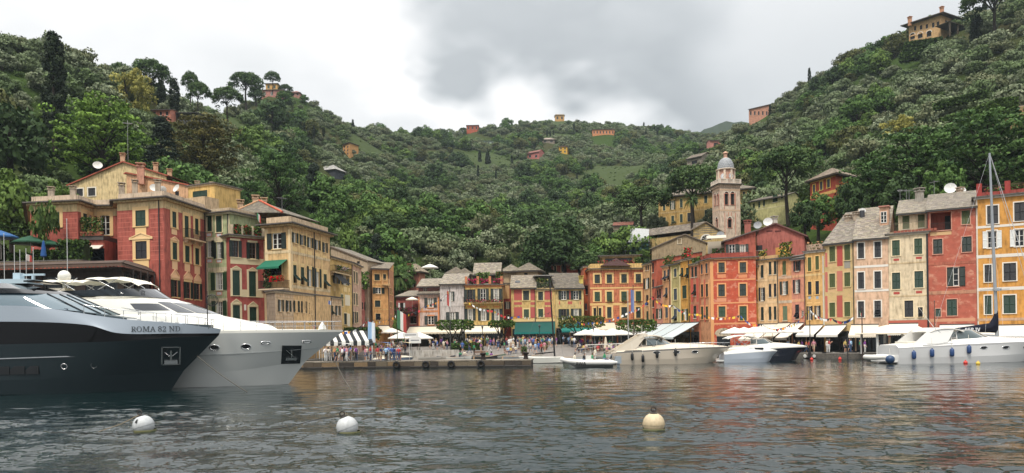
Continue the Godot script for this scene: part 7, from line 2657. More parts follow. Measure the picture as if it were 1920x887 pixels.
func make_white_yacht()->void:
	var root:=thing("white_yacht","big white motor yacht with a canvas-topped flybridge behind the dark yacht","yacht",V3(-13.17,0,-58.0))
	var keel:=[[-28,-0.9,0.3],[-15,-0.9,0.2],[-8,-0.7,0.1],[-4.6,-0.2,0]]
	var wl:=[[-28,0,2.8],[-15,0,2.75],[-9,0,1.9],[-6,0,0.85],[-4.25,0,0]]
	var chine:=[[-28,0.7,2.95],[-15,0.8,2.9],[-8.5,1.1,2.1],[-5,1.5,0.95],[-2.9,1.75,0]]
	var knuckle:=[[-28,2.2,3.05],[-15,2.3,3.05],[-8,2.45,2.45],[-3.8,2.65,1.1],[-1.6,2.8,0]]
	var sheer:=[[-28,3.9,3.1],[-15,3.95,3.1],[-7.5,4.0,2.65],[-3.0,4.0,1.4],[0,4.0,0]]
	var hull_m:=mat("yacht_white_hull",Color(0.72,0.73,0.72),{rough=0.25,coat=0.6})
	var white:=mat("gelcoat",Color(0.84,0.835,0.80),{rough=0.35,coat=0.3})
	piece("bottom",skin([keel,wl],30,2),paint("#1a2226",0.4),root)
	piece("hull",skin([wl,chine,knuckle,sheer],36,4,0.0),hull_m,root)
	var cap:=[[-28,4.15,3.1],[-15,4.2,3.1],[-7.5,4.2,2.65],[-3.0,4.18,1.42],[0.08,4.15,0]]
	var inn:=[[-28,4.1,2.7],[-15,4.15,2.7],[-7.7,4.12,2.3],[-3.4,4.1,1.1],[-0.4,4.1,0]]
	var cen:=[[-28,4.2,0],[-15,4.25,0],[-7.7,4.3,0],[-3.4,4.25,0],[-0.4,4.15,0]]
	piece("gunwale",skin([sheer,cap,inn,cen],32,2),white,root)
	piece("transom",transom([keel,wl,chine,knuckle,sheer]),hull_m,root)
	var s:=SN()
	for k in 30:
		var t0:=0.35+0.62*k/30.0
		var t1:=0.35+0.62*(k+1)/30.0
		var a:=sample(knuckle,t0)
		var b:=sample(knuckle,t1)
		s.bar(a+V3(0,0,0.01),b+V3(0,0,0.01),0.03,0.04)
	piece("spray_rail",s.mesh(),paint("#8a8f8f",0.4),root)
	for q in [[-8.9,2.95],[-6.7,2.98]]:
		var f:=on_hull([knuckle,sheer],q[0],q[1],0.0)
		var e:=piece("porthole",ring(0.22,0.04),steel(),root,f*T3(BS(V3(1.5,0.9,1)),Vector3.ZERO))
		piece("pane",disc(0.21),paint("#101113",0.1),e,shift(V3(0,0,0.015)))
	for q in [[-5.35,3.25],[-2.55,3.28]]:
		var f:=on_hull([knuckle,sheer],q[0],q[1],0.0)
		var e:=piece("fairlead",ring(0.16,0.05),steel(),root,f*T3(BS(V3(1.9,0.7,1)),Vector3.ZERO))
		piece("opening",disc(0.15),paint("#101113",0.3),e,shift(V3(0,0,0.01)))
	var f:=on_hull([knuckle,sheer],-3.55,2.85,0.0)
	f=T3(on_hull([chine,knuckle],-3.9,2.3,0.0).basis,V3(-3.75,2.3,breadth([chine,knuckle],-3.75,2.3)))
	s=SN()
	s.block(V3(-0.72,-0.8,-0.1),V3(0.72,0.8,0.03))
	var pk:=piece("anchor_pocket",s.mesh(),paint("#1d2326",0.25),root,f)
	s=SN()
	s.tube([V3(0,0.5,0.08),V3(0,-0.2,0.14)],[0.06,0.07],8)
	s.box(T3(Basis(Vector3.RIGHT,-0.2),V3(0.0,-0.32,0.1)),V3(0.8,0.2,0.1))
	s.bar(V3(-0.4,0.45,0.06),V3(0.2,-0.1,0.1),0.07)
	piece("anchor",s.mesh(),steel(),pk)
	var base:=[[-28,4.15,2.45],[-15,4.2,2.4],[-9.5,4.2,1.95],[-6.4,4.2,1.2],[-4.9,4.2,0]]
	var shoulder:=[[-28,5.35,2.35],[-15,5.35,2.25],[-10.5,5.15,1.75],[-7.6,4.95,1.0],[-5.6,4.62,0]]
	var belt:=[[-28,5.55,2.25],[-15,5.5,2.15],[-11.5,5.5,1.7],[-9.7,5.42,0.85],[-9.2,5.38,0]]
	var roofl:=[[-28,6.55,1.95],[-16,6.6,1.9],[-13.6,6.55,1.6],[-12.2,6.45,0.8],[-11.9,6.42,0]]
	var ridge:=[[-28,6.95,1.2],[-17,6.95,1.1],[-14.5,6.85,0.8],[-13,6.68,0.3],[-12.6,6.62,0]]
	var cl:=[[-28,7.0,0],[-17,7.0,0],[-14.5,6.9,0],[-13,6.72,0],[-12.6,6.64,0]]
	piece("coachroof",skin([base,shoulder,belt,roofl,ridge,cl],32,3,0.03),white,root)
	var glass:=mat("smoked_glass",Color(0.20,0.215,0.235),{rough=0.04,coat=1.0})
	s=SN()
	for pane in [[0.26,0.44],[0.47,0.60],[0.615,0.78],[0.795,0.99]]:
		for side in [1.0,-1.0]:
			var rows:=[]
			for m in 4:
				var row:=[]
				for j in 9:
					var t:float=lerpf(pane[0],pane[1],j/8.0)
					var lo:=0.10 if pane[0]>0.3 else 0.25
					var p:=sample(belt,t).lerp(sample(roofl,t),lerpf(lo,0.9 if pane[0]>0.3 else 0.75,m/3.0))
					row.append(V3(p.x,p.y+0.02,(p.z+0.035)*side))
				rows.append(row)
			s.sheet(rows,side<0)
	piece("windows",s.mesh(),glass,root)
	var f0:=[[-22,6.95,1.75],[-17,6.95,1.7],[-15,6.9,1.4],[-13.6,6.8,0.7],[-13.3,6.76,0]]
	var f1:=[[-22,7.35,1.9],[-17,7.45,1.85],[-15.6,7.5,1.5],[-14.6,7.5,0.75],[-14.4,7.5,0]]
	piece("fly_screen",skin([f0,f1],20,2),glass,root)
	s=SN()
	for side in [1.0,-1.0]:
		for q in [[-18.6,-16.4],[-21.4,-19.6]]:
			s.tube([V3(q[0],7.1,1.7*side),V3(q[1],8.35,1.6*side)],[0.03,0.03],5)
			s.tube([V3(q[1]+0.3,7.1,1.7*side),V3(q[0]+0.2,8.35,1.6*side)],[0.03,0.03],5)
		s.tube([V3(-14.7,7.5,1.2*side),V3(-15.6,8.2,1.5*side)],[0.03,0.03],5)
	piece("bimini_frame",s.mesh(),steel(),root)
	s=SN()
	for q in [[-19.0,-14.9,8.45],[-22.6,-19.1,8.3]]:
		var rows:=[]
		for i in 8:
			var row:=[]
			var x:=lerpf(q[0],q[1],i/7.0)
			for j in 9:
				var z:=lerpf(-1.75,1.75,j/8.0)
				row.append(V3(x,q[2]-0.12*pow(absf(z)/1.75,3)*2.0+0.05*sin(i*2.2)-0.55*pow(maxf(0.0,(i-4.0)/3.0),2)*(1.0 if q[0]>-20 else 0.2),z))
			rows.append(row)
		s.sheet(rows,false)
	piece("bimini_canvas",s.mesh(),mat("boat_canvas",Color("#d9d3c4"),{rough=0.95,back=Color(0.4,0.4,0.35)}),root)
	s=SN()
	var dome:=[]
	for k in 9:
		var a:=-PI/2.6+(PI/2.0+PI/2.6)*k/8.0
		dome.append(Vector2(0.46*cos(a),0.46*sin(a)))
	s.lathe(V3(-21.0,8.55,0.9),dome,16)
	s.tube([V3(-21.0,7.3,0.9),V3(-21.0,8.2,0.9)],[0.1,0.16],8)
	piece("satellite_dome",s.mesh(),white,root)
	s=SN()
	s.block(V3(-21.5,7.0,-1.4),V3(-18.5,7.3,1.4))
	s.block(V3(-22.5,7.3,0.2),V3(-20.6,7.62,1.5))
	piece("fly_seats",s.mesh(),paint("#c9c2b2",0.9),root)
	lettering("77",V3(-14.75,7.16,1.42),Basis(Vector3.UP,0.55),0.22,"#16181a",root,"Droid Sans","model_number")
	var line:=[]
	for k in 12:
		var t:=0.42+0.57*k/11.0
		var p:=sample(cap,t)
		line.append(V3(p.x-0.05,p.y,maxf(0.0,p.z-0.1)))
	rails(root,line,0.66,steel(),1.3)
	var far:=[]
	for p in line:
		far.append(V3(p.x,p.y,-p.z))
	rails(root,far,0.66,steel(),1.3)
	s=SN()
	s.lathe(V3(-1.5,4.2,0.2),[Vector2(0.34,0),Vector2(0.26,0.25),Vector2(0.06,0.55),Vector2(0.0,0.6)],10)
	piece("bow_light_cover",s.mesh(),white,root)
	for q in [[V3(-20.9-1.3,2.4,-52.6),afloat(463,735),"mooring rope running down from the dark yacht's bow"],[V3(-13.6,1.6,-57.6),afloat(660,735),"mooring rope running down from the white yacht's bow"]]:
		var o:=thing("mooring_rope",q[2],"rope",q[1])
		s=SN()
		var pts:=[]
		var rad:=[]
		for k in 9:
			var t:=k/8.0
			pts.append((q[0]-q[1])*t-V3(0,sin(t*PI)*0.12,0))
			rad.append(0.03)
		s.tube(pts,rad,5)
		piece("strands",s.mesh(),paint("#4a463e",0.95),o)
# a motor cruiser lofted to size; returns its hull lines. Bow towards +x.
func cruiser(called:String,label:String,p:Vector3,turn:float,L:float,beam:float,free:float,hull_color:String,top_color:String,opt:={})->Dictionary:
	var o:=thing(called,label,"motorboat",p,turn)
	var b:=beam/2.0
	var keel:=[[-L,-0.4,b*0.1],[-L*0.5,-0.45,b*0.1],[-L*0.22,-0.3,0.02],[-L*0.17,-0.1,0]]
	var wl:=[[-L,0.0,b*0.92],[-L*0.5,0.0,b*0.92],[-L*0.25,0.0,b*0.5],[-L*0.14,0.06,0]]
	var chine:=[[-L,free*0.32,b*0.96],[-L*0.5,free*0.36,b*0.98],[-L*0.22,free*0.45,b*0.56],[-L*0.095,free*0.52,0]]
	var sheer:=[[-L,free*0.78,b],[-L*0.55,free*0.92,b],[-L*0.22,free*1.0,b*0.70],[0,free*1.0,0]]
	var cap:=[[-L,free*0.86,b*0.97],[-L*0.55,free*1.02,b*0.97],[-L*0.22,free*1.09,b*0.68],[0.02,free*1.08,0]]
	var inn:=[[-L,free*1.0,b*0.72],[-L*0.55,free*1.32,b*0.70],[-L*0.24,free*1.26,b*0.42],[-L*0.03,free*1.12,0]]
	var cen:=[[-L,free*1.0,0],[-L*0.55,free*1.40,0],[-L*0.24,free*1.32,0],[-L*0.03,free*1.14,0]]
	var hm:=mat("hull_"+hull_color,Color(hull_color),{rough=0.25,coat=0.6})
	var tm:=mat("deck_"+top_color,Color(top_color),{rough=0.35,coat=0.3})
	piece("bottom",skin([keel,wl],24,2),paint(opt.get("bottom","#15191c"),0.4),o)
	piece("hull",skin([wl,chine,sheer],28,3,0.0),hm,o)
	piece("rub_strake",skin([sheer,cap],28,1),paint(opt.get("strake","#5a5a5a"),0.4),o)
	piece("deck",skin([cap,inn,cen],24,3,0.03),tm,o)
	piece("transom",transom([keel,wl,chine,sheer,cap,inn]),hm,o)
	var wx:float=opt.get("wx",-0.52)*L
	var wh:float=opt.get("wh",0.75)
	var w0:=[[wx-L*0.14,free*1.28,b*0.74],[wx,free*1.32,b*0.68],[wx+L*0.08,free*1.32,b*0.4],[wx+L*0.11,free*1.33,0]]
	var w1:=[[wx-L*0.14,free*1.28+wh,b*0.66],[wx-L*0.06,free*1.32+wh,b*0.6],[wx-L*0.01,free*1.32+wh,b*0.3],[wx+L*0.005,free*1.32+wh,0]]
	piece("windscreen",skin([w0,w1],16,2,0.02),mat("boat_glass",Color(0.30,0.35,0.36),{rough=0.05,coat=1.0}),o)
	var s:=SN()
	for t in [0.0,0.45,0.75,1.0]:
		for side in [1.0,-1.0]:
			var a:=sample(w0,t)
			var c:=sample(w1,t)
			s.bar(V3(a.x,a.y,(a.z+0.02)*side),V3(c.x,c.y,(c.z+0.02)*side),0.06)
	for k in 10:
		for side in [1.0,-1.0]:
			var a:=sample(w1,k/10.0)
			var c:=sample(w1,(k+1)/10.0)
			s.bar(V3(a.x,a.y,a.z*side),V3(c.x,c.y,c.z*side),0.06)
	piece("windscreen_frame",s.mesh(),tm,o)
	if opt.has("top"):
		var q:Array=opt.top
		s=SN()
		var rows:=[]
		var under:=[]
		for i in 7:
			var row:=[]
			var row2:=[]
			var x:=lerpf(q[0],q[1],i/6.0)*L
			for j in 9:
				var z:=lerpf(-b*0.8,b*0.8,j/8.0)
				var y:float=q[2]-0.10*pow(absf(z)/b,2)-(0.35 if q.size()>3 else 0.10)*pow(absf(i-3.0)/3.0,2.5)
				row.append(V3(x,y,z))
				row2.append(V3(x,y-0.10,z))
			rows.append(row)
			under.append(row2)
		s.sheet(rows,false)
		s.sheet(under,true)
		for j in 8:
			s.quad(under[0][j],under[0][j+1],rows[0][j+1],rows[0][j])
			s.quad(under[6][j+1],under[6][j],rows[6][j],rows[6][j+1])
		for i in 6:
			s.quad(under[i][8],under[i+1][8],rows[i+1][8],rows[i][8])
			s.quad(under[i+1][0],under[i][0],rows[i][0],rows[i+1][0])
		piece("top",s.mesh(),mat("boat_canvas_%s" % opt.get("canvas","#d9d4c8"),Color(opt.get("canvas","#d9d4c8")),{rough=0.9}),o)
		s=SN()
		for side in [1.0,-1.0]:
			s.bar(V3(lerpf(q[0],q[1],0.15)*L,q[2]-0.1,b*0.76*side),V3(lerpf(q[0],q[1],0.6)*L,free*1.2,b*0.8*side),0.05)
			s.bar(V3(lerpf(q[0],q[1],0.9)*L,q[2]-0.1,b*0.76*side),V3(lerpf(q[0],q[1],0.5)*L,free*1.2,b*0.8*side),0.05)
		piece("top_frame",s.mesh(),steel(),o)
	for x in opt.get("ports",[]):
		var f:=on_hull([chine,sheer],x*L,free*0.80,0.0)
		var e:=piece("porthole",ring(0.2,0.03),steel(),o,f*T3(BS(V3(1.9,0.8,1)),Vector3.ZERO))
		piece("pane",disc(0.19),paint("#101113",0.1),e,shift(V3(0,0,0.012)))
	if opt.get("rails",true):
		var line:=[]
		for k in 7:
			var q:=sample(cap,0.5+0.5*k/6.0)
			line.append(V3(q.x,q.y,maxf(0.0,q.z-0.08)))
		rails(o,line,0.5,steel(),1.4,false)
		var far:=[]
		for q in line:
			far.append(V3(q.x,q.y,-q.z))
		rails(o,far,0.5,steel(),1.4,false)
	s=SN()
	s.block(V3(-L-0.9,0.18,-b*0.85),V3(-L+0.1,0.34,b*0.85))
	piece("swim_platform",s.mesh(),tm,o)
	s=SN()
	s.block(V3(-L*0.92,free*0.98,-b*0.55),V3(-L*0.72,free*1.0+0.35,b*0.55))
	piece("stern_seat",s.mesh(),paint("#cfc9bb",0.9),o)
	return {o=o,side=[chine,sheer],L=L,b=b,free=free,tm=tm,cap=cap,hm=hm}
func make_cruisers()->void:
	var s:Shape
	var c0:=at(1368,655,88.0)
	var B:=cruiser("beige_cruiser","beige open-topped motor cruiser with black fenders moored before the right-hand houses",V3(c0.x,0,-88.0),0.0,13.6,4.0,1.72,"#b5aa9a","#c6bba9",{wx=-0.60,wh=0.72,top=[-0.80,-0.58,3.42,1],canvas="#c9bfae",ports=[-0.66,-0.49,-0.33],strake="#4a4743",bottom="#1a1b1c"})
	s=SN()
	for side in [1.0,-1.0]:
		var z:float=1.75*side
		s.quad(V3(-14.2,1.35,z),V3(-11.5,1.6,z),V3(-9.9,3.5,z*0.86),V3(-10.6,3.5,z*0.86))
		s.quad(V3(-11.5,1.6,z*0.95),V3(-14.2,1.35,z*0.95),V3(-10.6,3.5,z*0.82),V3(-9.9,3.5,z*0.82))
		s.bar(V3(-14.2,1.35,z*0.975),V3(-10.6,3.5,z*0.84),0.1)
	s.block(V3(-10.6,3.44,-1.5),V3(-9.9,3.54,1.5))
	piece("radar_arch",s.mesh(),B.tm,B.o)
	s=SN()
	for k in 4:
		s.block(V3(-12.9+k*0.1,1.32+k*0.1,1.90),V3(-11.0+k*0.1,1.37+k*0.1,1.98))
	piece("engine_vents",s.mesh(),paint("#4a4844"),B.o)
	s=SN()
	s.tube([V3(-10.3,3.5,0),V3(-10.3,4.6,0)],[0.03,0.02],5)
	s.lathe(V3(-10.2,3.5,0.5),[Vector2(0.28,0),Vector2(0.28,0.2),Vector2(0.0,0.3)],10)
	piece("radar",s.mesh(),paint("#d0ccc4"),B.o)
	s=SN()
	s.bar(V3(-17.0,2.35,0.8),V3(-12.6,2.45,0.8),0.45,0.08)
	s.bar(V3(-13.6,2.4,0.8),V3(-13.2,1.5,0.8),0.08)
	piece("gangway",s.mesh(),paint("#d2cec6"),B.o)
	for q in [[1185,669,0],[1205,672.5,1],[1231.5,664.5,2],[1266,661,3]]:
		var p:=at(q[0],q[1],86.0)
		fender(V3(p.x,p.y,-85.82),0.85,0.17,"#17191c","black fender on the beige cruiser's side, %s from the stern" % ["first","second","third","fourth"][q[2]],"black fenders of the beige cruiser")
	var n0:=at(1513,652,91.5)
	cruiser("navy_sports_boat","white-decked sports boat with a navy hull and a white bimini",V3(n0.x,0,-91.5),0.0,10.2,3.2,1.62,"#161b28","#d3d0c8",{wx=-0.50,wh=0.6,top=[-0.98,-0.62,3.25,1],canvas="#dcd8cd",strake="#c9c6be",bottom="#9aa0a3",rails=false})
	var t0:=at(1456,657,88.8)
	var T:=cruiser("pale_tender","pale blue-grey open tender lying in front of the navy sports boat",V3(t0.x,0,-88.6),0.0,6.6,2.3,1.25,"#a3abb5","#d0d0cc",{wx=-0.45,wh=0.05,strake="#cfcfcb",bottom="#26303a",rails=false})
	s=SN()
	s.block(V3(-2.9,1.5,0.3),V3(-1.9,1.72,0.9))
	piece("black_locker",s.mesh(),paint("#202224"),T.o)
	var w0:=at(1975,655,79.5)
	var W:=cruiser("white_cruiser","white express cruiser with blue fenders at the right edge of the harbour",V3(w0.x,0,-79.5),0.0,17.6,4.6,1.95,"#c9c9c8","#d9d8d4",{wx=-0.50,wh=0.85,top=[-0.80,-0.60,3.72,1],canvas="#dedad2",ports=[-0.36,-0.22,-0.12,-0.5],strake="#8a8a8a",bottom="#15171a"})
	s=SN()
	for side in [1.0,-1.0]:
		var z:float=2.05*side
		s.quad(V3(-16.6,1.5,z),V3(-12.4,2.2,z),V3(-11.4,3.75,z*0.84),V3(-13.9,3.72,z*0.84))
		s.quad(V3(-12.4,2.2,z*0.96),V3(-16.6,1.5,z*0.96),V3(-13.9,3.72,z*0.8),V3(-11.4,3.75,z*0.8))
	piece("radar_arch",s.mesh(),W.tm,W.o)
	s=SN()
	for k in 3:
		s.block(V3(-15.6+k*0.5,1.78+k*0.12,2.13),V3(-12.9+k*0.5,1.81+k*0.12,2.2))
	piece("engine_vents",s.mesh(),paint("#3a3a3a"),W.o)
	s=SN()
	s.tube([V3(-13.0,3.8,0.5),V3(-14.6,6.0,0.5)],[0.03,0.015],5)
	piece("whip_aerial",s.mesh(),paint("#d8d6d0"),W.o)
	for q in [[1714,666,0],[1748,662,1],[1785.5,661,2],[1817.5,655.5,3]]:
		var p:=at(q[0],q[1],77.0)
		fender(V3(p.x,p.y,-77.02),0.86,0.21,"#23406e","blue fender on the white cruiser's side, %s from the stern" % ["first","second","third","fourth"][q[2]],"blue fenders of the white cruiser")
	var bp:=at(1669,674,76.9)
	var ball:=thing("ball_fender","round blue ball fender at the white cruiser's stern","fender",bp-V3(0,0.45,0))
	s=SN()
	var prof:=[]
	for k in 11:
		var a:=-PI/2+PI*k/10.0
		prof.append(Vector2(0.45*cos(a),0.45+0.45*sin(a)))
	s.lathe(Vector3.ZERO,prof,14)
	piece("body",s.mesh(),paint("#1f3a5c",0.4),ball)
	s=SN()
	s.bar(V3(0,0.88,0),V3(0,1.6,-0.1),0.03)
	piece("rope",s.mesh(),paint("#d8d4c8",0.9),ball)
	var dk:=thing("stern_dinghy","small white inflatable carried on the white cruiser's swim platform","dinghy",at(1650,674,79.6)-V3(0,0.15,0))
	s=SN()
	s.tube([V3(-1.0,0.4,-1.2),V3(-1.1,0.4,0.6),V3(-0.3,0.45,1.3),V3(0.8,0.4,1.3)],[0.26,0.3,0.3,0.24],10)
	piece("tube",s.mesh(),paint("#d5d3cc",0.5),dk)
	var y0:=at(1900,668,84.5)
	var Y:=thing("sailing_yacht","sailing yacht with a tall grey mast and a navy boom cover behind the white cruiser","sailing boat",V3(y0.x,0,-84.5))
	var b:=2.0
	var lw:=[[-13,0.0,1.4],[-6,0.0,1.9],[-1,0.0,1.3],[3,0.05,0]]
	var ls:=[[-13.6,1.1,1.7],[-6,1.15,2.1],[-0.5,1.3,1.6],[4.2,1.55,0]]
	var lk:=[[-12,-0.5,0.1],[-6,-0.7,0.1],[-1,-0.5,0.05],[2.6,-0.2,0]]
	var lc:=[[-13.6,1.25,0],[-6,1.4,0],[-0.5,1.5,0],[4.2,1.57,0]]
	piece("hull",skin([lk,lw,ls],22,3),paint("#1a2238",0.2),Y)
	piece("deck",skin([ls,lc],22,2),paint("#b9ab92",0.7),Y)
	var foot:=at(1869.5,628,84.5)
	var head:=at(1855.5,287,84.5)
	s=SN()
	var o:=Y.position
	s.tube([V3(foot.x,1.4,-84.5)-o,V3(foot.x,foot.y,-84.5)-o,head-o],[0.2,0.2,0.11],10)
	piece("mast",s.mesh(),mat("grey_aluminium",Color(0.62,0.64,0.66),{rough=0.4,metal=0.4}),Y)
	s=SN()
	var e0:=at(1776,623,84.5)-o
	var rows:=[]
	for k in 15:
		var t:=k/14.0
		var p:=e0.lerp(foot+V3(0,0.3,0)-o,t)
		var hgt:=0.35+0.9*t+1.7*pow(maxf(0.0,(t-0.86)/0.14),1.5)
		var row:=[]
		for j in 11:
			var a:=TAU*j/10.0
			row.append(p+V3(0,sin(a)*hgt*0.5+hgt*0.45,cos(a)*0.32))
		rows.append(row)
	s.sheet(rows,true)
	s.sheet(rows,false)
	piece("boom_cover",s.mesh(),mat("navy_canvas",Color("#151b30"),{rough=0.85}),Y)
	lettering("REB IV",e0.lerp(foot-o,0.47)+V3(0,0.42,0.36),Basis(),0.40,"#d9dade",Y,"Droid Sans","boat_name")
	s=SN()
	s.bar(e0-V3(0,0.1,0),foot-o-V3(0,0.1,0),0.16,0.2)
	var sp:=at(1868,543,84.5)-o
	s.bar(sp-V3(1.4,0,0.8),sp+V3(1.0,0,0.8),0.08)
	s.lathe(sp+V3(0,-0.2,0.15),[Vector2(0.0,0),Vector2(0.42,0.05),Vector2(0.42,0.3),Vector2(0.0,0.36)],10)
	piece("boom",s.mesh(),mat("grey_aluminium"),Y)
	s=SN()
	for q in [[head,at(1925,500,84.5),0.05],[head,at(1958,650,85.5),0.03],[head,at(1738,660,84.5),0.015],[at(1860,420,84.5),at(1846,650,83.0),0.015],[at(1860,420,84.5),at(1885,650,83.0),0.015],[head,at(1862,650,86.0),0.015]]:
		s.bar(q[0]-o,q[1]-o,q[2])
	piece("rigging",s.mesh(),paint("#b9bbbd",0.4),Y)
func make_small_boats()->void:
	var s:Shape
	var p:=afloat(1100,688.5)
	var R:=thing("inflatable_boat","white inflatable motorboat with people aboard in front of the beige cruiser","inflatable boat",p,PI)
	s=SN()
	for side in [1.0,-1.0]:
		s.tube([V3(-3.2,0.5,1.0*side),V3(-2.6,0.5,1.05*side),V3(0.5,0.55,1.05*side),V3(2.0,0.72,0.72*side),V3(2.75,0.9,0.1*side)],[0.1,0.27,0.28,0.26,0.22],12)
	piece("tube",s.mesh(),mat("tube_white",Color("#d3d2cd"),{rough=0.45}),R)
	piece("hull",skin([[[-2.8,-0.2,0.1],[0,-0.2,0.1],[1.6,0.1,0]],[[-2.8,0.3,0.9],[0,0.35,0.9],[2.4,0.7,0]]],14,2),paint("#b9bab8",0.3),R)
	s=SN()
	s.block(V3(-2.8,0.3,-0.8),V3(1.4,0.4,0.8))
	s.block(V3(-0.6,0.4,-0.35),V3(0.1,1.25,0.35))
	s.block(V3(-1.9,0.4,-0.5),V3(-1.2,0.85,0.5))
	piece("console",s.mesh(),paint("#cfcdc6",0.4),R)
	s=SN()
	s.block(V3(-3.75,0.35,-0.28),V3(-3.1,1.15,0.28))
	s.block(V3(-3.6,-0.3,-0.1),V3(-3.3,0.4,0.1))
	piece("outboard_motor",s.mesh(),paint("#8b949b",0.35),R)
	lettering("AWA",V3(0.75,0.42,-1.36),Basis(Vector3.UP,PI),0.36,"#1a1b1d",R,"Droid Sans","boat_name")
	p=afloat(1012,681)
	var D:=thing("sailing_dinghy","slim white sailing keelboat with a black mast off the end of the jetty","sailing boat",p,PI)
	piece("hull",skin([[[-2.9,-0.2,0.1],[0,-0.25,0.1],[2.0,0,0]],[[-2.9,0.1,0.7],[0,0.05,0.85],[2.1,0.1,0]],[[-3.0,0.75,0.75],[0,0.7,1.0],[2.75,0.9,0]],[[-3.0,0.8,0],[0,0.85,0],[2.75,0.92,0]]],18,2),mat("gelcoat"),D)
	s=SN()
	var inv:=D.transform.affine_inverse()
	s.tube([inv*at(1040,668,95),inv*at(1030,517,95)],[0.11,0.07],8)
	s.bar(inv*at(1040,660,95),inv*at(1003,664,95),0.14)
	piece("mast",s.mesh(),paint("#17181b",0.35),D)
	s=SN()
	s.bar(inv*at(1030,520,95),inv*at(978,669,94.5),0.02)
	s.bar(inv*at(1030,520,95),inv*at(1056,668,96),0.02)
	piece("rigging",s.mesh(),paint("#6a6c70",0.4),D)
	var L:=cruiser("cabin_launch","white cabin launch with a dark blue sheer berthed behind the jetty",at(775,668,93.0)*V3(1,0,1),0.0,4.9,1.9,1.0,"#6d7a8c","#cfc7b2",{wx=-0.55,wh=0.9,top=[-0.85,-0.45,2.35],canvas="#d5c9ab",rails=false,strake="#22304a"})
	for q in [[815,106,4.6,"#b9b6ae","long white rowing boat with brown thwarts behind the jetty",0.05],[800,108.5,4.0,"#a4937a","brown wooden rowing boat behind the white one",-0.06],[970,104.5,4.2,"#9a9fa3","grey dinghy drawn up left of the sailing keelboat",0.2],[945,106,3.8,"#c4c2ba","white dinghy on the slip behind the jetty's end",-0.1],[885,107,3.4,"#84888a","grey inflatable drawn up on the slip",0.1],[1062,98,4.6,"#cfcdc6","white open boat behind the inflatable motorboat",0.0],[1085,101,4.4,"#c6c4bd","white open boat moored farther in behind the inflatable",0.1],
			[842,107,3.6,"#2f4258","dark blue rowing boat at the foot of the pale wall",0.15],[862,105,3.6,"#d0cec6","white rowing boat right of the dark blue one",-0.2],[912,105,3.6,"#3a3d40","black dinghy near the rusty bollard",0.25],[928,107,3.2,"#6a7d72","green-grey dinghy between the black and the white one",0.0],[990,105,4.4,"#bdbab0","pale skiff behind the jetty's end bollard",0.3],[1118,104,4.2,"#d2d0c8","white boat below the café parasols",0.0],[1140,106,4.2,"#a9aeb2","grey boat below the closed parasol",0.1]]:
		rowing_boat(col(q[0],q[1],maxf(0.0,square_height(q[1])-0.02)),q[5],q[2],q[3],q[4])
	var k:=0
	for q in [[1518,672,"#c2c1bc","pale inflatable with a red nose nearest the navy sports boat"],[1537,671,"#9a9b9c","grey inflatable between two others at the right-hand quay"],[1563,670,"#a82a2a","red inflatable tender at the right-hand quay"],[1581,670,"#c9c8c4","pale inflatable at the right end of the tenders"]]:
		var o:=thing("tender",q[3],"inflatable boat",afloat(q[0],q[1]),1.2+0.3*k)
		s=SN()
		for side in [1.0,-1.0]:
			s.tube([V3(-1.5,0.32,0.55*side),V3(0.4,0.35,0.58*side),V3(1.2,0.45,0.35*side),V3(1.5,0.52,0.0)],[0.19,0.21,0.2,0.18],10)
		piece("tube",s.mesh(),paint(q[2],0.5),o)
		s=SN()
		s.block(V3(-1.4,0.15,-0.5),V3(0.9,0.25,0.5))
		s.block(V3(-0.4,0.25,-0.4),V3(-0.1,0.55,0.4))
		piece("floor",s.mesh(),paint("#5a5c5e"),o)
		s=SN()
		s.block(V3(-1.95,0.2,-0.2),V3(-1.5,0.85,0.2))
		s.block(V3(-1.85,-0.2,-0.06),V3(-1.65,0.2,0.06))
		piece("outboard_motor",s.mesh(),paint("#1b1c1f",0.3),o)
		k+=1
func rowing_boat(p:Vector3,turn:float,L:float,color:String,label:String)->void:
	var o:=thing("rowing_boat",label,"boat",p,turn)
	var h:=L/2.0
	var keel:=[[-h,0.0,0.1],[0,-0.05,0.1],[h*0.85,0.05,0]]
	var wl:=[[-h,0.3,0.5],[0,0.28,0.66],[h*0.93,0.4,0]]
	var sh:=[[-h,0.62,0.6],[0,0.6,0.8],[h,0.82,0]]
	var inn:=[[-h,0.6,0.52],[0,0.58,0.72],[h-0.12,0.78,0]]
	var fl:=[[-h,0.2,0.3],[0,0.2,0.4],[h*0.8,0.3,0]]
	piece("hull",skin([keel,wl,sh],16,2,0.03),paint(color,0.5),o)
	piece("inside",skin([sh,inn,fl],16,2),paint("#8a6f50",0.7),o)
	var s:=SN()
	for x in [-0.5,0.0,0.45]:
		s.block(V3(x*h-0.1,0.46,-0.6+0.2*absf(x)),V3(x*h+0.1,0.5,0.6-0.2*absf(x)))
	piece("thwarts",s.mesh(),paint("#7a5a3c",0.7),o)
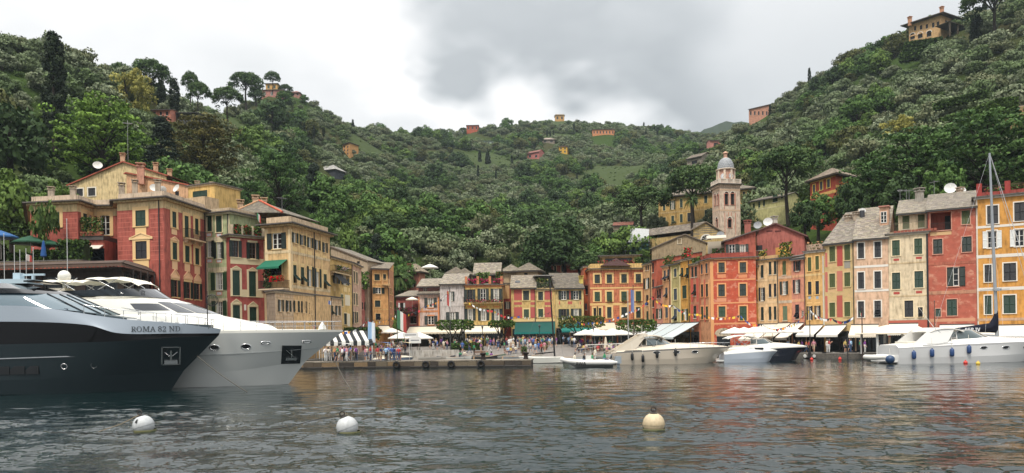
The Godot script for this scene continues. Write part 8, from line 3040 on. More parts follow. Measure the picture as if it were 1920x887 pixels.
func make_buoys()->void:
	var s:=SN()
	var prof:=[]
	for k in 15:
		var a:=-PI/2+PI*k/14.0
		prof.append(Vector2(0.39*cos(a),0.22+0.39*sin(a)))
	s.lathe(Vector3.ZERO,prof,28)
	s.lathe(Vector3.ZERO,[Vector2(0.40,0.19),Vector2(0.402,0.22),Vector2(0.40,0.25)],28)
	var ball:=s.mesh()
	s=SN()
	s.lathe(V3(0,0.57,0),[Vector2(0.14,0.0),Vector2(0.14,0.05),Vector2(0.05,0.07),Vector2(0.04,0.12)],12)
	var pts:=[]
	var rad:=[]
	for k in 13:
		var a:=TAU*k/12.0
		pts.append(V3(cos(a)*0.085,0.74+sin(a)*0.085,0))
		rad.append(0.022)
	s.tube(pts,rad,6,false)
	var eye:=s.mesh()
	var rope_ends:=[]
	for q in [[272,808,"#b2b6b8","white mooring buoy, leftmost of the three in the foreground water",0.28],[655,811,"#b4b7b8","white mooring buoy with a rusty ring in the middle foreground",0.35],[1226,806,"#c2b090","weathered cream mooring buoy with an upright ring, right of the two white ones",0.0]]:
		var o:=thing("mooring_buoy",q[3],"buoy",afloat(q[0],q[1]))
		piece("float",ball,mat("buoy_"+q[2],Color(q[2]),{tex="plaster",scale=0.9,rough=0.5}),o,T3(Basis(Vector3.BACK,q[4]),Vector3.ZERO))
		piece("ring",eye,paint("#2a2320",0.6),o,T3(Basis(Vector3.BACK,q[4]),Vector3.ZERO))
		rope_ends.append(o.position+Basis(Vector3.BACK,q[4])*V3(0,0.66,0))
		if q[0]==272:
			lettering("4",V3(-0.17,0.40,0.335),Basis(Vector3.UP,-0.4)*Basis(Vector3.RIGHT,-0.4),0.16,"#1c1c1e",o,"Droid Sans","number")
		s=SN()
		s.lathe(Vector3.ZERO,[Vector2(0.405,-0.02),Vector2(0.407,0.035),Vector2(0.392,0.06)],28)
		piece("weed_line",s.mesh(),paint("#5a5a3c",0.9),o)
	var o:=thing("buoy_line","thin slack line hanging from the middle white buoy across the water to the left","rope",rope_ends[1])
	s=SN()
	pts=[]
	rad=[]
	var end:=afloat(95,812,0.12)
	for k in 21:
		var t:=k/20.0
		var p:Vector3=rope_ends[1].lerp(end,t)-rope_ends[1]
		p.y=lerpf(0.0,end.y-rope_ends[1].y,smooth(0.0,0.25,t))-0.02+0.06*sin(t*7.0)
		pts.append(p)
		rad.append(0.014)
	s.tube(pts,rad,5)
	piece("strands",s.mesh(),paint("#23201d",0.9),o)
	o=thing("buoy_line","short tan line trailing left from the leftmost white buoy","rope",rope_ends[0])
	s=SN()
	s.tube([Vector3.ZERO,V3(-0.7,-0.35,0.1),V3(-1.5,-0.62,0.2)],[0.014,0.014,0.014],5)
	piece("strands",s.mesh(),paint("#8a7a60",0.9),o)
	s=SN()
	prof=[]
	for k in 9:
		var a:=-PI/2+PI*k/8.0
		prof.append(Vector2(0.2*cos(a),0.1+0.2*sin(a)))
	s.lathe(Vector3.ZERO,prof,12)
	s.lathe(V3(0,0.28,0),[Vector2(0.06,0.0),Vector2(0.05,0.1),Vector2(0.0,0.12)],8)
	var small:=s.mesh()
	for q in [[1522,675.5,"#c5352b","small red float by the pale inflatables"],[1575,674.5,"#c5352b","small red float by the red inflatable"],[1810.5,682,"#c5352b","small red float beside the white cruiser"],[1834,683.5,"#c9a93a","small yellow float beside the white cruiser"]]:
		tag(piece("float",small,paint(q[2],0.5),self,shift(afloat(q[0],q[1]))),q[3],"buoy")
# height of the sloping square at distance d
func square_height(d:float)->float:
	var r:=[[96.0,-1.0],[104.0,0.05],[112.0,0.62],[120.0,1.25],[128.0,1.75],[132.0,1.86],[152.0,1.92]]
	for i in r.size()-1:
		if d<=r[i+1][0]:
			return lerpf(r[i][1],r[i+1][1],clampf((d-r[i][0])/(r[i+1][0]-r[i][0]),0,1))
	return 1.92
func canvas(html:String)->StandardMaterial3D:
	return mat("canvas_"+html,Color(html),{rough=0.95,back=Color(0.4,0.4,0.38)})
# a sloping shop awning hung on a house wall between pixels x0 and x1, its top at pixel y
func awning(house_name:String,wi:int,x0:float,x1:float,y:float,reach:float,drop:float,color:String,label:String,stripe:="",group:="awnings along the quay")->Node3D:
	var H:Dictionary=houses[house_name]
	var w:Wall=H.walls[wi]
	var p:=on_wall(w,x0,y)
	var u1:=on_wall(w,x1,y).x
	var v:=on_wall(w,(x0+x1)/2,y).y
	var mid:=(p.x+u1)/2.0
	var o:=thing("awning",label,"awning",w.xf*V3(mid,v-drop,0),0.0,group)
	o.transform.basis=w.xf.basis
	var hw:=absf(u1-p.x)/2.0
	var s:=SN()
	var n:=8
	for k in n:
		var a:=lerpf(-hw,hw,float(k)/n)
		var b:=lerpf(-hw,hw,float(k+1)/n)
		var sag:=0.03
		s.quad(V3(a,0,reach),V3(b,0,reach),V3(b,drop*0.5-sag,reach*0.5),V3(a,drop*0.5-sag,reach*0.5))
		s.quad(V3(a,drop*0.5-sag,reach*0.5),V3(b,drop*0.5-sag,reach*0.5),V3(b,drop,0.05),V3(a,drop,0.05))
	piece("canvas",s.mesh(),canvas(color),o)
	s=SN()
	for k in n*2:
		var a:=lerpf(-hw,hw,k/(n*2.0))
		var b:=lerpf(-hw,hw,(k+1)/(n*2.0))
		s.quad(V3(a,-0.26,reach+0.01),V3(b,-0.26,reach+0.01),V3(b,0.0,reach+0.01),V3(a,0.0,reach+0.01))
		s.tri(V3(a,-0.26,reach+0.01),V3((a+b)/2,-0.34,reach+0.01),V3(b,-0.26,reach+0.01))
	piece("valance",s.mesh(),canvas(color if stripe=="" else stripe),o)
	s=SN()
	for x in [-hw+0.03,hw-0.03]:
		s.bar(V3(x,-0.02,reach),V3(x,drop-0.45,0.05),0.05)
	s.bar(V3(-hw,-0.03,reach-0.03),V3(hw,-0.03,reach-0.03),0.06)
	s.bar(V3(-hw,drop+0.04,0.08),V3(hw,drop+0.04,0.08),0.14)
	piece("frame",s.mesh(),paint("#4a4846"),o)
	return o
# a tree clipped to a flat box on bare stems
func clipped_tree(x0:float,x1:float,top:float,bottom:float,d:float,label:String,tint:=Color(0.105,0.170,0.036))->void:
	var a:=at(x0,bottom,d)
	var b:=at(x1,bottom,d)
	var hi:=at((x0+x1)/2,top,d).y
	var g:=square_height(d)
	var mid:=(a+b)/2.0
	var o:=thing("clipped_tree",label,"tree",V3(mid.x,g,mid.z),0.0,"flat-clipped trees on the square")
	var r:=RandomNumberGenerator.new()
	r.seed=hash(label)
	var s:=SN()
	var hw:=(b.x-a.x)/2.0
	var y0:=a.y-g
	var y1:=hi-g
	for i in int(900*hw/3.0):
		var p:=V3(r.randf_range(-hw,hw),r.randf_range(y0,y1),r.randf_range(-1.2,1.2))
		match r.randi() % 4:
			0:p.y=y1+r.randf_range(-0.1,0.06)
			1:p.z=r.randf_range(1.1,1.3)
			2:p.z=-1.2
		var e:=absf(p.x)/hw
		if e>0.86:
			p.y=clampf(p.y,y0+0.35,y1-0.25)
		var n:=V3(r.randfn(),r.randfn()+0.5,r.randfn()).normalized()
		var q:=n.cross(V3(r.randfn(),r.randfn(),r.randfn())).normalized()*r.randf_range(0.10,0.2)
		var t:=n.cross(q).normalized()*0.12
		s.tint=Color(0.026,0.052,0.012).lerp(tint,r.randf())
		s.quad(p-q-t,p+q-t,p+q+t,p-q+t)
	piece("crown",s.mesh(),leaf_mat(),o)
	s=SN()
	for k in 2:
		var x:=hw*(-0.35+0.7*k)
		s.tube([V3(x*0.4,-0.2,0),V3(x*0.5,y0*0.55,0),V3(x,y0+0.3,0.1)],[0.16,0.13,0.09],7)
		s.tube([V3(x*0.5,y0*0.6,0),V3(x*1.8,y0+0.4,-0.2)],[0.09,0.06],6)
		s.tube([V3(x*0.5,y0*0.55,0),V3(-x*0.4,y0+0.4,0.2)],[0.09,0.06],6)
	piece("trunk",s.mesh(),mat("bark"),o)
func palm(px:float,foot:float,top:float,d:float,wide:float,label:String,called:="palm_tree")->void:
	var p:=at(px,foot,d)
	var hgt:=at(px,top,d).y-p.y
	var R:=wide/F*d/2.0
	var o:=thing(called,label,"palm",p)
	var r:=RandomNumberGenerator.new()
	r.seed=hash(label)
	var s:=SN()
	var head:=hgt-R*0.45
	s.tube([V3(0,-1.5,0),V3(0.1,head*0.5,0),V3(0,head,0)],[0.32,0.24,0.3],8)
	piece("trunk",s.mesh(),mat("bark"),o)
	s=SN()
	for k in 44:
		var a:=k*2.4+r.randf()*0.3
		var lift:=r.randf_range(-0.5,1.25)
		var prev:=V3(0,head,0)
		var dir:=V3(cos(a)*cos(lift),sin(lift),sin(a)*cos(lift))
		var seg:=R/5.5
		for j in 7:
			var nx:=prev+dir*seg
			dir=(dir+V3(0,-0.24,0)).normalized()
			var side:=dir.cross(Vector3.UP).normalized()
			var wd:=R*0.16*(1.0-absf(j-2.5)/6.0)
			s.tint=Color(0.022,0.048,0.014).lerp(Color(0.095,0.145,0.040),r.randf())
			for e in [1.0,-1.0]:
				for q in 3:
					var b:=prev.lerp(nx,q/3.0)
					s.tri(b,b+dir*seg*0.28,b+side*wd*e+dir*seg*0.7+V3(0,-0.4*wd,0))
			prev=nx
	piece("fronds",s.mesh(),leaf_mat(),o)
func bunting(line:Array,n:int,label:String)->void:
	var pts:=[]
	for q in line:
		pts.append(at(q[0],q[1],q[2]))
	var o:=thing("bunting",label,"bunting",pts[0])
	var s:=SN()
	var f:=SN()
	var cols:=[Color(0.8,0.8,0.78),Color(0.6,0.05,0.05),Color(0.75,0.5,0.05),Color(0.05,0.1,0.35),Color(0.8,0.8,0.78),Color(0.85,0.35,0.05),Color(0.03,0.03,0.04)]
	var r:=RandomNumberGenerator.new()
	r.seed=hash(label)
	for i in pts.size()-1:
		var a:Vector3=pts[i]-pts[0]
		var b:Vector3=pts[i+1]-pts[0]
		var m:=maxi(2,int(float(n)/(pts.size()-1)))
		var last:=a
		for k in m:
			var t:=(k+1.0)/m
			var p:=a.lerp(b,t)-V3(0,0.5*sin(t*PI),0)
			s.bar(last,p,0.025)
			var e:=(p-last).normalized()
			var c:=(p+last)/2.0
			var wd:=r.randf_range(0.12,0.21)
			f.tint=cols[r.randi() % cols.size()]
			var sway:=V3(r.randf_range(-0.1,0.1),0,r.randf_range(-0.1,0.1))
			if r.randf()<0.5:
				f.quad(c-e*wd+V3(0,-0.32,0)+sway,c+e*wd+V3(0,-0.32,0)+sway,c+e*wd,c-e*wd)
			else:
				f.tri(c-e*wd,c+V3(0,-0.4,0)+sway,c+e*wd)
			last=p
	piece("cord",s.mesh(),paint("#3a3a3a"),o)
	piece("pennants",f.mesh(),mat("pennant_cloth",Color.WHITE,{vc=1,rough=0.9,back=Color(0.3,0.3,0.3)}),o)
func pole_at(called:String,px:float,top:float,foot_h:float,d:float,radius:float,color:String,label:String,category:="pole")->Node3D:
	var t:=at(px,top,d)
	var o:=thing(called,label,category,V3(t.x,foot_h,t.z))
	var s:=SN()
	s.tube([Vector3.ZERO,V3(0,(t.y-foot_h)*0.5,0),V3(0,t.y-foot_h,0)],[radius,radius*0.85,radius*0.6],8)
	s.lathe(V3(0,t.y-foot_h,0),[Vector2(radius*0.6,0),Vector2(radius*1.3,radius),Vector2(0.0,radius*2.4)],8)
	piece("shaft",s.mesh(),paint(color,0.5),o)
	return o
# a hanging flag in vertical bands, its hoist at p, drooping
func flag(p:Vector3,wide:float,high:float,bands:Array,label:String,droop:=0.6)->void:
	var o:=thing("flag",label,"flag",p)
	for k in bands.size():
		var s:=SN()
		var rows:=[]
		for i in 9:
			var row:=[]
			for j in 5:
				var u:=(k+j/4.0)/bands.size()
				var v:=i/8.0
				row.append(V3(u*wide*(1.0-droop*0.55),-v*high-u*droop*high*0.5,0.10*sin(u*9.0+v*1.5)))
			rows.append(row)
		s.sheet(rows,true)
		piece("band",s.mesh(),canvas(bands[k]),o)
func make_waterfront()->void:
	var s:Shape
	var T:=house("terrace_wall_building","long orange-red terrace wall topped with planting at the left edge",{c=[[-60,487,86],[152,504,85]],deep=3.0,k="#b8604a",base=0.8,top=at(60,492,86).y,roof=["flat",0.0],over=0.1},"wall")
	var tw:Wall=T.walls[0]
	var ty:float=T.top
	for q in [[0.30,0.48,1.1,"silver-leaved bushes on the left terrace",420],[0.52,0.70,1.4,"pale flowering bushes in the middle of the left terrace",420],[0.74,0.98,2.4,"dense green bushes at the right end of the left terrace",700],[0.05,0.22,2.2,"rounded clipped bushes behind the blue parasol",500]]:
		hedge(tw.xf*V3(tw.len*q[0],ty,-1.6),tw.xf*V3(tw.len*q[1],ty,-1.6),q[2],1.5,q[3],q[4],0.15,"terrace_bush")
	hedge(at(-10,448,93),at(62,452,93),1.8,2.0,"brown-green clipped hedge under the garden tree",500,0.16)
	parasol("parasol",at(58,492,87),2.3,2.1,"#1d4a34","open dark green parasol on the left terrace")
	parasol("parasol",at(2,486,86),2.6,1.8,"#2d5a8c","open blue parasol cut by the left edge")
	parasol("parasol",at(92,494,88),2.2,1.6,"#1d4a34","second dark green parasol behind the closed blue one")
	closed_parasol(at(82,494,86),2.7,"#24508a","closed blue parasol on the left terrace")
	for q in [[7,440,0],[26.5,462,1],[37,470,1],[48.5,468,1],[62,466,1],[125,412,0]]:
		pole_at("flagpole",q[0],q[1],0.9,79.0,0.05,"#b9bab8","slim white pole on the left quay, %s" % ["tall at the left edge","short, nearest the edge","second of four short ones","short, with a red and white flag","fourth of the short ones","tall before the magnolia"][[7,26.5,37,48.5,62,125].find(q[0])],"flagpole")
	flag(at(49,476,79),0.9,0.7,["#c7c4bd","#b03a34"],"small red and white flag on a white pole at the left terrace")
	var P:=house("restaurant_pavilion","dark glazed restaurant pavilion with a scalloped brown shingle roof",{c=[[-80,503,82],[228,499,80],[317,516,94]],k="#3a2d26",base=0.9,roof=["flat",0.0],top=at(228,503,80).y,kc="#4a3a30",over=0.2,bk=[[317,516,97],[-80,503,96]],
		x=[[1,238,536,9,50,"dD"],[1,252,537,11,50,"dD"],[1,267,538,11,48,"dD"],[1,281,539,11,46,"dD"],[1,294,540,10,44,"dD"],[1,307,541,9,42,"dD"],[0,110,540,60,44,"dD"],[0,190,540,60,44,"dD"]]})
	s=SN()
	var c0:=at(-80,499,80.6)
	var c1:=at(229,494,78.8)
	var c2:=at(318,511,93.6)
	var up:=V3(0,0.75,0)
	var in1:=at(236,489,83.0)
	var in0:=at(-80,493,85.0)
	var in2:=at(316,506,96.0)
	in1.y=c1.y+0.7
	in0.y=in1.y
	in2.y=in1.y-0.3
	c0.y=c1.y
	c2.y=c1.y-0.3
	roof_face(s,[c0,c1,in1,in0])
	roof_face(s,[c1,c2,in2,in1])
	s.moved(-P.o)
	piece("shingle_roof",s.mesh(),slate("#6a5448"),P.root)
	s=SN()
	for e in [[c0,c1],[c1,c2]]:
		var n:=int(e[0].distance_to(e[1])/0.45)
		for k in n:
			var a:Vector3=e[0].lerp(e[1],float(k)/n)-P.o
			var b:Vector3=e[0].lerp(e[1],float(k+1)/n)-P.o
			s.quad(a-V3(0,0.22,0),b-V3(0,0.22,0),b,a)
			s.tri(a-V3(0,0.22,0),(a+b)/2-V3(0,0.36,0),b-V3(0,0.22,0))
	piece("scalloped_edge",s.mesh(),paint("#5c473c",0.9),P.root)
	s=SN()
	var pw:Wall=P.walls[1]
	for k in 7:
		var u:=pw.len*(k+0.15)/7.0
		s.bar(pw.xf*V3(u,0.9,0.5)-P.o,pw.xf*V3(u+0.5,P.top,0.9)-P.o,0.13)
	piece("leaning_posts",s.mesh(),paint("#2c2320"),P.root)
	awning("tall_orange_house",0,708,728,611,2.4,0.9,"#d2c8b4","small cream awning at the foot of the tall orange house")
	awning("blush_house",0,768,870,612,2.6,1.1,"#ddd3bd","long cream awning under the blush and white houses","#cfc4ac")
	awning("yellow_terrace_house",0,873,938,611,2.6,1.1,"#dfd6c2","cream awning under the yellow house with the roof garden","#cfc4ac")
	awning("red_field_house",0,966,1041,604,3.2,1.9,"#0c4a44","wide teal awning under the red-field house","#0b6f6a")
	var D:=awning("yellow_slate_house",0,1047,1104,606,3.0,1.4,"#0e6a60","teal awning with white lettering under the pale yellow house","#0b6f6a")
	lettering("DOLCE&GABBANA",V3(0.3,-0.26,3.04),Basis(),0.26,"#d5dcd8",D,"Droid Sans","shop_name")
	awning("big_orange_house",0,1108,1152,605,2.4,1.3,"#cfc3ae","pleated beige awning at the left foot of the big orange house")
	awning("big_orange_house",0,1153,1205,609,2.4,1.0,"#c6bba8","beige awning at the right foot of the big orange house")
	awning("cream_row_house",0,1206,1221,611,3.0,1.6,"#4d4843","dark grey awning of the first right-hand shop")
	awning("red_row_house",0,1223,1240,608,3.6,1.7,"#d2d2d0","narrow white-grey awning beside the dark grey one")
	awning("orange_row_house",0,1242,1262,607,4.4,2.2,"#b9c1c2","pale blue-grey awning, first of three under the green house")
	awning("green_row_house",0,1263,1285,606,4.4,2.2,"#b4bdbf","pale blue-grey awning, second of three under the green house")
	awning("ochre_row_house",0,1286,1312,605,4.6,2.3,"#bcc5c6","pale blue-grey awning, third of three under the ochre house")
	awning("yellow_row_house",0,1422,1458,608,5.5,2.1,"#ddd5c5","long cream awning under the cream-yellow house")
	awning("peach_row_house",0,1460,1483,606,5.5,2.2,"#d6cbb8","cream awning under the peach house")
	awning("salmon_row_house",0,1485,1508,606,5.0,2.1,"#dcd4c6","cream awning under the salmon pink house")
	awning("amber_row_house",0,1510,1544,610,2.8,1.3,"#e0ddd4","white awning with a deep valance under the amber house")
	awning("faded_panel_house",0,1548,1588,610,2.8,1.3,"#dedbd2","white awning under the house with faded red panels")
	awning("peach_white_framed_house",0,1596,1648,609,3.0,1.4,"#ddd2bf","cream awning with a stroke motif under the peach house with white frames")
	awning("cream_terrace_house",0,1667,1722,607,2.8,1.2,"#e0dbcd","cream awning over the pavilion by the cream house")
	awning("peeling_red_house",0,1762,1827,609,2.6,1.1,"#d9d6cd","white awning under the peeling red house")
	awning("orange_house",0,1833,1930,610,2.6,1.3,"#dcd6ca","white awning under the bright orange house")
	for q in ["yellow_row_house","peach_row_house","salmon_row_house","amber_row_house","faded_panel_house","peach_white_framed_house","cream_terrace_house","peeling_red_house","orange_house"]:
		shop_front(houses[q],houses[q].walls[0],2.9)
	var d0:=91.0
	var o:=thing("canvas_pavilion","open dining pavilion with a cream canvas roof and white posts beside the white cruiser","pavilion",col(1675,d0,0.66))
	s=SN()
	var hw:=2.9
	for q in [[-hw,-2.0],[0.0,-2.0],[hw,-2.0],[-hw,2.0],[0.1,2.0],[hw,2.0]]:
		s.block(V3(q[0]-0.1,0,q[1]-0.1),V3(q[0]+0.1,2.45,q[1]+0.1))
	s.bar(V3(-hw,0.85,2.0),V3(hw,0.85,2.0),0.06,0.08)
	s.bar(V3(-hw,0.5,2.0),V3(hw,0.5,2.0),0.05,0.05)
	piece("white_posts",s.mesh(),paint("#d8d8d4"),o)
	s=SN()
	var e:=[V3(-hw-0.6,2.4,2.7),V3(hw+0.6,2.4,2.7),V3(hw+0.6,2.4,-2.4),V3(-hw-0.6,2.4,-2.4)]
	var rg:=[V3(-hw*0.3,3.4,0),V3(hw*0.9,3.4,0)]
	roof_face(s,[e[0],e[1],rg[1],rg[0]])
	roof_face(s,[e[2],e[3],rg[0],rg[1]])
	roof_face(s,[e[1],e[2],rg[1],rg[1]])
	roof_face(s,[e[3],e[0],rg[0],rg[0]])
	piece("canvas_roof",s.mesh(),canvas("#dcd2be"),o)
	var k:=0
	for q in [[1098,119,1.9],[1115,123,1.8],[1131,117.5,1.9],[1149,121,1.9],[1165,118,1.8],[1182,122,1.7]]:
		parasol("parasol",col(q[0],q[1],square_height(q[1])),2.5,q[2],"#dcd8ce","square white parasol over the café tables, %s from the left" % ["first","second","third","fourth","fifth","sixth"][k],true)
		k+=1
	parasol("parasol",col(755,116,square_height(116)),2.6,2.3,"#e0dcd2","white parasol left of the clipped trees, nearer the flag")
	parasol("parasol",col(786,115,square_height(115)),2.6,2.3,"#e0dcd2","white parasol left of the clipped trees, nearer the menu signs")
	parasol("parasol",col(735,124,square_height(124)),3.0,1.8,"#ddd7ca","white parasol behind the crowd at the tall orange house")
	closed_parasol(col(1136,112.5,square_height(112.5)),2.6,"#cdbfa9","closed beige parasol left of the beige cruiser")
	k=0
	for q in [[1378,104.5],[1396,105.5],[1414,104],[1432,105],[1449,103.5],[1480,102.5]]:
		parasol("parasol",col(q[0],q[1],0.66),2.9,1.9,"#e0dcd3","white quay parasol behind the navy sports boat, %s from the left" % ["first","second","third","fourth","fifth","sixth"][k])
		k+=1
	clipped_tree(819,889,601,619,125,"wide flat-clipped tree before the white house")
	clipped_tree(916,966,602,614,125,"bright flat-clipped tree before the yellow house with the roof garden")
	clipped_tree(1047,1133,594,615,126,"wide brownish flat-clipped tree before the pale yellow house",Color(0.14,0.14,0.035))
	clipped_tree(1157,1230,601,622,121,"dense flat-clipped tree before the big orange house")
	hedge(col(645,110,3.3),col(706,116,3.4),1.7,1.6,"high clipped hedge over the striped marquee",900,0.16)
	hedge(col(845,121,square_height(121)),col(905,122,square_height(122)),1.1,0.8,"low hedge in front of the cream awning",400,0.14)
	palm(748,545,506,154,56,"bushy palm behind the low red house")
	palm(1086,500,461,168,52,"bushy palm right of the red tower villa")
	palm(1297,440,366,158,36,"tall slim palm in front of the church","fan_palm")
	o=thing("marquee","black and white striped marquee beside the white yacht's bow","marquee",col(655,98,0.95))
	s=SN()
	var s2:=SN()
	for i in 14:
		var x0:=-3.6+0.5*i
		var q:=s if i % 2==0 else s2
		var wd:=0.5 if i % 2==0 else 0.5
		q.quad(V3(x0,2.2,1.6),V3(x0+wd,2.2,1.6),V3(x0+wd-1.4,3.6,-1.8),V3(x0-1.4,3.6,-1.8))
		q.quad(V3(x0,1.65,1.62),V3(x0+wd,1.65,1.62),V3(x0+wd,2.2,1.6),V3(x0,2.2,1.6))
	piece("white_stripes",s.mesh(),canvas("#d9d8d2"),o)
	piece("black_stripes",s2.mesh(),paint("#23272a",0.9),o)
	s=SN()
	for x in [-3.5,0.0,3.3]:
		s.bar(V3(x,0,1.55),V3(x,2.2,1.55),0.08)
		s.bar(V3(x-1.3,0,-1.7),V3(x-1.3,3.5,-1.7),0.08)
	piece("posts",s.mesh(),paint("#d0d0cc"),o)
	for q in [[712,92.5,3.0,"#3d6fa8","blue tarpaulin canopy over the jetty crowd"],[750,92.8,2.7,"#d2c19a","tan tarpaulin canopy right of the blue one"],[632,93.5,3.4,"#d8d8d4","arched white boat canopy behind the jetty crowd"]]:
		o=thing("tarpaulin",q[4],"canopy",col(q[0],q[1],0.9))
		s=SN()
		var rows:=[]
		for i in 5:
			var row:=[]
			for j in 9:
				row.append(V3(lerpf(-q[2]/2,q[2]/2,j/8.0),1.95+0.16*sin(j/8.0*PI),lerpf(0.9,-0.9,i/4.0)))
			rows.append(row)
		s.sheet(rows)
		piece("cloth",s.mesh(),canvas(q[3]),o)
		s=SN()
		for x in [-q[2]/2+0.05,q[2]/2-0.05]:
			for z in [-0.85,0.85]:
				s.bar(V3(x,-1.2,z),V3(x,1.95,z),0.05)
		piece("posts",s.mesh(),paint("#b9b9b6"),o)
	var wa:=col(768,106,0.2)
	var wb:=col(860,107,0.2)
	o=thing("low_wall","long low pale wall behind the rowing boats","wall",wa)
	s=SN()
	s.bar(V3(0,0.75,0),wb-wa+V3(0,0.75,0),0.5,1.5)
	piece("masonry",s.mesh(),plaster("#b9b5ad"),o)
	var ja:=col(600,86.8,0.86)
	var jb:=col(742,85.6,0.86)
	o=thing("jetty_rail","thin steel handrail along the jetty in front of the crowd","railing",ja)
	s=SN()
	rail_shape(s,[Vector3.ZERO,jb-ja],1.0,1.2,0.045)
	piece("bars",s.mesh(),steel(),o)
	var tyre:=SN()
	var tp:=[]
	var tr:=[]
	for i in 17:
		var a:=TAU*i/16.0
		tp.append(V3(cos(a)*0.30,sin(a)*0.30,0))
		tr.append(0.13)
	tyre.tube(tp,tr,8,false)
	var tm:=tyre.mesh()
	k=0
	for x in [748,803,850,905]:
		var t:float=(x-548.0)/448.0
		var p:=col(548,87.5,0).lerp(col(996,84,0),t)+V3(0,0.42,0.16)
		tag(piece("tyre",tm,paint("#141312",0.8),self,shift(p)),"black tyre hung on the jetty wall, %s from the left" % ["first","second","third","fourth"][k],"tyre","tyres hung on the jetty")
		k+=1
	for x in [906,986]:
		o=thing("bollard","rusty iron bollard on the jetty, %s" % ("at its right end" if x>950 else "above the last tyre"),"bollard",col(x,85.2,0.86))
		s=SN()
		s.lathe(Vector3.ZERO,[Vector2(0.34,0.0),Vector2(0.26,0.1),Vector2(0.22,0.5),Vector2(0.36,0.62),Vector2(0.36,0.74),Vector2(0.0,0.82)],12)
		piece("post",s.mesh(),mat("rust",Color(0.14,0.08,0.055),{tex="stone",scale=1.5,rough=0.9}),o)
	pole_at("flagpole",744,575,0.9,104,0.07,"#3b3a38","dark pole of the hanging tricolour flag","flagpole")
	flag(at(744.4,580,104),1.9,2.6,["#2f6b45","#d6d5cf","#b03630"],"hanging green white and red flag at the square's left")
	pole_at("flagpole",690,598,0.9,97,0.06,"#8a8a86","pole of the pale blue banner","flagpole")
	flag(at(689.8,603,97),1.0,2.6,["#8fb3d6","#d5dbe2"],"tall pale blue and white banner behind the jetty crowd",0.15)
	flag(at(482,398,93.5),1.3,0.9,["#2f7a4c","#d9d8d2","#b8322c"],"small green white and red flag over the painted red and cream house",1.2)
	pole_at("flagpole",843,541,square_height(112),112,0.08,"#3a3a3c","tall dark flagpole before the white house","flagpole")
	flag(at(838,545,112),0.7,2.2,["#b83a36","#d4d2cc"],"faded red and white pennant on the tall dark flagpole",0.3)
	pole_at("flagpole",1177,548,square_height(116),116,0.09,"#9a9c9c","grey metal mast before the big orange house","flagpole")
	pole_at("flagpole",1187,536,square_height(115),115,0.07,"#4a3a30","brown pole with a long blue banner before the big orange house","flagpole")
	flag(at(1182.5,543,115),0.55,3.4,["#5a6fa8","#7d8db8"],"long blue banner before the big orange house",0.1)
	pole_at("mooring_pole",1518,578,0.0,94.5,0.08,"#2f2a28","dark mooring pole before the amber house")
	pole_at("mooring_pole",1616,578,0.0,92.0,0.09,"#3a2c28","rusty mooring pole with a little flag before the peach house")
	flag(at(1612,584,92),0.6,0.45,["#3d8a52","#cfcdc6","#b83a36"],"tiny flag on the rusty mooring pole",1.2)
	pole_at("mooring_pole",1752,566,0.5,84.5,0.07,"#5a4036","brown pole behind the white cruiser's cabin")
	pole_at("mooring_pole",1589,622,0.0,93.0,0.07,"#2a2a2c","short black post on the right-hand quay")
	pole_at("flagpole",621,560,0.9,95,0.06,"#2c2a2a","dark pole with a round signal before the yellow corner house","flagpole")
	flag(at(616,563,95),0.5,0.5,["#4a6aa8","#d4d6da"],"small blue and white flag on the dark pole with the round signal")
	bunting([[1100,605,118],[1178,585,116],[1222,556,114],[1262,572,113]],30,"string of signal flags from the big orange house to the green house")
	bunting([[1262,572,112],[1310,588,110],[1388,591,106],[1425,608,105]],30,"string of signal flags across the big red house")
	bunting([[1425,606,104],[1470,614,101],[1518,580,95]],22,"string of signal flags over the cream awnings")
	bunting([[1518,580,94.5],[1560,597,94],[1600,594,93]],18,"string of signal flags before the faded red panels")
	bunting([[870,560,113],[925,582,113],[975,592,113],[1032,585,100]],26,"string of small flags across the yellow house's balcony")
	bunting([[1032,588,100],[1070,590,113],[1100,606,117]],16,"string of small flags before the pale yellow house")
	bunting([[690,600,97],[744,590,104],[800,572,110],[843,545,112]],28,"string of flags from the blue banner to the tall dark flagpole")
	bunting([[577,604,86],[640,622,95],[690,600,97]],18,"string of flags over the striped marquee")
	k=0
	for q in [[905,121,3.6],[1113,118,3.4],[1300,110,3.2],[1012,122,3.6]]:
		lamp_post(col(q[0],q[1],square_height(q[1]) if q[0]<1250 else 0.66),q[2],"old iron street lamp, %s" % ["near the bright clipped tree","left of the café parasols","before the pale blue-grey awnings","before the teal awning"][k])
		k+=1
	for q in [[983,112,"bushy planter on the open slip of the square"],[1022,120,"small planter right of the bushy one"],[870,124,"planter under the wide clipped tree"],[640,104,"planter beside the striped marquee"]]:
		var p:=col(q[0],q[1],square_height(q[1]) if q[0]>700 else 0.95)
		o=thing("planter",q[2],"planter",p)
		s=SN()
		s.lathe(Vector3.ZERO,[Vector2(0.3,0.0),Vector2(0.42,0.5),Vector2(0.46,0.52),Vector2(0.40,0.5),Vector2(0.0,0.45)],14)
		piece("pot",s.mesh(),paint("#7a5a48",0.9),o)
		piece("plant",blooms(V3(-0.4,0.6,0),V3(0.4,0.6,0),0.7,0.8,Color(0.25,0.12,0.05),0.2,0.1,220),leaf_mat(),o)
	for q in [[955,113,"wooden bench on the open slip, left of the planter"],[968,115,"second wooden bench behind the first on the slip"],[900,110.5,"bench at the water's edge of the slip"]]:
		bench(col(q[0],q[1],square_height(q[1])),q[2])
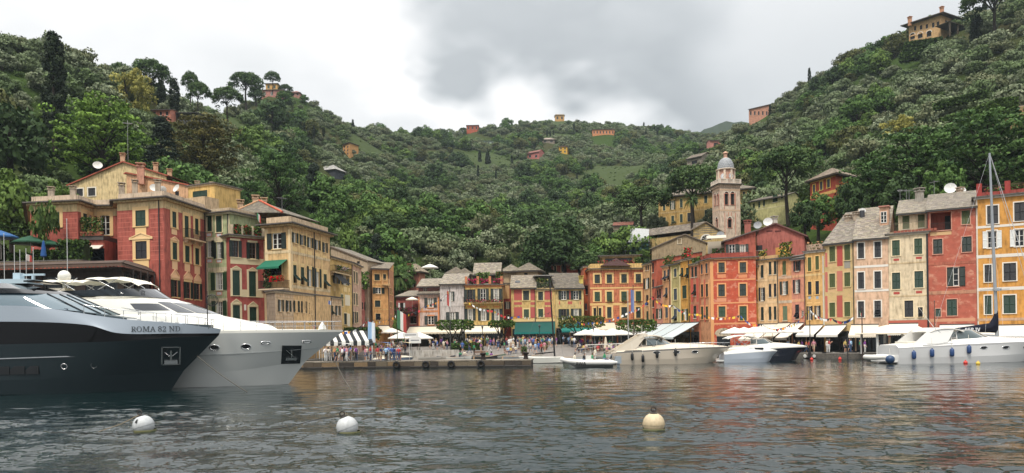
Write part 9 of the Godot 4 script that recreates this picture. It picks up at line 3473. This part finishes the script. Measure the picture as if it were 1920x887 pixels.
	for q in [[770,628,113,1.2,0.6,"wide white menu sign left of the white parasols"],[778,638,112.5,0.9,0.9,"tall white menu sign under the wide one"]]:
		o=thing("menu_sign",q[5],"sign",V3(at(q[0],q[1],q[2]).x,square_height(q[2]),-q[2]))
		s=SN()
		var y:=at(q[0],q[1],q[2]).y-square_height(q[2])
		s.block(V3(-q[3],y-q[4]*0.5,-0.03),V3(q[3],y+q[4]*0.5,0.03))
		piece("board",s.mesh(),paint("#d9d9d6"),o)
		s=SN()
		for x in [-q[3]*0.8,q[3]*0.8]:
			s.bar(V3(x,0,-0.05),V3(x,y,-0.05),0.06)
		piece("legs",s.mesh(),paint("#3a3a3a"),o)
		s=SN()
		s.block(V3(-q[3]*0.7,y-0.06,0.031),V3(q[3]*0.7,y+0.05,0.036))
		piece("printed_line",s.mesh(),paint("#3a4656"),o)
func closed_parasol(p:Vector3,high:float,color:String,label:String)->void:
	var o:=thing("closed_parasol",label,"parasol",p)
	var s:=SN()
	s.lathe(V3(0,0.7,0),[Vector2(0.10,0.0),Vector2(0.34,0.15),Vector2(0.24,high*0.35),Vector2(0.12,high*0.65),Vector2(0.0,high*0.74)],9,true)
	piece("folded_canvas",s.mesh(),canvas(color),o)
	piece("pole",parts.pole,paint("#cfc8bc"),o,T3(BS(V3(0.06,0.9,0.06)),Vector3.ZERO))
func lamp_post(p:Vector3,high:float,label:String)->void:
	var o:=thing("street_lamp",label,"street lamp",p,0.0,"iron street lamps on the square")
	if not parts.has("lamp_shaft"):
		var s:=SN()
		s.lathe(Vector3.ZERO,[Vector2(0.16,0.0),Vector2(0.12,0.3),Vector2(0.06,0.5),Vector2(0.05,2.8),Vector2(0.08,2.9),Vector2(0.0,2.95)],10)
		parts.lamp_shaft=s.mesh()
		s=SN()
		s.lathe(Vector3.ZERO,[Vector2(0.08,0.0),Vector2(0.20,0.4),Vector2(0.24,0.42),Vector2(0.04,0.62),Vector2(0.0,0.68)],6,true)
		parts.lantern=s.mesh()
	piece("shaft",parts.lamp_shaft,paint("#1d1f20"),o,T3(BS(V3(1,high/3.0,1)),Vector3.ZERO))
	piece("lantern",parts.lantern,paint("#3a3d3c",0.3),o,shift(V3(0,high*0.95,0)))
func bench(p:Vector3,label:String)->void:
	var o:=thing("bench",label,"bench",p)
	for k in 3:
		piece("seat_slat",parts.box,paint("#6a4a34"),o,T3(BS(V3(1.7,0.04,0.12)),V3(0,0.45,-0.15+0.15*k)))
	for k in 2:
		piece("back_slat",parts.box,paint("#6a4a34"),o,T3(BS(V3(1.7,0.12,0.04)),V3(0,0.65+0.17*k,-0.26)))
	for x in [-0.7,0.7]:
		piece("leg",parts.box,paint("#2a2a2a"),o,T3(BS(V3(0.06,0.45,0.4)),V3(x,0.22,0)))
func make_small_things()->void:
	var s:=SN()
	s.lathe(Vector3.ZERO,[Vector2(0.22,0.0),Vector2(0.04,0.04),Vector2(0.04,0.7),Vector2(0.38,0.71),Vector2(0.38,0.75),Vector2(0.0,0.75)],12)
	parts.cafe_table=s.mesh()
	var r:=RandomNumberGenerator.new()
	r.seed=12
	var spots:=[]
	for i in 11:
		spots.append([1088+i*9.5,113.5+(i*37 % 9),"under the square white parasols"])
	for i in 5:
		spots.append([1372+i*22,104+(i % 2)*1.2,"under the white quay parasols"])
	for i in 4:
		spots.append([745+i*14,117+i % 2,"under the white parasols by the flag"])
	var k:=0
	for q in spots:
		var g:=square_height(q[1]) if q[0]<1250 else 0.66
		var o:=thing("cafe_table","small round café table %s" % q[2],"table",col(q[0],q[1],g),0.0,"café tables "+q[2])
		piece("table_top_and_foot",parts.cafe_table,paint("#c9c6be"),o)
		k+=1
# ---------------------------------------------------------------- people
# One continuous body per pose: distance field of tapered limbs, meshed as surface nets.
# bone: [from, to, radius from, radius to, part]  part 0 skin, 1 top, 2 bottom, 3 shoes
func limbs(pose:String)->Array:
	var hip:=V3(0,0.93,0)
	var chest:=V3(0,1.30,0.0)
	var neck:=V3(0,1.48,-0.01)
	var head:=V3(0,1.62,0.02)
	var kl:=V3(0.10,0.50,0.03)
	var kr:=V3(-0.10,0.50,0.03)
	var fl:=V3(0.12,0.08,0.0)
	var fr:=V3(-0.12,0.08,0.0)
	var el:=V3(0.27,1.12,-0.02)
	var er:=V3(-0.27,1.12,-0.02)
	var hl:=V3(0.28,0.86,0.06)
	var hr:=V3(-0.28,0.86,0.06)
	match pose:
		"walk":
			kl=V3(0.09,0.52,0.18)
			fl=V3(0.09,0.09,0.30)
			kr=V3(-0.09,0.50,-0.02)
			fr=V3(-0.09,0.12,-0.34)
			hl=V3(0.26,0.92,-0.16)
			hr=V3(-0.26,0.94,0.22)
		"phone":
			er=V3(-0.26,1.14,0.08)
			hr=V3(-0.10,1.36,0.30)
			el=V3(0.26,1.13,0.06)
			hl=V3(0.08,1.32,0.30)
		"akimbo":
			el=V3(0.38,1.18,-0.08)
			hl=V3(0.17,1.00,0.04)
			fl=V3(0.18,0.08,0.06)
		"wave":
			er=V3(-0.34,1.45,0.08)
			hr=V3(-0.24,1.68,0.18)
		"sit":
			var d:=V3(0,-0.43,0)
			hip+=d
			chest+=d+V3(0,0,0.03)
			neck+=d+V3(0,0,0.05)
			head+=d+V3(0,0,0.08)
			kl=V3(0.11,0.50,0.42)
			kr=V3(-0.11,0.50,0.42)
			fl=V3(0.12,0.08,0.40)
			fr=V3(-0.12,0.08,0.44)
			el=V3(0.26,0.70,0.10)
			er=V3(-0.26,0.70,0.10)
			hl=V3(0.14,0.60,0.32)
			hr=V3(-0.14,0.60,0.32)
	var sl:=chest+V3(0.17,0.12,0)
	var sr:=chest+V3(-0.17,0.12,0)
	var out:=[
		[hip,chest,0.135,0.15,1],[chest+V3(0,0.08,0),neck,0.13,0.055,1],[neck,head,0.05,0.06,0],[head,head+V3(0,0.07,-0.01),0.085,0.088,0],[head+V3(0,-0.03,0.08),head+V3(0,0.0,0.10),0.02,0.012,0],
		[hip+V3(0.08,-0.03,0),kl,0.10,0.062,2],[kl,fl,0.06,0.042,2],[hip+V3(-0.08,-0.03,0),kr,0.10,0.062,2],[kr,fr,0.06,0.042,2],
		[fl+V3(0,-0.035,-0.04),fl+V3(0.01,-0.04,0.15),0.042,0.035,3],[fr+V3(0,-0.035,-0.04),fr+V3(-0.01,-0.04,0.15),0.042,0.035,3],
		[sl,el,0.058,0.045,4],[el,hl,0.043,0.032,0],[sr,er,0.058,0.045,4],[er,hr,0.043,0.032,0],
		[hip+V3(-0.07,0.03,0),hip+V3(0.07,0.03,0),0.135,0.135,2],
	]
	for side in [[el,hl],[er,hr]]:
		var d:Vector3=(side[1]-side[0]).normalized()
		var across:=d.cross(Vector3.RIGHT if absf(d.x)<0.7 else Vector3.UP).normalized()
		out.append([side[1],side[1]+d*0.07,0.034,0.03,0])
		for k in 4:
			out.append([side[1]+d*0.07+across*(0.022*(k-1.5)),side[1]+d*(0.15-0.012*absf(k-1.2))+across*(0.028*(k-1.5)),0.013,0.010,0])
		out.append([side[1]+d*0.02,side[1]+d*0.075+across*0.06,0.014,0.011,0])
	return out
func body_net(bones:Array)->Dictionary:
	var h:=0.042
	var lo:=V3(-0.46,-0.02,-0.46)
	var nx:=23
	var ny:=44
	var nz:=26
	var top:=0.0
	for b in bones:
		top=maxf(top,b[1].y+0.15)
	ny=mini(ny,int(top/h)+2)
	var field:=PackedFloat32Array()
	var owner_:=PackedInt32Array()
	field.resize(nx*ny*nz)
	owner_.resize(nx*ny*nz)
	field.fill(1.0)
	var best:=PackedFloat32Array()
	best.resize(nx*ny*nz)
	best.fill(1.0)
	for b in bones:
		var p:Vector3=b[0]
		var e:Vector3=b[1]-p
		var L:=maxf(1e-6,e.length_squared())
		var reach:float=maxf(b[2],b[3])+0.10
		var mn:=(V3(minf(p.x,b[1].x),minf(p.y,b[1].y),minf(p.z,b[1].z))-lo-Vector3.ONE*reach)/h
		var mx:=(V3(maxf(p.x,b[1].x),maxf(p.y,b[1].y),maxf(p.z,b[1].z))-lo+Vector3.ONE*reach)/h
		for j in range(maxi(0,int(mn.y)),mini(ny,int(mx.y)+2)):
			for k in range(maxi(0,int(mn.z)),mini(nz,int(mx.z)+2)):
				for i in range(maxi(0,int(mn.x)),mini(nx,int(mx.x)+2)):
					var q:=lo+V3(i,j,k)*h
					var t:=clampf((q-p).dot(e)/L,0.0,1.0)
					var d:=(q-p-e*t).length()-lerpf(b[2],b[3],t)
					var at_:=(j*nz+k)*nx+i
					var f:=field[at_]
					var w:=maxf(0.045-absf(d-f),0.0)/0.045
					field[at_]=minf(d,f)-w*w*0.045*0.25
					if d<best[at_]:
						best[at_]=d
						owner_[at_]=b[4]
	var verts:=PackedVector3Array()
	var who:=PackedInt32Array()
	var cell:={}
	for j in ny-1:
		for k in nz-1:
			for i in nx-1:
				var sum:=Vector3.ZERO
				var n:=0
				var base:=(j*nz+k)*nx+i
				var c:=[base,base+1,base+nx,base+nx+1,base+nx*nz,base+nx*nz+1,base+nx*nz+nx,base+nx*nz+nx+1]
				var inside:=0
				for m in 8:
					if field[c[m]]<0.0:
						inside+=1
				if inside==0 or inside==8:
					continue
				for ed in [[0,1],[2,3],[4,5],[6,7],[0,2],[1,3],[4,6],[5,7],[0,4],[1,5],[2,6],[3,7]]:
					var fa:=field[c[ed[0]]]
					var fb:=field[c[ed[1]]]
					if (fa<0.0) != (fb<0.0):
						var t:=fa/(fa-fb)
						var pa:=V3(ed[0] & 1,ed[0] >> 2,(ed[0] >> 1) & 1)
						var pb:=V3(ed[1] & 1,ed[1] >> 2,(ed[1] >> 1) & 1)
						sum+=pa.lerp(pb,t)
						n+=1
				cell[base]=verts.size()
				verts.append(lo+(V3(i,j,k)+sum/n)*h)
				who.append(owner_[base])
	var idx:=PackedInt32Array()
	for j in range(1,ny-1):
		for k in range(1,nz-1):
			for i in range(1,nx-1):
				var a:=(j*nz+k)*nx+i
				var ina:=field[a]<0.0
				for ax in 3:
					var stepa:int=[1,nx*nz,nx][ax]
					if (field[a+stepa]<0.0)==ina:
						continue
					var u:int=[nx*nz,nx,1][ax]
					var v:int=[nx,1,nx*nz][ax]
					if not (cell.has(a) and cell.has(a-u) and cell.has(a-v) and cell.has(a-u-v)):
						continue
					var q:=[cell[a-u-v],cell[a-v],cell[a],cell[a-u]]
					if not ina:
						q.reverse()
					idx.append_array([q[0],q[2],q[1],q[0],q[3],q[2]])
	var norm:=PackedVector3Array()
	norm.resize(verts.size())
	for t in range(0,idx.size(),3):
		var m:=(verts[idx[t+2]]-verts[idx[t]]).cross(verts[idx[t+1]]-verts[idx[t]])
		for e in 3:
			norm[idx[t+e]]+=m
	for i in norm.size():
		norm[i]=norm[i].normalized()
	return {v=verts,n=norm,i=idx,who=who}
var nets:={}
func body_mesh(pose:String,top:Color,bottom:Color,short:bool,skin_c:Color)->ArrayMesh:
	var net:Dictionary=nets[pose]
	var cols:=PackedColorArray()
	for i in net.v.size():
		var w:int=net.who[i]
		var c:=skin_c
		var y:float=net.v[i].y
		match w:
			1:c=top
			4:c=top
			2:c=skin_c if short and y<(0.56 if pose != "sit" else 0.47) else bottom
			3:c=Color(0.25,0.25,0.25) if short else Color(0.03,0.03,0.03)
		cols.append(c)
	var a:=[]
	a.resize(Mesh.ARRAY_MAX)
	a[Mesh.ARRAY_VERTEX]=net.v
	a[Mesh.ARRAY_NORMAL]=net.n
	a[Mesh.ARRAY_COLOR]=cols
	a[Mesh.ARRAY_INDEX]=net.i
	var m:=ArrayMesh.new()
	m.add_surface_from_arrays(Mesh.PRIMITIVE_TRIANGLES,a)
	return m
func hair_mesh(o:Vector3,long:bool)->ArrayMesh:
	var s:=SN()
	var rows:=[]
	for i in 7:
		var a:=lerpf(PI/2,-0.25 if not long else -0.9,i/6.0)
		var row:=[]
		for j in 13:
			var b:=TAU*j/12.0
			var front:=maxf(0.0,sin(b))
			var el:=lerpf(a,maxf(a,0.55),front)
			row.append(o+V3(cos(b)*cos(el)*0.105,sin(el)*0.115*(1.0 if el>0 else 1.7),sin(b)*cos(el)*0.112-0.012))
		rows.append(row)
	s.sheet(rows,true)
	s.sheet(rows,false)
	return s.mesh()
func make_people()->void:
	for p in ["stand","walk","phone","akimbo","wave","sit"]:
		nets[p]=body_net(limbs(p))
	var tops:=[["white",Color(0.72,0.72,0.70)],["red",Color(0.38,0.05,0.05)],["navy",Color(0.02,0.03,0.10)],["black",Color(0.02,0.02,0.022)],["pale blue",Color(0.30,0.45,0.62)],["pink",Color(0.5,0.22,0.26)],["grey",Color(0.22,0.22,0.23)],["green",Color(0.04,0.22,0.10)],["yellow",Color(0.5,0.38,0.12)],["beige",Color(0.50,0.40,0.28)],["bright blue",Color(0.06,0.12,0.34)],["orange",Color(0.45,0.17,0.07)],["cream",Color(0.62,0.56,0.44)],["purple",Color(0.18,0.05,0.22)]]
	var bottoms:=[["blue jeans",Color(0.05,0.08,0.16),false],["black trousers",Color(0.02,0.02,0.02),false],["beige shorts",Color(0.42,0.33,0.22),true],["white trousers",Color(0.62,0.62,0.60),false],["dark shorts",Color(0.03,0.035,0.05),true],["denim shorts",Color(0.10,0.15,0.25),true]]
	var skins:=[Color(0.50,0.29,0.20),Color(0.42,0.24,0.16),Color(0.56,0.35,0.26),Color(0.26,0.14,0.09)]
	var hairs:=[["dark",Color(0.02,0.015,0.012)],["brown",Color(0.08,0.045,0.025)],["fair",Color(0.32,0.22,0.10)],["grey",Color(0.32,0.31,0.30)]]
	var r:=RandomNumberGenerator.new()
	r.seed=404
	var cloth:=mat("people",Color.WHITE,{vc=1,rough=0.85})
	var meshes:={}
	var where:=[]
	for i in 42:
		var t:=r.randf()
		where.append([col(602,87.0,0.86).lerp(col(752,85.9,0.86),t)+V3(0,0,-r.randf_range(0.2,2.1)),null,"","on the jetty",t])
	for i in 52:
		var x:=r.randf_range(688,762)
		var d:=r.randf_range(110,131)
		where.append([col(x,d,square_height(d)),null,"","in the left-hand crowd",x])
	for i in 14:
		var x:=r.randf_range(792,880)
		var d:=r.randf_range(121,130)
		where.append([col(x,d,square_height(d)),null,"","by the long cream awning",x])
	for i in 76:
		var x:=r.randf_range(880,1078)
		var d:=r.randf_range(122,131.5)
		where.append([col(x,d,square_height(d)),null,"","before the yellow house" if x<950 else ("before the wide teal awning" if x<1042 else "by the lettered awning"),x])
	for q in [[867,118,"walk"],[880,117,"walk"],[889,113,"stand"],[902,116,"phone"],[918,118,"walk"],[946,117,"stand"],[995,116,"walk"],[1004,114,"walk"],[1010,116,"stand"],[1015,113,"akimbo"],[1021,115.5,"walk"],[962,119,"stand"],[934,119.5,"walk"]]:
		where.append([col(q[0],q[1],square_height(q[1])),null,q[2],"on the open slip",q[0]])
	for q in [[863,111],[871,112],[905,109.5],[913,110],[921,109.8],[953,112.9],[957,112.9],[967,114.9]]:
		where.append([col(q[0],q[1],square_height(q[1]))-V3(0,0.42 if q[0]<940 else 0.0,0),PI+r.randf_range(-0.6,0.6) if r.randf()<0.3 else r.randf_range(-0.7,0.7),"sit","on the slip's paving" if q[0]<940 else "on a slip bench",q[0]])
	for i in 46:
		var x:=r.randf_range(1082,1192)
		var d:=r.randf_range(111.5,124)
		where.append([col(x,d,square_height(d)),null,"sit" if r.randf()<0.75 else "stand","at the café tables",x])
	for q in [[1512,"walk"],[1517,"stand"],[1526,"walk"],[1551,"stand"],[1555,"phone"],[1585,"stand"],[1594,"walk"],[1596,"akimbo"],[1613,"stand"],[1622,"stand"],[1490,"stand"],[1498,"walk"],[1504,"stand"]]:
		var d:=row_d(q[0])-r.randf_range(2.6,5.0)
		where.append([col(q[0],d,0.66),null,q[1],"on the quay %s" % ("by the amber house" if q[0]<1540 else ("by the faded panels" if q[0]<1600 else "by the peach house")),q[0]])
	for i in 14:
		var x:=r.randf_range(1375,1490)
		where.append([col(x,r.randf_range(102.5,106),0.66),null,"sit" if i % 2 else "stand","under the quay parasols",x])
	for i in 6:
		where.append([col(1648+i*11,91.0+(i % 2)*1.2,0.66),null,"sit" if i>0 else "stand","in the canvas pavilion",i])
	var rb:=afloat(1100,688.5)
	for q in [[0.35,"sit",0.25],[-0.05,"stand",0.4],[1.2,"sit",0.25],[-1.0,"sit",0.3],[2.2,"sit",0.2]]:
		where.append([rb+V3(q[0]*-1.0+0.9,q[2],0.25*sin(q[0]*5.0)),PI/2*(1 if q[1]=="sit" else -1),q[1],"aboard the inflatable",q[0]])
	var poses:=["stand","walk","phone","akimbo","stand","wave"]
	var i:=0
	for q in where:
		var ti:=(i*5+r.randi() % 3) % tops.size()
		var bi:=(i*7+r.randi() % 2) % bottoms.size()
		var pose:String=q[2] if q[2] else poses[r.randi() % 6]
		var si:=r.randi() % 4 if r.randf()<0.5 else 0
		var hi:=r.randi() % 4
		var long:=r.randf()<0.45
		var key:="%s %d %d" % [pose,ti,bi]
		if not meshes.has(key):
			meshes[key]=body_mesh(pose,tops[ti][1],bottoms[bi][1],bottoms[bi][2],skins[si])
		var hk:="%s%s" % [pose=="sit",long]
		if not meshes.has(hk):
			meshes[hk]=hair_mesh(V3(0,1.67-(0.43 if pose=="sit" else 0.0),0.01+(0.08 if pose=="sit" else 0.0)),long)
		var turn:float=q[1] if q[1] != null else r.randf()*TAU
		var doing:String={stand="standing",walk="walking",phone="photographing",akimbo="hand on hip",wave="raising an arm",sit="sitting"}[pose]
		var o:=thing("person","%s-haired person in %s top and %s %s %s" % [hairs[hi][0],tops[ti][0],bottoms[bi][0],doing,q[3]],"person",q[0],turn,"people "+q[3])
		o.scale=Vector3.ONE*r.randf_range(0.93,1.06)
		piece("body",meshes[key],cloth,o)
		piece("hair",meshes[hk],mat("hair_"+hairs[hi][0],hairs[hi][1].linear_to_srgb(),{rough=0.7}),o)
		i+=1
	print("people ",where.size())


# short names for the most used constructors
func V3(x:float,y:float,z:float)->Vector3:
	return Vector3(x,y,z)

func T3(b:Basis=Basis(),o:Vector3=Vector3())->Transform3D:
	return Transform3D(b,o)

func BS(v:Vector3)->Basis:
	return Basis.from_scale(v)

func SN()->Shape:
	return Shape.new()
